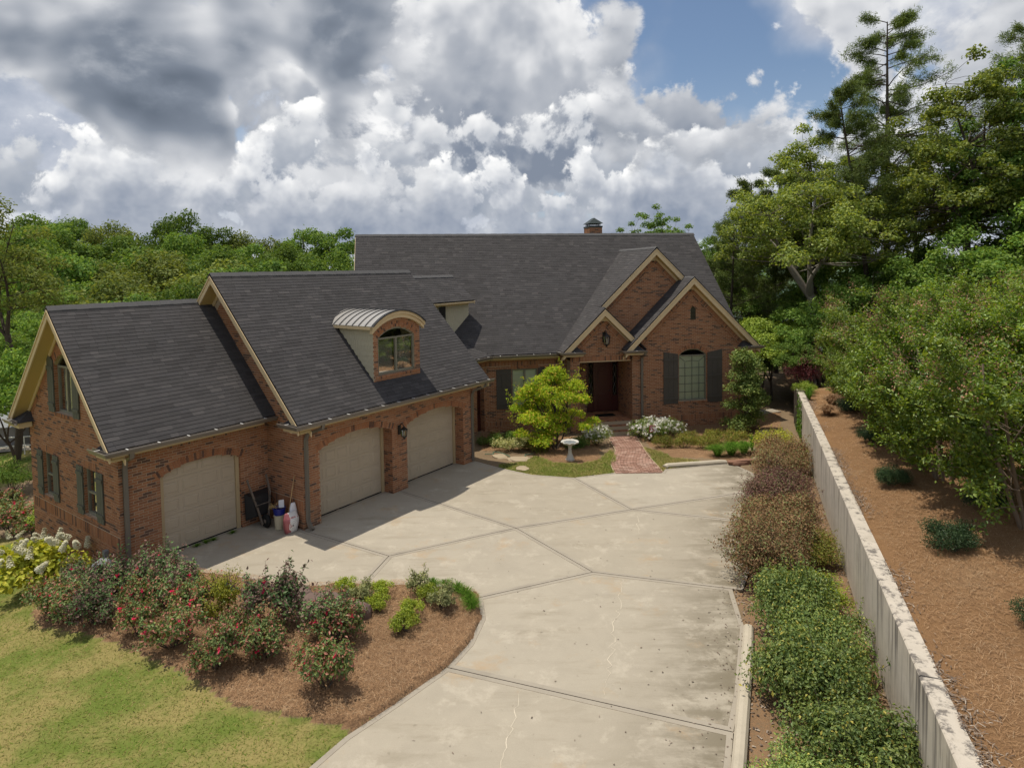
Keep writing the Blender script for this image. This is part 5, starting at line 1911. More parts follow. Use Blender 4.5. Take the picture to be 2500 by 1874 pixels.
# =========================== main block
S_H = (VH + ZU).normalized(); S_HB = (-VH + ZU).normalized()
ME, MR, MEZ, MRZ = 0.493, 6.149, 3.301, 8.957
zm = lambda t: MEZ + (t - ME)
HM = (MR - ME) * RT2
roof_plane("main_roof", HF(-13.1, ME, MEZ), UH, S_H, [(6.0, 0), (18.53, 0), (18.53, HM), (0, HM), (0, 3.0)], label="broad dark shingle roof of the main house")
roof_plane("main_roof", HF(-13.1, 11.8, MEZ), UH, S_HB, [(0, 0), (18.53, 0), (18.53, HM), (0, HM)], shingles=False)
ridge(HF(-13.12, MR, MRZ), HF(5.45, MR, MRZ), -S_H, -S_HB)
rake(HF(5.43, MR, MRZ), HF(5.43, ME, MEZ), UH, 0.4, frieze=False)
rake(HF(-13.1, MR, MRZ), HF(-13.1, ME + 2, MEZ + 2), -UH, 0.4, frieze=False)
eave(HF(-7.0, ME, MEZ), HF(-3.98, ME, MEZ), -VH, 0.455, 0.22)
# gables: A (tall, rear), B (big, right), C (entry)
kA, kB = 0.98, 0.987
A_S, A_Z, A_T = 0.751, 8.02, 0.415
B_S, B_Z, B_T = 2.165, 6.66, -0.50
C_S, C_Z, C_T = -2.001, 5.314, -0.294
EZ = 3.405
S_L = (UH + ZU * kA).normalized()       # up a left-facing slope
S_LB = (UH + ZU * kB).normalized()
S_R = (-UH + ZU * kA).normalized()
S_RB = (-UH + ZU * kB).normalized()
qA, qB = math.sqrt(1 + kA * kA), math.sqrt(1 + kB * kB)
# left slope of A and C together; local u = depth (t), v = up slope from the eave
sA0 = A_S - (A_Z - EZ) / kA
tv = lambda z: ME + (z - MEZ)
roof_plane("gable_roof", HF(sA0, 0, EZ), VH, S_L,
           [(C_T, 0), (tv(EZ), 0), (tv(A_Z), (A_S - sA0) * qA), (A_T, (A_S - sA0) * qA), (A_T, (C_S - sA0) * qA), (C_T, (C_S - sA0) * qA)], label="left slope shared by the tall gable and the entry gable")
sA1 = A_S + (A_Z - 5.0) / kA
roof_plane("gable_roof", HF(sA1, 0, 5.0), VH, S_R, [(A_T, 0), (tv(5.0), 0), (tv(A_Z), (sA1 - A_S) * qA), (A_T, (sA1 - A_S) * qA)], label="right slope of the tall gable")
sC1 = C_S + (C_Z - EZ) / kA
roof_plane("gable_roof", HF(sC1, 0, EZ), VH, S_R, [(C_T, 0), (1.9, 0), (1.9, (sC1 - C_S) * qA), (C_T, (sC1 - C_S) * qA)], label="right slope of the entry gable")
sB0 = B_S - (B_Z - EZ) / kB; sB1 = B_S + (B_Z - EZ) / kB
roof_plane("gable_roof", HF(sB0, 0, EZ), VH, S_LB, [(B_T, 0), (tv(EZ) + .3, 0), (tv(B_Z) + .3, (B_S - sB0) * qB), (B_T, (B_S - sB0) * qB)], label="left slope of the big gable")
roof_plane("gable_roof", HF(sB1, 0, EZ), VH, S_RB, [(B_T, 0), (tv(EZ) + .3, 0), (tv(B_Z) + .3, (sB1 - B_S) * qB), (B_T, (sB1 - B_S) * qB)], label="right slope of the big gable")
ridge(HF(A_S, A_T - 0.02, A_Z), HF(A_S, tv(A_Z) + 0.05, A_Z), -S_L, -S_R, 0.13)
ridge(HF(B_S, B_T - 0.02, B_Z - 0.03), HF(B_S, tv(B_Z), B_Z - 0.03), -S_LB, -S_RB, 0.10)
# gable walls
P0H = HF(0, 0, 0)


def gable_band(peak_s, peak_z, t, k, L, drop, wall, left=True, right=True):
    for sgn in ((-1,) if not right else (1,) if not left else (-1, 1)):
        top = HF(peak_s, t, peak_z - drop)
        d = (UH * sgn - ZU * k).normalized()
        n_ = (UH * sgn * k + ZU).normalized()
        soldier(top + n_ * 0.10, d, n_, -VH, L, 0.19, wall)
        soldier(top - n_ * 0.035, d, n_, -VH, L, 0.057, wall, bw=0.19)
        if sgn == 1:
            pk = HF(peak_s, t - 0.034, peak_z)
            mb = MB(); mb.prism([pk - ZU * 0.2, pk - ZU * 0.2 + (UH - ZU * k) * 0.42, pk - ZU * 0.2 + (-UH - ZU * k) * 0.42], VH * 0.02); hpart(mb, "peak_block", 'trim', wall)
        mb = MB(); mb.prism([top - n_ * 0.08, top + d * L - n_ * 0.08, top + d * L + n_ * 0.38, top + n_ * 0.38], VH * 0.05); hpart(mb, "rake_backing", 'mortar', wall)


dz_ = 0.72
TB = -0.10
opB = opening(1.57, 2.97, 0.9, 3.03, 0.30)
vent = opening(2.17, 2.43, 4.66, 5.14, 0.13)
w_B = brick_wall("big_gable_wall", HF(0, TB, 0), UH, -VH, [[(-0.67, -0.7), (5.0, -0.7), (5.0, B_Z - dz_ - (5.0 - B_S) * kB - .05), (B_S, B_Z - dz_ - .05), (-0.67, B_Z - dz_ - (B_S + 0.67) * kB - .05)], opB, vent],
                 bands=((0.0, 0.27),), label="brick wall of the big right-hand gable")
gable_band(B_S, B_Z - 0.0, TB, kB, 3.95, dz_, w_B)
m_, *_ = arch_row(HF(0, TB, 0), UH, -VH, 1.57, 2.97, 3.03, 0.30, w_B); hpart(m_, "arch_bed", 'mortar', w_B)
reveal("window_reveal", HF(0, TB, 0), UH, -VH, opB, 0.09, w_B)
sill(HF(0, TB, 0), UH, -VH, 1.50, 3.04, 0.9, w_B)
wB, qf = window("window", HF(0, TB, 0), UH, -VH, 1.57, 2.97, 0.9, 3.03, 0.30, depth=0.08, cols=1, blind='blind_green', label="big arched window with leaded panes in the right-hand gable")
mb = MB()
for c in range(1, 4):
    u = 1.57 + 1.40 * c / 4
    mb.obox(qf(u, 1.80 if c != 2 else 1.95, 0.015), UH * 0.011, ZU * (0.88 if c != 2 else 1.05), VH * 0.006)
for r in range(1, 5):
    mb.obox(qf(2.27, 0.93 + r * 0.375, 0.0155), UH * 0.68, ZU * 0.011, VH * 0.006)
for s in (-1, 1):
    mb.tube([qf(2.27 + s * 0.68, 2.98, 0.015), qf(2.27 + s * 0.34, 2.72, 0.015), qf(2.27, 2.76, 0.015)], 0.011, 5)
hpart(mb, "muntins", 'muntin', wB)
shutter(HF(0, TB, 0), UH, -VH, 0.83, 1.54, 0.80, 3.22, 3.10, mat='dark_shutter', battens=(0.10, 0.53, 0.88))
shutter(HF(0, TB, 0), UH, -VH, 3.0, 3.74, 0.80, 3.12, 3.26, mat='dark_shutter', battens=(0.10, 0.53, 0.88))
m_, *_ = arch_row(HF(0, TB, 0), UH, -VH, 2.17, 2.43, 5.14, 0.13, w_B, h=0.06, ext=0.0); hpart(m_, "arch_bed", 'mortar', w_B)
mb = MB()
for i in range(9):
    mb.obox(HF(2.30, TB + 0.02, 4.69 + i * 0.062), UH * 0.13, (ZU * 0.8 - VH * 0.6) * 0.03, VH * 0.004)
vn = hpart(mb, "gable_vent", 'shutter', label="little arched louvre vent high in the big gable")
mb = MB(); mb.poly([HF(2.1, TB + 0.06, 4.6), HF(2.5, TB + 0.06, 4.6), HF(2.5, TB + 0.06, 5.35), HF(2.1, TB + 0.06, 5.35)]); hpart(mb, "vent_back", 'interior', vn)
# A wall
TA = A_T + 0.40
w_A = brick_wall("tall_gable_wall", HF(0, TA, 0), UH, -VH, [[(-3.2, 3.6), (3.2, 3.6), (3.2, A_Z - 0.75 - (3.2 - A_S) * kA), (A_S, A_Z - 0.75), (-3.2, A_Z - 0.75 - (A_S + 3.2) * kA)]], label="brick of the tall rear gable")
gable_band(A_S, A_Z, TA, kA, 3.9, 0.70, w_A)
# C wall over the entry
TC = 0.05
w_C = brick_wall("entry_gable_wall", HF(0, TC, 0), UH, -VH, [[(-3.55, -0.7), (-3.12, -0.7), (-3.12, 2.9), (-0.67, 2.9), (-0.67, C_Z - 0.75 - (C_S * -1 - 0.67) * kA), (C_S, C_Z - 0.75), (-3.55, C_Z - 0.75 - (3.55 + C_S) * kA)]],
                 bands=((2.9, 3.12),), label="brick gable over the front entrance")
gable_band(C_S, C_Z, TC, kA, 1.98, 0.70, w_C)
wall_lamp(HF(-1.95, TC - 0.006, 3.95), UH, -VH, 1.75, "large black lantern in the entry gable")
mb = MB(); mb.obox(HF(-1.9, TC + 0.15, 2.885), UH * 1.22, VH * 0.15, ZU * 0.018); hpart(mb, "entry_lintel", 'trim')
# porch: side walls, back wall, ceiling, floor
w_p = brick_wall("porch_side_wall", HF(-0.67, TB, 0), VH, -UH, [[(0, -0.5), (1.95, -0.5), (1.95, 2.9), (0, 2.9)]], label="brick side wall of the entrance recess")
w_pb = brick_wall("porch_back_wall", HF(0, 1.81, 0), UH, -VH, [[(-3.3, 0.1), (-2.25, 0.1), (-2.25, 2.9), (-3.3, 2.9)]])
mb = MB(); mb.obox(HF(-2.0, 1.0, 2.92), UH * 1.5, VH * 0.95, ZU * 0.015); hpart(mb, "porch_ceiling", 'soffit')
mb = MB()
mb.obox(HF(-3.3, 1.2, 1.3), UH * 0.17, VH * 1.12, ZU * 1.62)
hpart(mb, "porch_pier_core", 'mortar')
# main left wall with a shuttered window
opM = opening(-6.06, -4.86, 0.80, 2.56)
w_M = brick_wall("main_wall", HF(0, 0.95, 0), UH, -VH, [[(-7.32, -0.7), (-3.45, -0.7), (-3.45, 3.15), (-7.32, 3.15)], opM], bands=((2.72, 2.93), (0.0, 0.2)), label="brick wall behind the small maple")
reveal("window_reveal", HF(0, 0.95, 0), UH, -VH, opM, 0.09, w_M)
soldier(HF(-6.1, 0.95, 2.665), UH, ZU, -VH, 1.28, 0.19, w_M)
sill(HF(0, 0.95, 0), UH, -VH, -6.1, -4.8, 0.80, w_M)
window("window", HF(0, 0.95, 0), UH, -VH, -6.06, -4.86, 0.80, 2.56, depth=0.08, cols=2, blind='blind_green', label="window behind the small maple")
shutter(HF(0, 0.95, 0), UH, -VH, -6.78, -6.08, 0.76, 2.58, mat='dark_shutter', battens=(0.12, 0.5, 0.88))
shutter(HF(0, 0.95, 0), UH, -VH, -4.84, -4.14, 0.76, 2.58, mat='dark_shutter', battens=(0.12, 0.5, 0.88))
# hidden sides and rear
mb = MB()
mb.poly([HF(5.0, TB, -1.5), HF(5.0, 11.3, -3), HF(5.0, 11.3, 3.3), HF(5.0, MR, MRZ - 0.1), HF(5.0, ME + .4, 3.4), HF(5.0, TB, 3.3)])
mb.poly([HF(-12.7, 1, -3), HF(-12.7, 11.3, -3), HF(-12.7, 11.3, 3.3), HF(-12.7, MR, MRZ - 0.1), HF(-12.7, 1, 3.4)])
mb.poly([HF(-12.7, 11.3, -3), HF(5.0, 11.3, -3), HF(5.0, 11.3, 3.3), HF(-12.7, 11.3, 3.3)])
mb.poly([HF(-12.7, 2.2, -1), HF(-7.3, 2.2, -1), HF(-7.3, 2.2, 4.9), HF(-12.7, 2.2, 4.9)])
hpart(mb, "rear_wall", 'mortar')
# rakes
for (s0, z0_, t, k) in ((A_S, A_Z, A_T, kA), (B_S, B_Z, B_T, kB), (C_S, C_Z, C_T, kA)):
    for sgn in (-1, 1):
        if s0 == A_S:
            zb = 5.33 if sgn < 0 else 6.72
        elif s0 == B_S:
            zb = EZ + 0.0
        else:
            zb = EZ if sgn < 0 else 3.95
        rake(HF(s0, t, z0_), HF(s0 + sgn * (z0_ - zb) / k, t, zb), -VH, 0.39, fh=0.29)
eave_return(HF(sB0, B_T, EZ), UH, -VH, 0.95, 0.40)
eave_return(HF(sB1, B_T, EZ), -UH, -VH, 0.95, 0.40)
eave_return(HF(sA0, C_T, EZ), UH, -VH, 0.98, 0.34)
gutter([HF(sB0, -0.1, EZ), HF(sB0, B_T, EZ), HF(sB0 + 0.98, B_T, EZ)])
gutter([HF(sB1 - 0.98, B_T, EZ), HF(sB1 + 0.02, B_T, EZ), HF(sB1 + 0.02, 2.0, EZ)])
gutter([HF(sA0, 0.42, EZ), HF(sA0, C_T, EZ), HF(sA0 + 1.0, C_T, EZ)])
downspout([HF(-0.22, B_T - 0.05, 3.30), HF(-0.22, B_T - 0.03, 3.2), HF(-0.24, TB - 0.08, 3.04), HF(-0.24, TB - 0.06, 2.9), HF(-0.24, TB - 0.06, -0.2)], UH)
# entrance door
PDoor = HF(0, 1.81, 0)
mb = MB()
for (a, b, z0_, z1_) in ((-2.25, -2.17, 0.2, 2.62), (-0.73, -0.67, 0.2, 2.62), (-2.25, -0.67, 2.56, 2.9), (-1.93, -1.87, 0.2, 2.56), (-1.03, -0.97, 0.2, 2.56)):
    mb.obox(HF((a + b) / 2, 1.80, (z0_ + z1_) / 2), UH * ((b - a) / 2), VH * 0.05, ZU * ((z1_ - z0_) / 2))
ed = hpart(mb, "front_door", 'dark_wood', label="dark mahogany front door with leaded sidelights")
mb = MB()
mb.obox(HF(-1.45, 1.815, 1.38), UH * 0.42, VH * 0.025, ZU * 1.18)
for zc, hh, rise in ((0.72, 0.36, 0), (1.72, 0.42, 0.16)):
    op_ = opening(-1.72, -1.18, zc - hh, zc + hh, rise)
    mb.prism([HF(a, 1.79, z) for a, z in op_], -VH * 0.012)
    mb.prism([HF(-1.45 + (a + 1.45) * 0.80, 1.778, zc + (z - zc) * 0.86) for a, z in op_], -VH * 0.012)
hpart(mb, "door_leaf", 'dark_wood', ed)
for a, b in ((-2.17, -1.93), (-0.97, -0.73)):
    mb = MB(); mb.poly([HF(a, 1.80, 0.95), HF(b, 1.80, 0.95), HF(b, 1.80, 2.5), HF(a, 1.80, 2.5)]); hpart(mb, "sidelight_pane", 'glass', ed)
    mb = MB(); mb.obox(HF((a + b) / 2, 1.81, 0.58), UH * 0.12, VH * 0.03, ZU * 0.37); hpart(mb, "sidelight_panel", 'dark_wood', ed)
    mb = MB()
    for s in (-1, 1):
        mb.tube([HF((a + b) / 2 + s * 0.075 * math.sin(i / 12 * math.pi * 3), 1.79, 1.0 + i / 12 * 1.45) for i in range(13)], 0.009, 5)
    hpart(mb, "leaded_scroll", 'gutter', ed)
    mb = MB(); mb.poly([HF(a, 2.0, 0.3), HF(b, 2.0, 0.3), HF(b, 2.0, 2.6), HF(a, 2.0, 2.6)]); hpart(mb, "dark_hall", 'interior', ed)
mb = MB(); mb.lathe(HF(-1.12, 1.765, 1.2), [(0.03, -0.03), (0.035, 0.0), (0.03, 0.03)], 10); hpart(mb, "door_knob", 'black_metal', ed)
# stoop: brick platform and steps (rowlock edges)
def stoop_block(name, s0, s1, t0, t1, ztop, zbot):
    mb = MB()
    mb.obox(HF((s0 + s1) / 2, (t0 + t1) / 2, (ztop + zbot) / 2 - 0.006), UH * ((s1 - s0) / 2 - 0.004), VH * ((t1 - t0) / 2 - 0.004), ZU * ((ztop - zbot) / 2 - 0.006))
    o = hpart(mb, name, 'mortar')
    soldier(HF(s0, t0, (ztop + zbot) / 2 + 0.01), UH, ZU, -VH, s1 - s0, min(0.16, ztop - zbot - 0.02), o)
    t = t0 + 0.10; r = 0
    soldier(HF(s0, t0 + 0.10, ztop), UH, VH, ZU, s1 - s0, 0.19, o)
    t = t0 + 0.215
    while t + 0.1 < t1:
        s = s0 + (0.1 if r % 2 else 0)
        while s < s1 - 0.05:
            e_ = min(s + 0.203, s1)
            brick(HF((s + e_) / 2, t + 0.05, ztop), UH, VH, ZU, e_ - s, 0.092, o)
            s += 0.213
        t += 0.102; r += 1
    return o
stoop_block("stoop", -3.05, -0.72, -0.24, 1.80, 0.19, -0.6)
stoop_block("step", -2.35, -0.85, -0.58, -0.24, 0.04, -0.6)
stoop_block("step", -2.30, -0.90, -0.95, -0.58, -0.11, -0.6)
# chimney
w_ch = None
cs0, cs1, ct0, ct1 = -0.22, 0.53, 7.5, 8.55
w_ch = brick_wall("chimney", HF(0, ct0, 0), UH, -VH, [[(cs0, 7.0), (cs1, 7.0), (cs1, 9.42), (cs0, 9.42)]], label="brick chimney behind the ridge")
w_c2 = brick_wall("chimney_side", HF(cs0, ct0, 0), VH, -UH, [[(0, 7.0), (ct1 - ct0, 7.0), (ct1 - ct0, 9.42), (0, 9.42)]])
mb = MB()
mb.obox(HF((cs0 + cs1) / 2 + .01, (ct0 + ct1) / 2 + .01, 8.2), UH * 0.355, VH * 0.505, ZU * 1.21)
mb.obox(HF((cs0 + cs1) / 2, (ct0 + ct1) / 2, 9.46), UH * 0.40, VH * 0.55, ZU * 0.045)
cp = hpart(mb, "chimney_crown", 'copper_green', w_ch)
mb = MB()
for i in range(6):
    for t in (ct0 + 0.1, ct1 - 0.1):
        mb.obox(HF(cs0 + 0.08 + i * 0.118, t, 9.57), UH * 0.012, VH * 0.012, ZU * 0.08)
for i in range(1, 6):
    for s in (cs0 + 0.08, cs1 - 0.08):
        mb.obox(HF(s, ct0 + 0.1 + i * 0.142, 9.57), UH * 0.012, VH * 0.012, ZU * 0.08)
hpart(mb, "chimney_cage", 'black_metal', w_ch)
mb = MB()
a_, b_, c_, d_ = HF(cs0 - .06, ct0 - .06, 9.64), HF(cs1 + .06, ct0 - .06, 9.64), HF(cs1 + .06, ct1 + .06, 9.64), HF(cs0 - .06, ct1 + .06, 9.64)
e_, f_ = HF((cs0 + cs1) / 2, ct0 + .28, 9.98), HF((cs0 + cs1) / 2, ct1 - .28, 9.98)
for q_ in ([a_, b_, e_], [b_, c_, f_, e_], [c_, d_, f_], [d_, a_, e_, f_], [a_, b_, c_, d_]):
    mb.poly(q_)
hpart(mb, "chimney_cap", 'copper_green', w_ch)
flush_bricks()
flush_shingles()
# spigot box and meter on the gable end
mb = MB(); mb.obox(GF(-0.06, 0.73, 0.25), UG * 0.05, VG * 0.06, ZU * 0.12); mb.tube([GF(-0.06, 0.73, 0.13), GF(-0.06, 0.73, -0.3)], 0.02, 6)
hpart(mb, "electric_box", 'electric_box', label="small grey metal box low on the gable end")
# ------------------------------------------------------------------ small things by the garage and in the beds
def thing(name, loc, label, cat, group=None, rz=0.0):
    o = empty(name, loc, None, rz)
    tag(o, label, cat, group)
    return o


def tpart(mb, name, mat, root, smooth=False):
    """mesh given in the local frame of its thing"""
    return mb.build(name, M[mat], root, smooth=smooth)


def wheelbarrow():
    # stands on its wheel and front, tray towards the wall, handles up; local x along the wall, y away from the wall, z up
    r = thing("wheelbarrow", GF(3.50, -0.06, 0), "black wheelbarrow propped upright in the corner beside the low garage door", "wheelbarrow", rz=AG + math.pi)
    # tray: open side to the wall
    mb = MB()
    rim = [(-0.34, 0.06, 0.22), (0.34, 0.06, 0.22), (0.36, 0.06, 0.95), (-0.36, 0.06, 0.95)]
    bot = [(-0.20, 0.34, 0.34), (0.20, 0.34, 0.34), (0.24, 0.26, 0.86), (-0.24, 0.26, 0.86)]
    for i in range(4):
        j = (i + 1) % 4
        mb.prism([rim[i], rim[j], bot[j], bot[i]], (0, 0.006, 0))
    mb.prism(bot, (0, 0.008, 0))
    t = tpart(mb, "tray", 'black_tray', r)
    mb = MB(); mb.tube(rim + [rim[0]], 0.014, 6); tpart(mb, "tray_rim", 'black_metal', t)
    for s in (-1, 1):
        mb = MB()
        mb.tube([(s * 0.09, 0.46, 0.10), (s * 0.17, 0.40, 0.5), (s * 0.26, 0.32, 0.9), (s * 0.30, 0.10, 1.36)], 0.02, sq=(0.02, 0.026))
        tpart(mb, "handle", 'grey_wood', r)
        mb = MB(); mb.tube([(s * 0.20, 0.36, 0.62), (s * 0.22, 0.56, 0.66), (s * 0.21, 0.58, 0.80), (s * 0.24, 0.34, 0.82)], 0.013, 6); tpart(mb, "leg", 'black_metal', r)
    mb = MB(); mb.tube([(-0.22, 0.40, 0.66), (0.22, 0.40, 0.66)], 0.015, 6); tpart(mb, "cross_brace", 'grey_wood', r)
    mb = MB(); mb.lathe((0, 0.50, 0.19), [(0.10, -0.045), (0.165, -0.05), (0.19, -0.02), (0.19, 0.02), (0.165, 0.05), (0.10, 0.045)], 22, axis=(1, 0, 0), ref=(0, 0, 1)); w = tpart(mb, "wheel", 'black_rubber', r, True)
    mb = MB(); mb.lathe((0, 0.50, 0.19), [(0.02, -0.06), (0.10, -0.03), (0.10, 0.03), (0.02, 0.06)], 14, axis=(1, 0, 0), ref=(0, 0, 1)); tpart(mb, "hub", 'grey_wood', w)


def bucket_bag():
    r = thing("bucket", GF(3.66, -0.95, 0), "cream bucket with a blue tub set on its top beside the brick side wall", "bucket")
    mb = MB(); mb.lathe((0, 0, 0), [(0.12, 0), (0.125, 0.01), (0.145, 0.36), (0.155, 0.37), (0.155, 0.40), (0.14, 0.40)], 20); tpart(mb, "body", 'bucket_cream', r, False)
    r2 = thing("plastic_tub", GF(3.66, -0.95, 0.402), "shiny blue plastic tub sitting on the cream bucket", "tub")
    mb = MB(); mb.lathe((0, 0, 0), [(0.13, 0), (0.15, 0.03), (0.165, 0.17), (0.18, 0.18), (0.18, 0.20), (0.16, 0.195), (0.14, 0.04), (0.0, 0.035)], 20); tpart(mb, "body", 'blue_plastic', r2)
    mb = MB(); mb.obox((0.04, 0.06, 0.28), (0.075, 0, 0.01), (0, 0.004, 0), (-0.01, 0.02, 0.10)); tpart(mb, "paper", 'white_paper', r2)
    # printed bag
    rs = np.random.default_rng(4)
    r3 = thing("printed_bag", GF(3.69, -1.42, 0), "bulging white and red printed bag standing at the corner downspout", "bag", rz=AG)
    mb = MB()
    n, m = 18, 12
    for i in range(m + 1):
        k = i / m
        z = 0.56 * k
        fx = 0.20 * (0.86 + 0.26 * math.sin(k * math.pi * 0.9)) * (1 - 0.25 * max(0, k - 0.75) * 4 * 0.25)
        fy = 0.105 * (0.8 + 0.5 * math.sin(k * math.pi)) * (1 - max(0, k - 0.7) * 2.6)
        for j in range(n):
            a = 2 * math.pi * j / n
            ca, sa = math.cos(a), math.sin(a)
            e = 1 + 0.05 * math.sin(5 * a + 7 * k) + 0.03 * math.sin(9 * a - 11 * k)
            mb.v.append((fx * math.copysign(abs(ca) ** 0.7, ca) * e, fy * math.copysign(abs(sa) ** 0.8, sa) * e, z))
    for i in range(m):
        for j in range(n):
            mb.f.append((i * n + j, i * n + (j + 1) % n, (i + 1) * n + (j + 1) % n, (i + 1) * n + j))
    mb.f.append(tuple(range(n))); mb.f.append(tuple(m * n + j for j in range(n)))
    tpart(mb, "sack", 'bag_print', r3, True)
    r4 = thing("white_bag", GF(3.84, -1.30, 0), "plain white bag slumped behind the printed bag", "bag", rz=AG)
    mb = MB()
    for i in range(9):
        k = i / 8
        for j in range(14):
            a = 2 * math.pi * j / 14
            e = 1 + 0.08 * math.sin(3 * a + 5 * k)
            mb.v.append((0.13 * e * math.cos(a) * (1.05 - 0.55 * k ** 3) + 0.02 * k, 0.10 * e * math.sin(a) * (1.0 - 0.7 * k ** 2), 0.74 * k))
    for i in range(8):
        for j in range(14):
            mb.f.append((i * 14 + j, i * 14 + (j + 1) % 14, (i + 1) * 14 + (j + 1) % 14, (i + 1) * 14 + j))
    mb.f.append(tuple(range(14))); mb.f.append(tuple(8 * 14 + j for j in range(14)))
    tpart(mb, "sack", 'white_paper', r4, True)
    # broom leaning on the wall
    r5 = thing("broom", GF(3.86, -1.05, 0), "straw broom with a long pale wooden handle leaning on the brick side wall", "broom")
    a, b = GF(3.70, -1.18, 0.02) - r5.location, GF(3.955, -1.26, 1.47) - r5.location
    mb = MB(); mb.tube([a + (b - a) * 0.16, b], 0.0125, 8); tpart(mb, "handle", 'pale_wood', r5, True)
    mb = MB()
    rnd = random.Random(3)
    for i in range(70):
        u = rnd.uniform(-1, 1); v = rnd.uniform(-1, 1)
        q = a + UG * 0.02 * v + VG * 0.13 * u
        mb.tube([a + (b - a) * 0.19 + VG * 0.03 * u, q], 0.004, 4, cap=False)
    tpart(mb, "bristles", 'straw', r5)
    # straw tuft in the tub
    r6 = thing("dry_straw", GF(3.58, -0.86, 0.58), "tuft of dry straw sticking out beside the blue tub", "straw")
    mb = MB()
    for i in range(40):
        d = V(rnd.uniform(-1, .5), rnd.uniform(-0.8, .8), rnd.uniform(0.0, 0.9)).normalized() * rnd.uniform(0.10, 0.24)
        mb.tube([(0, 0, 0), d * 0.6, d + V(0, 0, -0.03)], 0.003, 4, cap=False)
    tpart(mb, "stalks", 'straw', r6)


def bag_material():
    m, N, out = new_mat('bag_print')
    tc = N.add('ShaderNodeTexCoord').outputs['Object']
    s = N.add('ShaderNodeSeparateXYZ'); N.put(s.inputs[0], tc)
    x, z = s.outputs[0], s.outputs[2]
    dx = N.math('SUBTRACT', x, -0.02); dz = N.math('SUBTRACT', z, 0.22)
    rad = N.math('SQRT', N.math('ADD', N.math('MULTIPLY', dx, dx), N.math('MULTIPLY', N.math('MULTIPLY', dz, dz), 0.6)))
    rings = N.math('SINE', N.math('MULTIPLY', rad, 190.0))
    inn = N.math('LESS_THAN', rad, 0.12)
    red = N.math('GREATER_THAN', N.math('ADD', N.math('MULTIPLY', x, -3.0), N.math('MULTIPLY', N.noise(tc, 9, 3), 0.9)), 0.72)
    c = N.mix(red, (0.60, 0.58, 0.57), (0.34, 0.10, 0.11))
    c = N.mix(N.math('MULTIPLY', inn, N.math('GREATER_THAN', rings, 0.2)), c, (0.78, 0.77, 0.76))
    c = N.mix(N.math('MULTIPLY', N.math('LESS_THAN', rad, 0.016), 1.0), c, (0.03, 0.03, 0.03))
    band = N.math('MULTIPLY', N.math('GREATER_THAN', z, 0.40), N.math('LESS_THAN', z, 0.45))
    c = N.mix(N.math('MULTIPLY', band, N.sstep(N.noise(tc, 26, 2), 0.5, 0.55)), c, (0.40, 0.12, 0.12))
    principled(N, out, c, 0.35, 0.5)


def bird_bath():
    r = thing("bird_bath", (2.07, 23.2, gzf(2.07, 23.2) + 0.04), "weathered stone bird bath with a scalloped bowl in the front bed", "bird bath")
    mb = MB(); mb.lathe((0, 0, 0), [(0.17, 0), (0.175, 0.04), (0.14, 0.07), (0.115, 0.16), (0.075, 0.26), (0.062, 0.42), (0.07, 0.52), (0.10, 0.56), (0.06, 0.60)], 18); tpart(mb, "pedestal", 'bath_stone', r, True)
    mb = MB()
    n = 40
    prof = [(0.06, 0.585), (0.20, 0.61), (0.30, 0.66), (0.335, 0.705), (0.315, 0.715), (0.27, 0.685), (0.15, 0.645), (0.02, 0.64)]
    for rr, z in prof:
        for j in range(n):
            a = 2 * math.pi * j / n
            e = 1 + 0.055 * math.sin(a * 10) * max(0, (rr - 0.15)) / 0.18
            mb.v.append((rr * e * math.cos(a), rr * e * math.sin(a), z - 0.012 * math.sin(a * 10) * max(0, rr - 0.2) / 0.13))
    for i in range(len(prof) - 1):
        for j in range(n):
            mb.f.append((i * n + j, i * n + (j + 1) % n, (i + 1) * n + (j + 1) % n, (i + 1) * n + j))
    mb.f.append(tuple((len(prof) - 1) * n + j for j in range(n)))
    b = tpart(mb, "bowl", 'bath_stone', r, True)
    mb = MB(); mb.lathe((0, 0, 0.672), [(0.0, 0.0), (0.255, 0.0), (0.25, 0.002)], 30); tpart(mb, "water", 'bath_blue', b)


def yard_sign():
    r = thing("yard_sign", (5.80, 26.2, gzf(5.8, 26.2)), "small red and white yard sign among the white flowers right of the steps", "sign", rz=0.15)
    mb = MB(); mb.obox((0, 0, 0.62), (0.125, 0, 0), (0, 0.006, 0), (0, 0, 0.145)); p = tpart(mb, "panel", 'red_sign', r)
    mb = MB()
    for i, (w, z) in enumerate(((0.10, 0.72), (0.085, 0.68), (0.10, 0.64), (0.06, 0.56), (0.075, 0.52))):
        mb.obox((0, -0.0075, z), (w, 0, 0), (0, 0.001, 0), (0, 0, 0.010))
    tpart(mb, "lettering", 'sign_white', p)
    mb = MB(); mb.tube([(0, 0.008, 0.0), (0, 0.008, 0.5)], 0.008, 6); tpart(mb, "stake", 'black_metal', r)


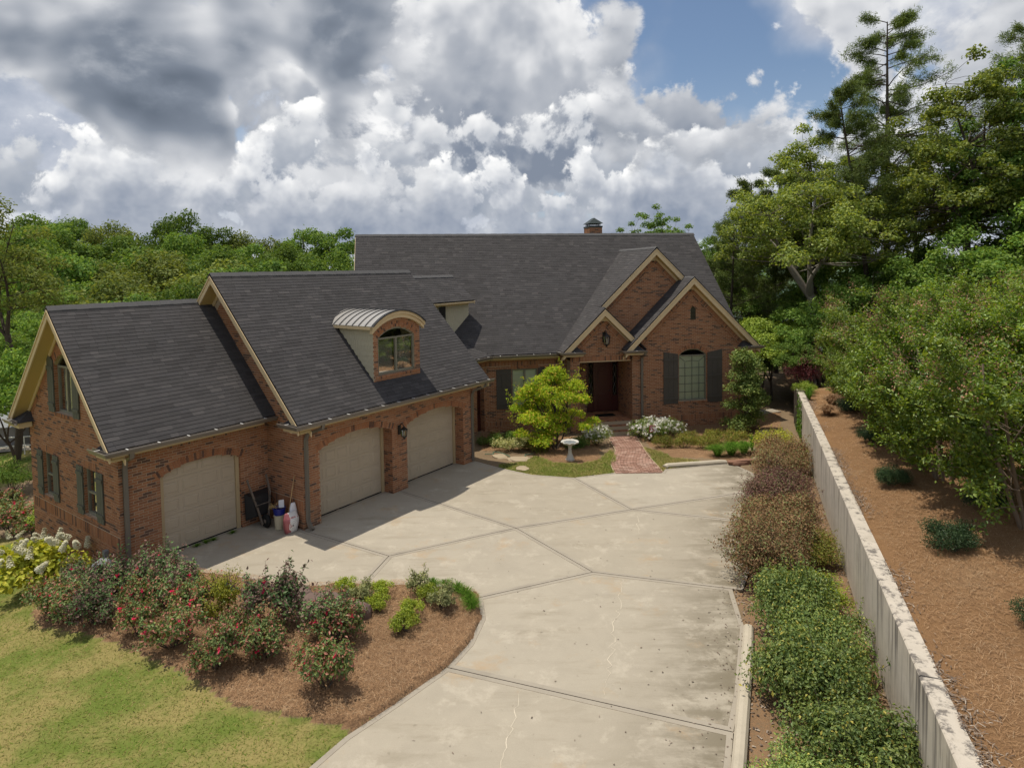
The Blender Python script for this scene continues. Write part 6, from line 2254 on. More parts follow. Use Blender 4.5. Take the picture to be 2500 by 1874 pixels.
def rough_stone(name, loc, size, label, cat, mat, seed, group=None, rz=0.0):
    rs = np.random.default_rng(seed)
    bm = bmesh.new()
    bmesh.ops.create_icosphere(bm, subdivisions=3, radius=1.0)
    ph = rs.uniform(0, 6, 6)
    for v in bm.verts:
        p = v.co.copy()
        k = 1 + 0.16 * math.sin(p.x * 2.6 + ph[0]) * math.cos(p.y * 2.1 + ph[1]) + 0.10 * math.sin(p.z * 4 + ph[2] + p.x * 3) + 0.05 * math.sin(p.y * 7 + ph[3] + p.z * 5)
        q = V(math.copysign(abs(p.x) ** 0.75, p.x), math.copysign(abs(p.y) ** 0.75, p.y), math.copysign(abs(p.z) ** 0.6, p.z)) * k
        v.co = (q.x * size[0], q.y * size[1], q.z * size[2])
    me = bpy.data.meshes.new(name)
    bm.to_mesh(me); bm.free()
    o = mesh_obj(name, me, M[mat], None, loc)
    o.rotation_euler = (0, 0, rz)
    tag(o, label, cat, group)
    return o


def small_things():
    bag_material()
    wheelbarrow(); bucket_bag(); bird_bath(); yard_sign()
    # door mat
    mb = MB(); mb.obox((0, 0, 0.008), (0.45, 0, 0), (0, 0.23, 0), (0, 0, 0.008))
    mb.obox((0, 0, 0.0175), (0.39, 0, 0), (0, 0.17, 0), (0, 0, 0.0025))
    o = mb.build("door_mat", M['mat_black'], None, loc=HF(-1.62, 0.95, 0.198)); o.rotation_euler = (0, 0, AH)
    tag(o, "dark rectangular door mat on the brick stoop", "door mat")
    # red flower by the door
    # stones
    rough_stone("boulder", (-4.75, 13.35, 0.10), (0.42, 0.30, 0.24), "brown boulder at the driveway edge of the rose bed, the rearmost", "boulder", 'rock', 1)
    rough_stone("boulder", (-4.2, 13.1, 0.08), (0.46, 0.30, 0.20), "flat brown boulder in the rose bed, middle one of three", "boulder", 'rock', 2)
    rough_stone("boulder", (-3.18, 12.62, 0.10), (0.20, 0.22, 0.26), "upright grey-brown boulder beside the round box shrubs", "boulder", 'rock', 3)
    rough_stone("boulder", (-9.35, 14.15, 0.10), (0.34, 0.28, 0.45), "blue-grey boulder close to the garage corner", "boulder", 'electric_box', 4)
    rough_stone("long_stone", (8.15, 22.42, 0.05), (0.46, 0.16, 0.13), "long reddish stone lying at the end of the short kerb", "stone", 'red_stone', 5, rz=0.1)
    lab = ["flat reddish stone just behind the long stone", "slab of red stone leaning on the edge of the stepping stones", "thin flat stone halfway along the stony path", "grey flat stone in the stony path near the lime shrub",
           "small stone at the far end of the stony path", "tilted stone at the top of the stony path"]
    for i, (x, y, a, b) in enumerate(((8.62, 22.68, .30, .18), (9.0, 23.05, .30, .20), (9.15, 23.75, .34, .22), (9.35, 24.5, .36, .2), (9.75, 25.3, .3, .2), (10.9, 27.2, .34, .22))):
        rough_stone("flat_stone", (x, y, gzf(x, y) + 0.03), (a, b, 0.055), lab[i], "stone", 'red_stone' if i % 2 == 0 else 'flagstone', 20 + i, "stones of the stony path", rz=i * 0.7)
    lab = ["big pale flagstone in the grass left of the bird bath", "pale flagstone at the driveway edge left of the bird bath", "flagstone beside the coiled garden hose"]
    for i, (x, y, a, b) in enumerate(((0.15, 23.55, .42, .30), (0.28, 22.35, .28, .24), (-0.55, 24.2, .36, .26))):
        rough_stone("flagstone", (x, y, gzf(x, y) + 0.015), (a, b, 0.04), lab[i], "flagstone", 'flagstone', 40 + i, "flagstones in the front bed", rz=i)
    # concrete landing beyond the path
    mb = MB(); mb.obox((0, 0, 0), (0.9, 0.3, 0), (-0.1, 0.3, 0), (0, 0, 0.05)); o = mb.build("landing", M['concrete_edge'], None, loc=(11.9, 30.2, gzf(11.9, 30.2) + 0.05)); tag(o, kind="structure")
    # hose
    mb = MB()
    pts = []
    for i in range(60):
        k = i / 59
        pts.append((-1.15 + 1.9 * k + 0.12 * math.sin(k * 19), 24.35 + 0.5 * math.sin(k * 7) + 0.15 * math.cos(k * 23), 0))
    pts = [(x, y, gzf(x, y) + 0.03) for x, y, _ in pts]
    mb.tube(pts, 0.012, 6)
    o = mb.build("garden_hose", M['hose_green'], None, origin=pts[0], loc=pts[0]); tag(o, "green garden hose trailing over the flagstones by the garage corner", "hose")
    # pot and yellow plant by the side door
    r = thing("flower_pot", (-0.85, 27.7, gzf(-0.85, 27.7)), "round terracotta pot by the side door", "flower pot")
    mb = MB(); mb.lathe((0, 0, 0), [(0.14, 0), (0.20, 0.24), (0.225, 0.25), (0.225, 0.29), (0.19, 0.285), (0.17, 0.22)], 18); tpart(mb, "pot", 'terracotta', r)


small_things()


# ------------------------------------------------------------------ plants
def unit(v):
    return v / np.maximum(np.linalg.norm(v, axis=1, keepdims=True), 1e-9)


def rdir(n, rs):
    return unit(rs.normal(0, 1, (n, 3)))


def leaf_arrays(P, Nm, L, rs, aspect=0.5, fold=0.12):
    """one folded diamond per leaf"""
    n = len(P)
    t = rdir(n, rs)
    t = unit(t - Nm * (t * Nm).sum(1, keepdims=True))
    b = np.cross(Nm, t)
    L = (L * rs.uniform(0.7, 1.25, n))[:, None]
    w = L * aspect * 0.5
    mid = P + t * L * 0.45
    v = np.stack([P, mid + b * w + Nm * L * fold, P + t * L, mid - b * w + Nm * L * fold], 1).reshape(-1, 3)
    f = np.arange(n * 4).reshape(-1, 4)
    return v, f


def join(parts):
    V_, F_, o = [], [], 0
    for v, f in parts:
        V_.append(v); F_.append(f + o); o += len(v)
    return np.concatenate(V_), np.concatenate(F_)


def shell_leaves(centers, radii, n_each, L, rs, squash=0.75, up=0.45, inner=0.6, aspect=0.5, low=-0.5):
    parts = []
    for c, r, n in zip(centers, radii, n_each):
        d = rdir(int(n * 1.6) + 4, rs)
        d = d[d[:, 2] > low][:int(n)]
        k = (inner + (1.05 - inner) * rs.uniform(0, 1, len(d)) ** 0.6)[:, None]
        lump = 1 + 0.18 * np.sin(d[:, :1] * 7 + c[0] * 3) * np.cos(d[:, 1:2] * 6 + c[1]) + 0.10 * rs.normal(0, 1, (len(d), 1))
        P = c + d * k * r * lump * np.array([1, 1, squash])
        Nm = unit(d * 0.55 + np.array([0, 0, up]) + rs.normal(0, 0.42, d.shape))
        parts.append(leaf_arrays(P, Nm, L, rs, aspect))
    return join(parts)


def limb_mesh(paths, name, sides=6):
    mb = MB()
    for pts, r0, r1 in paths:
        n = len(pts)
        mb.tube(pts, [r0 + (r1 - r0) * i / (n - 1) for i in range(n)], sides, cap=False)
    me = np_mesh(name, np.array(mb.v), [np.array(mb.f)], smooth=True)
    return me


def bend(a, b, rs, k=0.08, n=5):
    a, b = np.array(a, float), np.array(b, float)
    L = np.linalg.norm(b - a)
    w = rs.normal(0, k * L, 3)
    return [tuple(a + (b - a) * t + w * math.sin(math.pi * t)) for t in np.linspace(0, 1, n)]


PROTO = {}


def broad(key, seed, H, Rr, base, nclump, nleaf, L, leafmat, bark='bark', trunk_r=0.22, squash=0.75, fork=None, top_bias=0.0, spread=1.0, clump=(0.26, 0.42), aspect=0.55, inner=0.55, column=False):
    """broadleaf tree: trunk, limbs to each clump, leaves on the clumps"""
    rs = np.random.default_rng(seed)
    Hc = (H - base)
    cz = base + Hc * 0.52
    C, Q = [], []
    for i in range(nclump):
        d = rdir(1, rs)[0]
        d[2] = abs(d[2]) * 1.0 - 0.42 + top_bias
        d /= np.linalg.norm(d)
        k = rs.uniform(0.45, 0.92)
        c = np.array([d[0] * Rr * k * spread, d[1] * Rr * k * spread, cz + d[2] * Hc * 0.5 * k])
        # crown narrows towards the top
        nar = 1.0 - 0.45 * max(0.0, (c[2] - cz) / (Hc * 0.5)) ** 1.5
        c[0] *= nar; c[1] *= nar
        if column:
            z_ = rs.uniform(0.08, 0.93)
            a_ = rs.uniform(0, 6.28); r_ = Rr * rs.uniform(0.2, 0.75) * (1.05 - 0.55 * z_ ** 2)
            c = np.array([math.cos(a_) * r_, math.sin(a_) * r_, base + Hc * z_])
        C.append(c); Q.append(Rr * rs.uniform(*clump) * (0.8 + 0.2 * nar))
    C = np.array(C); Q = np.array(Q)
    n_each = np.maximum(8, (nleaf * Q ** 2 / (Q ** 2).sum())).astype(int)
    v, f = shell_leaves(C, Q, n_each, L, rs, squash, aspect=aspect, inner=inner)
    crown = np_mesh(key + "_crown", v, f)
    paths = []
    fz = fork if fork is not None else base + Hc * 0.25
    tr = bend((0, 0, -0.4), (rs.normal(0, .15), rs.normal(0, .15), fz), rs, 0.03, 6)
    paths.append((tr, trunk_r, trunk_r * 0.75))
    # a few main limbs, then branches to the clumps from the nearest limb
    nodes = [(np.array(tr[-1]), trunk_r * 0.5), (np.array(tr[-2]), trunk_r * 0.5)]
    nl = 4
    for i in range(nl):
        a_ = 2 * math.pi * (i + rs.uniform(-0.3, 0.3)) / nl
        rr = Rr * (0.18 if i == 0 else rs.uniform(0.35, 0.6))
        top = np.array([math.cos(a_) * rr, math.sin(a_) * rr, base + Hc * (0.86 if i == 0 else rs.uniform(0.5, 0.8))])
        p = bend(np.array(tr[-1]) + np.array([0, 0, -0.25 * rs.uniform(0, 1)]), top, rs, 0.10, 8)
        r0 = trunk_r * rs.uniform(0.45, 0.65)
        paths.append((p, r0, trunk_r * 0.10))
        for j, q_ in enumerate(p):
            nodes.append((np.array(q_), r0 + (trunk_r * 0.10 - r0) * j / 7))
    NP = np.array([n_[0] for n_ in nodes])
    for c, q in zip(C, Q):
        dd = np.linalg.norm(NP - c, axis=1) + 0.9 * np.maximum(0, NP[:, 2] - c[2] + 0.2 * q)
        j = int(np.argmin(dd))
        s_, r_ = nodes[j]
        paths.append((bend(s_, c, rs, 0.10, 5), min(r_ * 0.5, 0.02 + trunk_r * 0.18), 0.008))
        for _ in range(2):
            e = c + rdir(1, rs)[0] * q * 0.8
            paths.append((bend(c * 0.8 + s_ * 0.2, e, rs, 0.1, 4), 0.012 + trunk_r * 0.04, 0.006))
    PROTO[key] = [("trunk", limb_mesh(paths, key + "_trunk"), bark), ("crown", crown, leafmat)]


def pine(key, seed, H, base, Rr, nb, tufts, leafmat='needle_green', trunk_r=0.22, lean=(0, 0), L=0.23):
    rs = np.random.default_rng(seed)
    paths = []
    topx = np.array([lean[0], lean[1], H])
    tr = [tuple(np.array([0, 0, -0.4]) * (1 - t) + topx * t + np.array([0.15 * math.sin(t * 5), 0.1 * math.cos(t * 4), 0])) for t in np.linspace(0, 1, 9)]
    paths.append((tr, trunk_r, 0.03))
    T, D = [], []
    for i in range(nb):
        k = base / H + (1 - base / H) * (i + rs.uniform(0, 1)) / nb
        s = topx * k + np.array([0.15 * math.sin(k * 5), 0.1 * math.cos(k * 4), 0])
        a = rs.uniform(0, 2 * math.pi)
        g = (k - base / H) / (1 - base / H)
        ln = Rr * (0.55 + 0.6 * math.sin(math.pi * min(1, 0.25 + g * 0.75)) ) * rs.uniform(0.55, 1.1) * (1.0 - 0.45 * g)
        e = s + np.array([math.cos(a) * ln, math.sin(a) * ln, ln * rs.uniform(0.05, 0.42)])
        p = bend(s, e, rs, 0.07, 5)
        paths.append((p, trunk_r * 0.22 * (1 - 0.5 * g), 0.012))
        m = max(3, int(tufts / nb))
        for j in range(m):
            q = rs.uniform(0.40, 1.0)
            b = s + (e - s) * q + rs.normal(0, 0.13 * ln * 0.55, 3)
            T.append(b); D.append(unit((e - s)[None] + np.array([[0, 0, 0.6 * ln]]) + rs.normal(0, 0.4 * ln, (1, 3)))[0])
            if j % 2 == 0:
                paths.append(([tuple(s + (e - s) * q * 0.85), tuple(b)], 0.014, 0.007))
    T = np.array(T); D = np.array(D)
    nn = 30
    n = len(T) * nn
    P = np.repeat(T, nn, 0) + rs.normal(0, 0.10, (n, 3)); Dd = np.repeat(D, nn, 0)
    dd = unit(Dd * 0.5 + rs.normal(0, 0.65, (n, 3)))
    sd = unit(np.cross(dd, rdir(n, rs)))
    LL = L * rs.uniform(0.6, 1.15, n)[:, None]
    w = 0.016
    v = np.stack([P - sd * w, P + sd * w, P + dd * LL + np.array([0, 0, -0.02])], 1).reshape(-1, 3)
    crown = np_mesh(key + "_crown", v, np.arange(n * 3).reshape(-1, 3))
    PROTO[key] = [("trunk", limb_mesh(paths, key + "_trunk"), 'bark'), ("crown", crown, leafmat)]


def shrub(key, seed, Rr, H, nleaf, L, leafmat, stems=8, clumps=14, spiky=0.0, flower=None, nflower=0, fl=0.05, bark='bark', aspect=0.55, low=-0.35, fill=0.35):
    """leafy bush: stems from the ground, leaves massed towards the outside, optional shoots and flowers"""
    rs = np.random.default_rng(seed)
    C, Q = [], []
    for i in range(clumps):
        a = rs.uniform(0, 2 * math.pi); k = math.sqrt(rs.uniform(0, 1)) * 0.70
        h = H * (0.30 + 0.42 * rs.uniform(0, 1)) * (1 - 0.35 * k)
        C.append((math.cos(a) * Rr * k, math.sin(a) * Rr * k, h)); Q.append(min(Rr, H) * rs.uniform(0.28, 0.46))
    C = np.array(C); Q = np.array(Q)
    n_each = np.maximum(6, nleaf * Q ** 2 / (Q ** 2).sum()).astype(int)
    parts = [shell_leaves(C, Q, n_each, L, rs, 0.85, up=0.4, inner=fill, aspect=aspect, low=low)]
    paths = []
    for i in range(stems):
        a = rs.uniform(0, 2 * math.pi)
        c = C[rs.integers(0, len(C))]
        paths.append((bend((0.06 * math.cos(a), 0.06 * math.sin(a), -0.05), c, rs, 0.08, 4), 0.012 + 0.006 * H, 0.004))
    if spiky:
        ns = int(26 * spiky)
        for i in range(ns):
            c = C[rs.integers(0, len(C))]
            d = unit((rs.normal(0, 0.45, (1, 3)) + np.array([[c[0] / Rr * 0.7, c[1] / Rr * 0.7, 0.9]])))[0]
            ln = rs.uniform(0.35, 0.75) * H * 0.75
            e = c + d * ln
            p = bend(c, e, rs, 0.05, 4)
            paths.append((p, 0.006, 0.002))
            m = 26
            t = rs.uniform(0.25, 1.02, m)[:, None]
            P = c + (e - c) * t + rs.normal(0, 0.025, (m, 3))
            parts.append(leaf_arrays(P, unit(d + rs.normal(0, 0.7, (m, 3)) + np.array([0, 0, 0.3])), L * 0.9, rs, aspect))
    v, f = join(parts)
    out = [("stems", limb_mesh(paths, key + "_stems", 5), bark), ("foliage", np_mesh(key + "_foliage", v, f), leafmat)]
    if flower:
        idx = rs.integers(0, len(C), nflower)
        d = rdir(nflower, rs); d[:, 2] = np.abs(d[:, 2]) * 0.9 + 0.05; d = unit(d)
        P = C[idx] + d * Q[idx][:, None] * np.array([1.02, 1.02, 0.9])
        if nflower <= 12:
            pp = [leaf_arrays(rs.normal(0, fl * 0.1, (6, 3)), unit(rs.normal(0, 0.5, (6, 3)) + np.array([0, 0, 1.0])), fl, rs, 0.95, 0.2)]
            v, f = join(pp)
            fm = np_mesh(key + "_flower", v, f)
            for q in P:
                out.append(("flower", fm, flower, tuple(q)))
            PROTO[key] = out
            return
        pp = []
        for k in range(6):
            Nm = unit(d + rs.normal(0, 0.55, d.shape))
            pp.append(leaf_arrays(P + rs.normal(0, fl * 0.12, P.shape), Nm, fl, rs, 0.95, 0.2))
        v, f = join(pp)
        out.append(("flowers", np_mesh(key + "_flowers", v, f), flower))
    PROTO[key] = out


def tuft(key, seed, Rr, H, n, w, mat, arch=0.9):
    """fountain of arching blades"""
    rs = np.random.default_rng(seed)
    a = rs.uniform(0, 2 * np.pi, n); q = rs.uniform(0.15, 1, n)
    b0 = np.stack([np.cos(a) * 0.12 * Rr * q, np.sin(a) * 0.12 * Rr * q, np.zeros(n)], -1)
    out = np.stack([np.cos(a), np.sin(a), np.zeros(n)], -1)
    sd = np.stack([-np.sin(a), np.cos(a), np.zeros(n)], -1)
    h = H * rs.uniform(0.6, 1.05, n)
    rings = []
    for t, wk in ((0, 1.0), (0.4, 0.95), (0.75, 0.7), (1.0, 0.1)):
        z = h * (np.sin(t * 1.9) / np.sin(1.6)) * (1 - 0.28 * t * q * arch)
        p = b0 + out * (Rr * q * t ** 1.5)[:, None]
        p[:, 2] = z
        rings.append((p - sd * w * wk, p + sd * w * wk))
    v = np.stack([x for r in rings for x in r], 1).reshape(-1, 3)
    i = np.arange(n)[:, None] * 8
    f = np.concatenate([i + np.array([0, 1, 3, 2]), i + np.array([2, 3, 5, 4]), i + np.array([4, 5, 7, 6])], 0)
    PROTO[key] = [("blades", np_mesh(key + "_blades", v, f), mat)]


def place(key, name, loc, scale=1.0, rz=0.0, label=None, cat=None, group=None, tilt=(0, 0), leaf=None):
    o = empty(name, loc)
    o.rotation_euler = (tilt[0], tilt[1], rz)
    o.scale = scale if isinstance(scale, (tuple, list)) else (scale, scale, scale)
    tag(o, label, cat, group, kind="thing")
    for nm, me, mat, *at in PROTO[key]:
        c = bpy.data.objects.new(nm, me)
        COL.objects.link(c)
        c.parent = o
        if at:
            c.location = at[0]
        if nm in ("seed_heads", "flowers"):
            c["kind"] = "stuff"
        if len(me.materials) == 0:
            me.materials.append(M[mat])
        if leaf and nm in ('crown', 'foliage'):
            c.material_slots[0].link = 'OBJECT'
            c.material_slots[0].material = M[leaf]
    return o
# ---- prototypes
for i in range(3):
    broad('forest%d' % i, 100 + i, 10.0, 4.2, 2.2, 24, 9000, 0.30, 'leaf_forest', trunk_r=0.22, clump=(0.22, 0.40), aspect=0.7)
broad('forest3', 104, 11.0, 3.6, 3.0, 22, 6500, 0.32, 'leaf_forest_dark', trunk_r=0.22, clump=(0.20, 0.34), spread=1.05, aspect=0.7)
broad('forest4', 105, 10.0, 4.8, 2.0, 30, 9000, 0.30, 'leaf_forest_olive', trunk_r=0.24, clump=(0.20, 0.34), aspect=0.7)
ORD = ["first", "second", "third", "fourth", "fifth", "sixth", "seventh", "eighth", "ninth", "tenth", "eleventh", "twelfth", "thirteenth", "fourteenth", "fifteenth", "sixteenth"]


def far_wood():
    rs = np.random.default_rng(21)
    # rows: distance, image columns as ratios x/y, tree tops
    rows = [("lowest front row", 47, -0.83, -0.30, 5.2, 4.4), ("second row", 56, -0.84, -0.27, 8.2, 6.6), ("third row", 67, -0.84, -0.26, 10.6, 8.2),
            ("fourth row", 80, -0.84, -0.25, 13.2, 9.6), ("fifth row", 95, -0.84, -0.25, 15.8, 11.0), ("skyline row", 112, -0.84, -0.25, 19.5, 13.4)]
    for nm, dist, r0, r1, t0, t1 in rows:
        x0, x1 = r0 * dist, r1 * dist
        n = max(6, int((x1 - x0) / (5.6 if dist < 90 else 6.6)))
        for i in range(n):
            k = (i + rs.uniform(0.25, 0.75)) / n
            x = x0 + (x1 - x0) * k; y = dist + rs.uniform(-3.5, 3.5)
            top = t0 + (t1 - t0) * k + rs.normal(0, 0.7 if dist < 100 else 1.3)
            zb = gzf(x, y)
            h = max(6.5, top - zb)
            key = 'forest%d' % rs.choice([0, 1, 2, 3, 4], p=[.24, .24, .2, .16, .16])
            pm = max(c.co.z for c in PROTO[key][1][1].vertices) if key not in HTOP else HTOP[key]
            HTOP[key] = pm
            s = h / pm
            sw = min(1.35, max(0.75, s)) * rs.uniform(0.8, 1.08)
            place(key, "woodland_tree", (x, y, zb), (sw, sw, s), rs.uniform(0, 6.28), "%s tree from the left in the %s of the wood behind the garage" % (ORD[i], nm), "tree", "trees of the wood behind the garage")


HTOP = {}
far_wood()

# trees round the right-hand side
broad('oak', 201, 12.8, 5.2, 3.4, 130, 24000, 0.17, 'leaf_oak', bark='grey_bark', trunk_r=0.30, fork=5.2, clump=(0.07, 0.15), aspect=0.6, inner=0.25)
broad('hardwood', 202, 16.0, 3.7, 2.6, 140, 22000, 0.17, 'leaf_oak', trunk_r=0.22, fork=7.5, clump=(0.08, 0.17), aspect=0.6, inner=0.25)
broad('hardwood2', 203, 13.5, 3.5, 1.6, 130, 20000, 0.17, 'leaf_forest_dark', trunk_r=0.2, fork=6.0, clump=(0.08, 0.17), aspect=0.6, inner=0.25)
broad('understory', 204, 6.2, 2.9, 0.5, 60, 17000, 0.15, 'leaf_understory', trunk_r=0.08, fork=1.4, clump=(0.13, 0.26), aspect=0.6, inner=0.25)
broad('glossy_tree', 206, 3.8, 0.98, 0.05, 52, 15000, 0.09, 'leaf_glossy', trunk_r=0.05, fork=0.6, clump=(0.26, 0.46), aspect=0.6, inner=0.3, column=True)
broad('lime_tree', 205, 5.0, 2.3, 0.8, 24, 16000, 0.12, 'leaf_lime', trunk_r=0.08, fork=1.2, clump=(0.22, 0.36), squash=0.5, aspect=0.7)
pine('tall_pine', 211, 20.0, 6.0, 4.8, 80, 2300, trunk_r=0.26)
pine('mid_pine', 212, 12.5, 2.4, 3.8, 56, 1700, trunk_r=0.17)
pine('lean_pine', 213, 16.0, 8.0, 3.6, 44, 1200, trunk_r=0.20, lean=(-2.2, 0.6))


def bz(x, y):
    q = np.array([x, y]) - W0
    return max(bank_xy(x, y), gzf(x, y)) if (q @ WN > 0.3 and q @ WD < 43 and q @ WN < 33) else gzf(x, y)


def right_trees():
    T = [('tall_pine', "tall_pine", 22.4, 38, 1.02, 0.4, "tallest pine, rising well above the other trees on the slope", "pine tree"),
         ('oak', "oak_tree", 16.2, 34.5, 1.0, 0.6, "spreading oak with a pale grey forked trunk right of the house", "oak tree"),
         ('hardwood', "broadleaf_tree", 18.2, 38.5, 0.98, 1.5, "broadleaf tree filling the gap between the grey oak and the tallest pine", "tree"),
         ('lean_pine', "leaning_pine", 20.4, 35, 0.98, 0.2, "pine with a bare leaning trunk seen against the sky", "pine tree"),
         ('hardwood', "broadleaf_tree", 22.6, 32.0, 1.06, 3.0, "dense broadleaf tree with a straight dark trunk below the tallest pine", "tree"),
         ('hardwood2', "broadleaf_tree", 25.6, 31.0, 1.24, 0.7, "broadleaf tree with a dark trunk right of the tallest pine", "tree"),
         ('tall_pine', "tall_pine", 28.0, 34.0, 0.92, 2.0, "second tall pine at the right edge of the wood", "pine tree"),
         ('hardwood', "broadleaf_tree", 26.5, 27.0, 1.05, 4.0, "big broadleaf tree at the right edge of the picture", "tree"),
         ('mid_pine', "pine_tree", 15.6, 41, 1.0, 0.3, "shorter pine nearest the roof with drooping needle sprays", "pine tree"),
         ('mid_pine', "pine_tree", 13.2, 38, 0.78, 1.9, "young pine beside the right end of the roof", "pine tree"),
         ('mid_pine', "pine_tree", 18.0, 43, 1.1, 2.9, "pine behind the grey forked oak", "pine tree"),
         ('hardwood2', "broadleaf_tree", 22.0, 44.0, 1.05, 3.7, "broadleaf tree at the back of the slope behind the leaning pine", "tree"),
         ('understory', "understory_tree", 15.5, 31.8, 0.9, 1.0, "leafy young tree at the foot of the grey oak", "tree"),
         ('understory', "understory_tree", 18.2, 31.0, 1.05, 2.0, "leafy young tree behind the crape myrtles, below the leaning pine", "tree"),
         ('understory', "understory_tree", 20.5, 28.5, 1.15, 3.0, "leafy young tree behind the crape myrtles, below the dark trunks", "tree"),
         ('understory', "understory_tree", 23.0, 26.0, 1.25, 4.0, "leafy young tree at the back right of the crape myrtles", "tree"),
         ('understory', "understory_tree", 14.5, 36.5, 0.85, 5.0, "dark leafy sapling under the shorter pine", "tree"),
         ('understory', "understory_tree", 17.5, 35.5, 0.9, 0.5, "dark leafy sapling right behind the grey oak trunk", "tree"),
         ('understory', "understory_tree", 12.8, 34.0, 0.62, 2.5, "small leafy tree behind the right corner of the house", "tree"),
         ('lime_tree', "lime_green_tree", 13.6, 33.0, 0.95, 1.0, "bright lime-green layered small tree right of the big gable", "tree"),
         ('understory', "understory_tree", 13.8, 30.2, 0.5, 1.3, "low leafy sapling at the end of the retaining wall", "tree"),
         ('hardwood2', "broadleaf_tree", 12.8, 56, 1.05, 0.2, "treetop showing above the right part of the main ridge", "tree"),
         ('hardwood2', "broadleaf_tree", 10.4, 55, 0.92, 1.2, "lower treetop showing above the ridge between chimney and right end", "tree"),
         ('hardwood2', "broadleaf_tree", 14.9, 57, 0.98, 4.2, "thin treetop showing above the ridge close to its right end", "tree"),
         ('hardwood2', "broadleaf_tree", 16.8, 52, 0.88, 2.2, "treetop just off the right end of the main ridge", "tree"),
         ('hardwood', "broadleaf_tree", 25.0, 38.5, 0.98, 5.2, "broadleaf tree at the back of the slope, right of the tallest pine", "tree"),
         ('understory', "understory_tree", 21.5, 34.5, 1.2, 1.7, "tall sapling between the dark straight trunks", "tree"),
         ('understory', "understory_tree", 25.0, 29.0, 1.4, 2.7, "bushy sapling at the right edge behind the crape myrtles", "tree"),
         ('understory', "understory_tree", 19.6, 37.5, 1.3, 5.7, "bushy sapling at the foot of the leaning pine", "tree"),
         ('understory', "understory_tree", 23.5, 35.5, 1.3, 0.7, "bushy sapling at the foot of the tallest pine", "tree"),
         ('understory', "understory_tree", 28.0, 31.0, 1.6, 3.7, "tall bushy sapling at the far right edge", "tree"),
         ('forest0', "broadleaf_tree", 19.5, 58, 1.0, 2.2, "distant tree seen through the gap beside the roof", "tree"),
         ('understory', "understory_tree", 17.0, 47, 1.0, 2.2, "sapling far down the slope between house and lake", "tree")]
    for key, nm, x, y, s, rz, lb, cat in T:
        place(key, nm, (x, y, bz(x, y) - 0.1), s, rz, lb, cat, "trees on the slope right of the house")


right_trees()


def crape(key, seed, H, Rr, nleaf):
    """multi-stemmed crape myrtle: fanning stems, leafy sprays, old seed heads"""
    rs = np.random.default_rng(seed)
    paths, parts, heads, twigs = [], [], [], []
    ns = 7
    tips = []
    for i in range(ns):
        a = 2 * math.pi * i / ns + rs.uniform(-0.3, 0.3)
        r = Rr * rs.uniform(0.15, 0.62)
        top = np.array([math.cos(a) * r, math.sin(a) * r, H * rs.uniform(0.42, 0.60)])
        st = bend((0.12 * math.cos(a), 0.12 * math.sin(a), -0.1), top, rs, 0.05, 6)
        paths.append((st, 0.045, 0.018))
        for j in range(11):
            k = rs.uniform(0.2, 1.0)
            s = np.array(st[0]) * (1 - k) + np.array(top) * k
            b = a + rs.normal(0, 0.9)
            ln = rs.uniform(0.35, 0.62) * H * 0.62
            e = s + np.array([math.cos(b) * ln * 0.62, math.sin(b) * ln * 0.62, ln * rs.uniform(0.0, 0.85)])
            e[2] = min(e[2], H * 0.99)
            rr = math.hypot(e[0], e[1])
            if rr > Rr: e[:2] *= Rr / rr
            paths.append((bend(s, e, rs, 0.07, 5), 0.012, 0.004))
            tips.append((s, e))
    npt = max(10, nleaf // (len(tips) * 4))
    for s, e in tips:
        for m in range(4):
            t0 = rs.uniform(0.3, 1.0)
            b = s + (e - s) * t0
            d = unit(((e - s) * 0.8 + rs.normal(0, 0.42, 3) * np.linalg.norm(e - s) + np.array([0, 0, 0.25 * np.linalg.norm(e - s)]))[None])[0]
            ln = rs.uniform(0.35, 0.75)
            q = b + d * ln
            paths.append(([tuple(b), tuple(q)], 0.006, 0.002))
            t = rs.uniform(0.0, 1.05, npt)[:, None]
            P = b + (q - b) * t + rs.normal(0, 0.075, (npt, 3))
            parts.append(leaf_arrays(P, unit(rs.normal(0, 0.6, (npt, 3)) + np.array([0, 0, 0.75])), 0.085, rs, 0.62))
            if q[2] > H * 0.45 and rs.uniform() < 0.30:
                k = 60
                P = q + rs.normal(0, 0.11, (k, 3)) * np.array([1, 1, 1.3]) + np.array([0, 0, 0.08])
                heads.append(leaf_arrays(P, rdir(k, rs), 0.035, rs, 0.9))
    v, f = join(parts)
    hv, hf = join(heads)
    PROTO[key] = [("stems", limb_mesh(paths, key + "_stems", 5), 'crape_bark'), ("foliage", np_mesh(key + "_foliage", v, f), 'leaf_crape'), ("seed_heads", np_mesh(key + "_seed", hv, hf), 'seed_head')]


crape('crape0', 301, 5.6, 2.3, 34000)
crape('crape1', 302, 5.2, 2.4, 34000)
crape('crape2', 303, 6.4, 2.5, 34000)


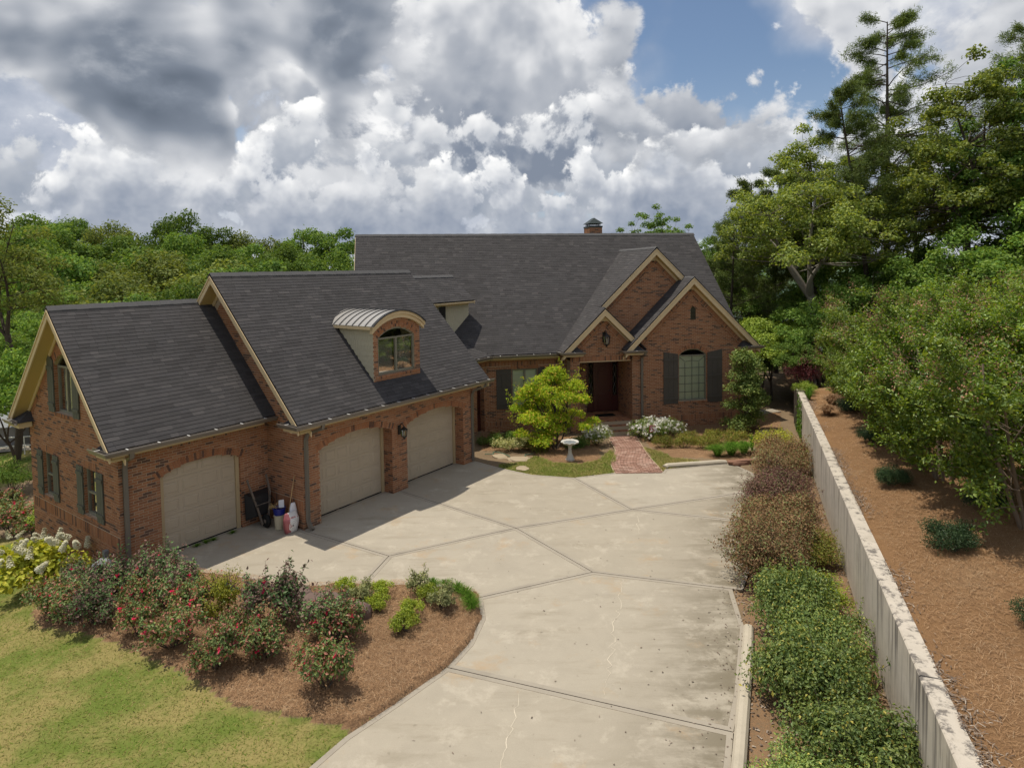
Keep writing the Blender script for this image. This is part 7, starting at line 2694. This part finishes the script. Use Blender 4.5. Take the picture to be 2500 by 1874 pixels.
def crapes():
    T = [('crape0', 10.2, 12.3, 1.02, 0.3, "nearest crape myrtle, its pale trunks showing beside the dark yew"), ('crape1', 10.55, 15.3, 1.0, 1.4, "crape myrtle second along the bank above the wall"),
         ('crape0', 11.4, 17.9, 1.0, 2.6, "crape myrtle third along the bank above the wall"), ('crape1', 12.4, 20.6, 0.98, 3.3, "crape myrtle fourth along the bank above the wall"),
         ('crape0', 13.3, 23.3, 0.92, 4.2, "crape myrtle fifth along the bank, by the rust-coloured grasses"), ('crape1', 14.4, 26.2, 0.82, 5.1, "farthest crape myrtle along the bank, behind the dark red shrub"),
         ('crape1', 13.6, 25.4, 0.62, 1.9, "low crape myrtle close to the far end of the wall"), ('crape0', 12.9, 22.0, 0.66, 0.9, "low crape myrtle leaning over the bank before the rust-coloured grasses"),
         ('crape2', 13.3, 13.8, 1.08, 0.9, "taller crape myrtle in the second row at the right edge"), ('crape2', 14.4, 17.0, 1.02, 2.0, "taller crape myrtle in the second row behind the third one"),
         ('crape2', 15.6, 20.5, 0.98, 3.0, "taller crape myrtle in the second row behind the fourth one"), ('crape2', 16.6, 24.0, 0.92, 4.0, "taller crape myrtle in the second row behind the fifth one"),
         ('crape1', 17.4, 15.0, 1.25, 0.5, "tall crape myrtle in the back row at the right edge"), ('crape2', 18.4, 19.0, 1.12, 1.1, "tall crape myrtle in the back row behind the seed heads")]
    for key, x, y, s, rz, lb in T:
        place(key, "crape_myrtle", (x, y, bz(x, y) - 0.03), s, rz, lb, "crape myrtle", "crape myrtles on the bank")


crapes()

# ---- hedge strip along the wall
shrub('hedge_green', 401, 1.0, 1.15, 10500, 0.062, 'leaf_hedge', clumps=24, spiky=2.0)
shrub('hedge_green2', 402, 1.0, 1.05, 10500, 0.062, 'leaf_hedge', clumps=22, spiky=1.8)
shrub('hedge_brown', 403, 1.05, 1.25, 11500, 0.054, 'leaf_brown', clumps=24, spiky=2.6)
shrub('hedge_purple', 404, 1.05, 1.25, 11500, 0.054, 'leaf_purple', clumps=24, spiky=2.6)


def hedge():
    T = [('hedge_green2', 3.72, 8.0, .62, None, "small green hedge shrub right behind the kerb at the bottom edge"), ('hedge_green', 4.15, 7.2, .95, None, "green hedge shrub at the bottom edge beside the kerb"), ('hedge_green2', 4.75, 8.55, .88, None, "green hedge shrub against the wall, second from the bottom edge"),
         ('hedge_green', 4.85, 10.05, .92, None, "green hedge shrub third from the bottom edge, beside the long kerb"), ('hedge_green2', 5.55, 11.1, .82, 'leaf_hedge', "green hedge shrub fourth from the bottom edge, close to the wall"),
         ('hedge_green', 5.35, 12.25, .92, None, "green hedge shrub at the upper end of the long kerb"), ('hedge_green2', 6.25, 12.9, .68, 'leaf_box', "yellow-green hedge shrub wedged between the wall and the brown shrubs"),
         ('hedge_brown', 5.75, 13.9, 1.0, None, "first brown-leaved hedge shrub beyond the kerb, spilling on the driveway"), ('hedge_brown', 6.35, 15.2, 1.0, None, "second brown-leaved hedge shrub beyond the kerb"),
         ('hedge_brown', 7.0, 14.9, .72, 'leaf_azalea', "olive hedge shrub tight against the wall beside the brown ones"), ('hedge_brown', 7.0, 16.6, 1.0, None, "third brown-leaved hedge shrub beyond the kerb"),
         ('hedge_purple', 7.6, 17.9, 1.0, None, "purplish hedge shrub in the middle of the brown row"), ('hedge_purple', 8.15, 19.2, 0.98, None, "purplish hedge shrub just past the middle of the brown row"),
         ('hedge_brown', 8.75, 20.5, 0.95, None, "brown-leaved hedge shrub near the far end of the driveway"), ('hedge_brown', 9.35, 21.7, 0.9, None, "last brown-leaved hedge shrub before the lime one"),
         ('hedge_green', 9.95, 23.3, 0.95, 'leaf_yellow', "bright lime-yellow shrub at the far end of the hedge")]
    rs = np.random.default_rng(5)
    for key, x, y, s, lf, lb in T:
        place(key, "hedge_shrub", (x, y, gzf(x, y)), (s * rs.uniform(0.98, 1.15), s * rs.uniform(0.98, 1.15), s * rs.uniform(0.85, 1.36)), rs.uniform(0, 6.28), lb, "shrub", "shrubs of the hedge below the wall", leaf=lf)


hedge()

# ---- roses and the bed by the lawn
for i in range(3):
    shrub('rose%d' % i, 410 + i, 0.60, 0.95, 2000, 0.078, 'leaf_rose', clumps=14, spiky=1.1, flower='petal_pink', nflower=9, fl=0.06, fill=0.45)
for i in range(2):
    shrub('rosered%d' % i, 420 + i, 0.60, 0.95, 1900, 0.072, 'leaf_rose_red', clumps=13, spiky=1.5, flower='petal_pink', nflower=7, fl=0.06, fill=0.45)


def roses():
    T = [('rose0', -9.95, 13.25, 1.0, "rose bush at the left tip of the bed"), ('rose1', -9.25, 12.95, .95, "rose bush second along the lawn edge of the bed"), ('rosered0', -8.5, 12.55, 1.0, "reddish rose bush third along the lawn edge"),
         ('rose2', -7.45, 12.15, .9, "rose bush fourth along the lawn edge"), ('rose0', -6.45, 11.65, .98, "rose bush fifth along the lawn edge"), ('rose1', -5.35, 10.95, .95, "rose bush sixth along the lawn edge"),
         ('rose2', -4.65, 11.35, .95, "rose bush seventh along the lawn edge"), ('rose0', -3.25, 10.4, 1.05, "round rose bush nearest the camera, standing alone in the straw"),
         ('rosered1', -10.2, 14.3, .85, "dark reddish rose bush beside the cream hydrangea"), ('rosered0', -9.0, 13.75, 1.1, "red-leaved rose bush in front of the garage corner downspout"), ('rosered1', -8.1, 13.75, 1.1, "red-leaved rose bush in front of the low garage door"),
         ('rosered0', -7.3, 13.3, 1.1, "red-leaved rose bush in the middle of the back row"), ('rose1', -7.9, 13.0, .95, "rose bush in the second row behind the fourth one"), ('rose2', -6.7, 12.75, 1.0, "dark green rose bush left of the yellow-green shrub"),
         ('rosered1', -4.85, 12.45, 1.25, "tall rose bush with reddish shoots beside the boulders"), ('rose0', -5.4, 11.9, .8, "low rose bush behind the sixth one along the lawn"), ('rosered0', -3.75, 12.1, 1.05, "red-leaved rose bush by the upright boulder"),
         ('rose1', -3.45, 11.7, 1.0, "green rose bush in front of the upright boulder"), ('rosered1', -9.6, 13.8, .8, "small red-leaved rose bush in front of the blue-grey boulder")]
    rs = np.random.default_rng(6)
    for key, x, y, s, lb in T:
        place(key, "rose_bush", (x, y, gzf(x, y) + 0.06), (s * rs.uniform(.80, .95), s * rs.uniform(.80, .95), s), rs.uniform(0, 6.28), lb, "rose bush", "rose bushes in the bed by the lawn")


roses()
shrub('yellow_shrub', 430, 0.36, 1.15, 2600, 0.045, 'leaf_yellow', clumps=14, spiky=1.6, fill=0.4)
place('yellow_shrub', "upright_shrub", (-5.95, 12.6, 0.05), 1.0, 0.3, "upright yellow-green shrub rising among the rose bushes", "shrub")
shrub('box', 431, 0.27, 0.42, 2000, 0.034, 'leaf_box', clumps=10, low=-0.6)
shrub('grey_herb', 432, 0.28, 0.46, 1100, 0.045, 'leaf_grey', clumps=9, spiky=0.5)
for key, x, y, s, lb in (('box', -3.75, 13.6, 1.0, "round box shrub beside the boulders at the driveway edge"), ('box', -2.93, 13.5, 1.0, "round box shrub in the middle of the bed's driveway edge"), ('box', -2.9, 12.9, 1.0, "round box shrub just right of the upright boulder"),
                         ('box', -1.9, 13.2, 1.0, "round box shrub partly behind a grey-green herb"), ('box', -2.12, 12.58, 1.05, "round box shrub second from the front"), ('box', -2.2, 12.08, 1.1, "bright round box shrub nearest the camera"),
                         ('grey_herb', -3.33, 13.3, 1.0, "grey-green herb between the first two box shrubs"), ('grey_herb', -2.1, 13.5, 1.1, "tall grey-green herb at the driveway edge of the bed"), ('grey_herb', -1.55, 12.85, 1.15, "grey-green herb in front of the right box shrub")):
    place(key, "box_shrub" if key == 'box' else "herb_plant", (x, y, gzf(x, y) + 0.10), s, x * 7, lb, "shrub" if key == 'box' else "herb", "round box shrubs in the bed" if key == 'box' else "grey-green herbs in the bed")
tuft('sedge', 433, 0.26, 0.26, 260, 0.004, 'long_grass')
for i, (x, y) in enumerate(((-1.85, 13.72), (-1.55, 13.66), (-1.28, 13.52), (-1.1, 13.3), (-0.98, 13.05), (-0.93, 12.82))):
    place('sedge', "grass_tuft", (x, y, 0.05), 1.0, i * 1.1, "%s grass tuft counting round the rounded tip of the rose bed" % ORD[i], "grass tuft", "grass tufts at the tip of the rose bed")


def hydrangea(name, loc, s, n, seed, label):
    rs = np.random.default_rng(seed)
    key = 'hyd%d' % seed
    shrub(key, seed, 0.95, 1.2, 1500, 0.16, 'leaf_yellow', clumps=18, fill=0.45, aspect=0.75)
    o = place(key, name, loc, s, 0, label, "hydrangea", "cream hydrangeas by the garage gable")
    if 'panicle' not in PROTO:
        k = 220
        t = rs.uniform(0, 1, k); a = rs.uniform(0, 6.28, k); r = 0.075 * (1 - t * 0.75)
        P = np.stack([np.cos(a) * r, np.sin(a) * r, t * 0.26], -1)
        v, f = leaf_arrays(P, unit(P * np.array([1, 1, 0.3]) + np.array([0, 0, 0.02])), 0.04, rs, 0.9)
        PROTO['panicle'] = np_mesh("panicle", v, f)
        PROTO['panicle'].materials.append(M['petal_cream'])
    for i in range(n):
        a = rs.uniform(0, 6.28); q = math.sqrt(rs.uniform(0, 1)) * 0.9
        z = 1.12 - 0.45 * q * q + rs.uniform(-0.08, 0.08)
        c = mesh_obj("flower_panicle", PROTO['panicle'], None, o, (math.cos(a) * q, math.sin(a) * q, z))
        c.rotation_euler = (rs.uniform(-0.9, 0.9), rs.uniform(-0.9, 0.9), 0)
    return o


hydrangea("hydrangea", (-11.45, 15.1, gzf(-11.45, 15.1)), 1.0, 16, 440, "larger cream-flowered hydrangea against the brick gable end")
hydrangea("hydrangea", (-13.1, 16.3, gzf(-13.1, 16.3)), 0.85, 9, 441, "smaller cream-flowered hydrangea at the left edge")

# ---- front beds
def maple():
    rs = np.random.default_rng(450)
    C, Q = [], []
    for i in range(60):
        a = rs.uniform(0, 6.28); z = rs.uniform(0.55, 2.6)
        rmax = 1.45 * math.sin(min(1.0, (z - 0.1) / 2.9 + 0.18) * math.pi) ** 0.6
        r = rmax * math.sqrt(rs.uniform(0.1, 1))
        C.append((math.cos(a) * r, math.sin(a) * r, z)); Q.append(rs.uniform(0.26, 0.42))
    C = np.array(C); Q = np.array(Q)
    parts = [shell_leaves(C, Q, np.full(len(C), 420), 0.085, rs, 0.5, up=0.8, inner=0.2, aspect=0.5)]
    paths = []
    for i in range(5):
        a = i * 1.26
        paths.append((bend((0.05 * math.cos(a), 0.05 * math.sin(a), -0.05), (0.5 * math.cos(a), 0.5 * math.sin(a), 1.4), rs, 0.06, 5), 0.035, 0.015))
    for c in C:
        paths.append((bend((c[0] * 0.25, c[1] * 0.25, max(0.4, c[2] * 0.5)), c, rs, 0.08, 4), 0.014, 0.004))
    for i in range(40):
        c = C[rs.integers(0, len(C))]
        d = unit(np.array([[c[0] * 0.55, c[1] * 0.55, 0.9]]) + rs.normal(0, 0.3, (1, 3)))[0]
        e = c + d * rs.uniform(0.35, 0.85)
        paths.append(([tuple(c), tuple(e)], 0.006, 0.002))
        m = 30
        t = rs.uniform(0.2, 1.03, m)[:, None]
        parts.append(leaf_arrays(c + (e - c) * t + rs.normal(0, 0.05, (m, 3)), unit(rs.normal(0, 0.5, (m, 3)) + np.array([0, 0, 0.8])), 0.07, rs, 0.5))
    v, f = join(parts)
    PROTO['maple'] = [("trunk", limb_mesh(paths, "maple_trunk"), 'bark'), ("crown", np_mesh("maple_crown", v, f), 'leaf_maple')]


maple()
place('maple', "small_maple", (1.68, 25.6, gzf(1.68, 25.6)), (1.14, 1.14, 1.24), 0.4, "small yellow-green maple in front of the main wall", "maple tree")
shrub('white_bush', 451, 0.85, 0.95, 3600, 0.055, 'leaf_glossy', clumps=20, spiky=0.5, flower='petal_white', nflower=170, fl=0.075)
shrub('azalea', 452, 0.62, 0.62, 3000, 0.045, 'leaf_azalea', clumps=14, spiky=0.9)
shrub('variegated', 453, 0.75, 0.65, 2600, 0.06, 'leaf_variegated', clumps=14, spiky=0.5)
shrub('dark_bush', 455, 0.7, 0.6, 2400, 0.06, 'leaf_forest_dark', clumps=12)
shrub('darkred', 456, 1.3, 2.2, 4200, 0.075, 'leaf_darkred', clumps=22, spiky=0.5, fill=0.5)
shrub('yew', 457, 0.58, 0.70, 9000, 0.045, 'leaf_yew', clumps=20, low=-0.7, aspect=0.35)
for key, nm, x, y, s, lb, cat, gr, lf in (
        ('white_bush', "white_flower_bush", 3.45, 26.25, 0.92, "white-flowered bush left of the entrance steps", "flowering bush", "white flowering bushes", None),
        ('white_bush', "white_flower_bush", 5.75, 26.95, 1.05, "white-flowered bush right of the entrance steps", "flowering bush", "white flowering bushes", None),
        ('white_bush', "white_flower_bush", 6.75, 27.3, 0.95, "white-flowered bush under the big gable, left of its window", "flowering bush", "white flowering bushes", None),
        ('dark_bush', "evergreen_bush", 6.0, 27.75, 1.25, "dark evergreen bush at the foot of the entrance downspout", "bush", "dark evergreen bushes", 'leaf_yew'),
        ('azalea', "azalea", 6.05, 25.35, 0.95, "azalea nearest the brick walk", "azalea", "azaleas before the big gable", None),
        ('azalea', "azalea", 6.95, 25.35, 1.0, "azalea second from the brick walk", "azalea", "azaleas before the big gable", None),
        ('azalea', "azalea", 7.75, 25.2, 0.95, "azalea third from the brick walk, in front", "azalea", "azaleas before the big gable", None),
        ('azalea', "azalea", 8.3, 26.0, 1.05, "azalea in the back row under the big window", "azalea", "azaleas before the big gable", None),
        ('azalea', "azalea", 9.15, 25.75, 1.1, "azalea at the right end of the row", "azalea", "azaleas before the big gable", None),
        ('azalea', "azalea", 7.5, 26.35, 0.9, "azalea in the back row left of the big window", "azalea", "azaleas before the big gable", None),
        ('glossy_tree', "glossy_evergreen", 10.2, 27.55, 1.0, "tall glossy evergreen at the right corner of the big gable", "evergreen", None, None),
        ('variegated', "variegated_shrub", -0.25, 25.15, 1.0, "pale variegated shrub left of the small maple", "shrub", None, None),
        ('variegated', "variegated_shrub", 0.55, 25.9, 0.85, "pale variegated shrub behind the small maple's left side", "shrub", None, None),
        ('dark_bush', "evergreen_bush", 0.85, 25.1, 0.95, "green bush just left of the maple trunk", "bush", "dark evergreen bushes", 'leaf_azalea'),
        ('dark_bush', "evergreen_bush", 2.55, 25.75, 0.95, "green bush between the maple trunk and the white flowers", "bush", "dark evergreen bushes", None),
        ('dark_bush', "evergreen_bush", -1.0, 26.1, 0.95, "low dark bush beside the garage corner downspout", "bush", "dark evergreen bushes", None),
        ('dark_bush', "evergreen_bush", 0.1, 27.1, 0.9, "low dark bush against the wall under the left shutter", "bush", "dark evergreen bushes", None),
        ('dark_bush', "evergreen_bush", 1.5, 27.4, 0.95, "low dark bush behind the maple against the wall", "bush", "dark evergreen bushes", None),
        ('darkred', "dark_red_shrub", 14.0, 29.6, 1.0, "dark red-leaved shrub beyond the end of the retaining wall", "shrub", None, None),
        ('azalea', "wall_end_shrub", 12.7, 27.3, 0.9, "light green weedy shrub on top of the wall's far end", "shrub", None, 'leaf_lime'),
        ('yew', "yew", 8.3, 11.75, 0.92, "low dark yew nearest the camera on the pine straw bank", "yew", "dark yews on the bank", None),
        ('yew', "yew", 9.3, 15.4, 0.78, "low dark yew second along the pine straw bank", "yew", "dark yews on the bank", None),
        ('yew', "yew", 10.9, 19.0, 0.75, "low dark yew third along the pine straw bank", "yew", "dark yews on the bank", None),
        ('yew', "yew", 12.45, 23.2, 0.8, "low dark yew beside the rust-coloured grasses", "yew", "dark yews on the bank", None),
        ('yew', "yew", 10.1, 13.3, 0.8, "low dark yew under the nearest crape myrtle", "yew", "dark yews on the bank", None),
        ('yew', "yew", 7.7, 8.95, 0.75, "low dark yew at the right edge near the bottom", "yew", "dark yews on the bank", None)):
    z = bz(x, y) if ((np.array([x, y]) - W0) @ WN > 0.3) else gzf(x, y)
    place(key, nm, (x, y, z), s, x * 3.1, lb, cat, gr, leaf=lf)
tuft('rust_grass', 458, 0.5, 0.42, 900, 0.004, 'needle')
for x, y, s, lb in ((11.55, 23.1, 1.0, "rust-coloured grass clump nearer the wall edge"), (12.3, 24.2, 1.25, "rust-coloured grass clump farther along the bank")):
    place('rust_grass', "rust_grass", (x, y, bz(x, y)), s, x, lb, "grass clump", "rust-coloured grass clumps")
tuft('daylily', 459, 0.62, 0.55, 700, 0.006, 'long_grass')
for i, (x, y, s) in enumerate(((7.6, 23.35, 0.9), (8.2, 23.6, 1.0), (8.8, 23.95, 0.95))):
    place('daylily', "grass_clump", (x, y, gzf(x, y)), s, i * 1.7, ["left", "middle", "right"][i] + " clump of long bright green grass behind the short kerb", "grass clump", "bright green grass clumps")
tuft('iris', 460, 0.25, 0.75, 40, 0.012, 'long_grass', arch=0.3)
place('iris', "iris_plant", (9.25, 24.3, gzf(9.25, 24.3)), 1.0, 0.5, "tall blue-green iris leaves beside the stony path", "iris")
tuft('weed', 461, 0.35, 0.45, 120, 0.006, 'long_grass')
for i, (x, y) in enumerate(((12.55, 26.6), (12.9, 27.6), (12.2, 25.9))):
    place('weed', "weed_tuft", (x, y, bz(x, y)), 1.0, i, ["weed tuft midway in the weeds above the ivy", "weed tuft at the far end of the wall top", "weed tuft nearest the camera above the ivy"][i], "weeds", "weeds on the far end of the wall")
# grass growing along the low garage door
tuft('crack_weed', 462, 0.14, 0.08, 90, 0.004, 'long_grass')
for i, (s, t) in enumerate(((1.75, -0.10), (2.0, -0.09), (2.2, -0.11), (2.75, -0.10))):
    place('crack_weed', "crack_weed", GF(s, t - 0.02, 0.0), (1.2, 1.2, 0.8), i, "%s weed tuft from the left along the sill of the low garage door" % ORD[i], "weeds", "weeds along the garage sill")


def ivy():
    rs = np.random.default_rng(470)
    n = 2600
    a = rs.uniform(19.6, 22.2, n); z = rs.uniform(0.0, 1.6, n)
    k = (np.sin(a * 9) + 1.1 > z * 1.25 - 0.2)
    a, z = a[k], z[k]
    P = np.stack([W0[0] + WD[0] * a - WN[0] * 0.03, W0[1] + WD[1] * a - WN[1] * 0.03, z], -1) + rs.normal(0, 0.015, (len(a), 3))
    Nm = unit(np.array([[-WN[0], -WN[1], 0.3]]) + rs.normal(0, 0.35, P.shape))
    v, f = leaf_arrays(P, Nm, 0.07, rs, 0.8)
    p0 = np.array(wall_pt(21, -0.05, 0))
    o = mesh_obj("ivy", np_mesh("ivy", v - p0, f), M['ivy'], None, tuple(p0))
    tag(o, "green ivy hanging down the far end of the retaining wall", "ivy", kind="thing")


ivy()

# ---- left edge: yard below the garage
shrub('conifer', 480, 0.8, 2.2, 4200, 0.07, 'leaf_forest', clumps=26, fill=0.5)
place('conifer', "young_conifer", (-19.6, 24.2, gzf(-19.6, 24.2)), 1.0, 0, "young feathery conifer at the left edge below the garage", "conifer")
for i, (x, y, s) in enumerate(((-16.4, 20.2, 1.3), (-15.2, 19.6, 1.0), (-17.8, 21.6, 1.35))):
    place('rose1', "garden_bush", (x, y, gzf(x, y)), s, i, ["loose green bush at the left edge below the conifer", "loose green bush nearest the back garage corner", "loose green bush behind the others at the left edge"][i], "bush", "bushes below the garage")
shrub('corner_vine', 481, 0.35, 1.9, 2200, 0.07, 'leaf_lime', clumps=18, fill=0.5)
place('corner_vine', "corner_bush", (-14.1, 18.55, gzf(-14.1, 18.55)), 1.0, 0, "slim bright bush climbing the back corner of the garage", "bush")
broad('edge_tree', 482, 12.5, 2.6, 3.0, 34, 7000, 0.16, 'leaf_forest_olive', trunk_r=0.17, fork=6, clump=(0.2, 0.34), aspect=0.6, inner=0.3)
place('edge_tree', "slender_tree", (-23.6, 29.5, gzf(-23.6, 29.5)), 1.0, 0.5, "slender tree with a visible trunk at the left edge of the picture", "tree")
place('understory', "yard_tree", (-21.5, 27.0, gzf(-21.5, 27.0)), (0.9, 0.9, 1.1), 2.5, "leafy tree behind the back corner of the garage", "tree")
place('understory', "yard_tree", (-25.5, 33.0, gzf(-25.5, 33.0)), (1.2, 1.2, 1.0), 0.5, "leafy tree left of the garage gable, lower yard", "tree")
place('hardwood2', "yard_tree", (-27.5, 38.0, gzf(-27.5, 38.0)), (0.9, 0.9, 0.72), 1.5, "broadleaf tree behind the grey-roofed shed", "tree")


def lower_yard():
    z = gzf(-27, 33)
    r = thing("shed", (-30.5, 36.5, gzf(-30.5, 36.5)), "low grey-roofed shed in the lower yard at the left edge", "shed")
    mb = MB(); mb.obox((0, 0, 0.9), (3.2, 0, 0), (0, 2.0, 0), (0, 0, 0.9)); tpart(mb, "wall", 'dock_grey', r)
    mb = MB(); mb.prism([(-3.5, -2.4, 1.75), (-3.5, 2.4, 1.75), (-3.5, 0, 2.75)], (7.0, 0, 0)); tpart(mb, "roof", 'electric_box', r)
    r = thing("railing", (-25.6, 31.2, gzf(-25.6, 31.2)), "white pipe railing beside the lower path at the left edge", "railing", rz=0.25)
    for zz in (0.5, 0.95):
        mb = MB(); mb.tube([(-3.0, 0, zz), (-1, 0.05, zz), (2.4, 0, zz)], 0.03, 6); tpart(mb, "rail", 'white_paint', r)
    for i in range(5):
        mb = MB(); mb.tube([(-2.9 + i * 1.3, 0, -0.1), (-2.9 + i * 1.3, 0, 0.97)], 0.03, 6); tpart(mb, "post", 'white_paint', r)
    mb = MB()
    pts = [(-60, 34), (-24, 32.4), (-18.5, 31.0), (-18.5, 32.6), (-24, 34.4), (-60, 37)]
    mb.poly([(x, y, gzf(x, y) + 0.03) for x, y in pts]); o = mb.build("lower_path", M['concrete_edge'], None); tag(o, kind="structure")


lower_yard()


def lake():
    mb = MB(); mb.poly([(-60, 95, -9.6), (600, 95, -9.6), (600, 640, -9.6), (-60, 640, -9.6)])
    tag(mb.build("lake", M['water'], None), kind="structure")
    # wooded far shore
    rs = np.random.default_rng(9)
    xs = np.linspace(-200, 620, 160)
    prof = [(420, -9.7), (424, -4), (432, 0), (450, 5.5), (480, 8.5), (540, 10)]
    Vv = []
    for y, z in prof:
        for x in xs:
            Vv.append((x, y + rs.normal(0, 2), z + (rs.normal(0, 1.3) + 2.0 * math.sin(x * 0.05) if z > -9 else 0)))
    n = len(xs)
    idx = np.arange(len(Vv)).reshape(len(prof), n)
    F = np.stack([idx[:-1, :-1], idx[:-1, 1:], idx[1:, 1:], idx[1:, :-1]], -1).reshape(-1, 4)
    tag(mesh_obj("far_shore", np_mesh("far_shore", np.array(Vv), F), M['far_shore']), kind="structure")


lake()
scene.cycles.max_bounces = 6
scene.cycles.diffuse_bounces = 3
scene.cycles.glossy_bounces = 2
scene.cycles.transmission_bounces = 3
scene.cycles.transparent_max_bounces = 8
scene.cycles.use_adaptive_sampling = True
scene.cycles.adaptive_threshold = 0.02
scene.cycles.caustics_reflective = False
scene.cycles.caustics_refractive = False
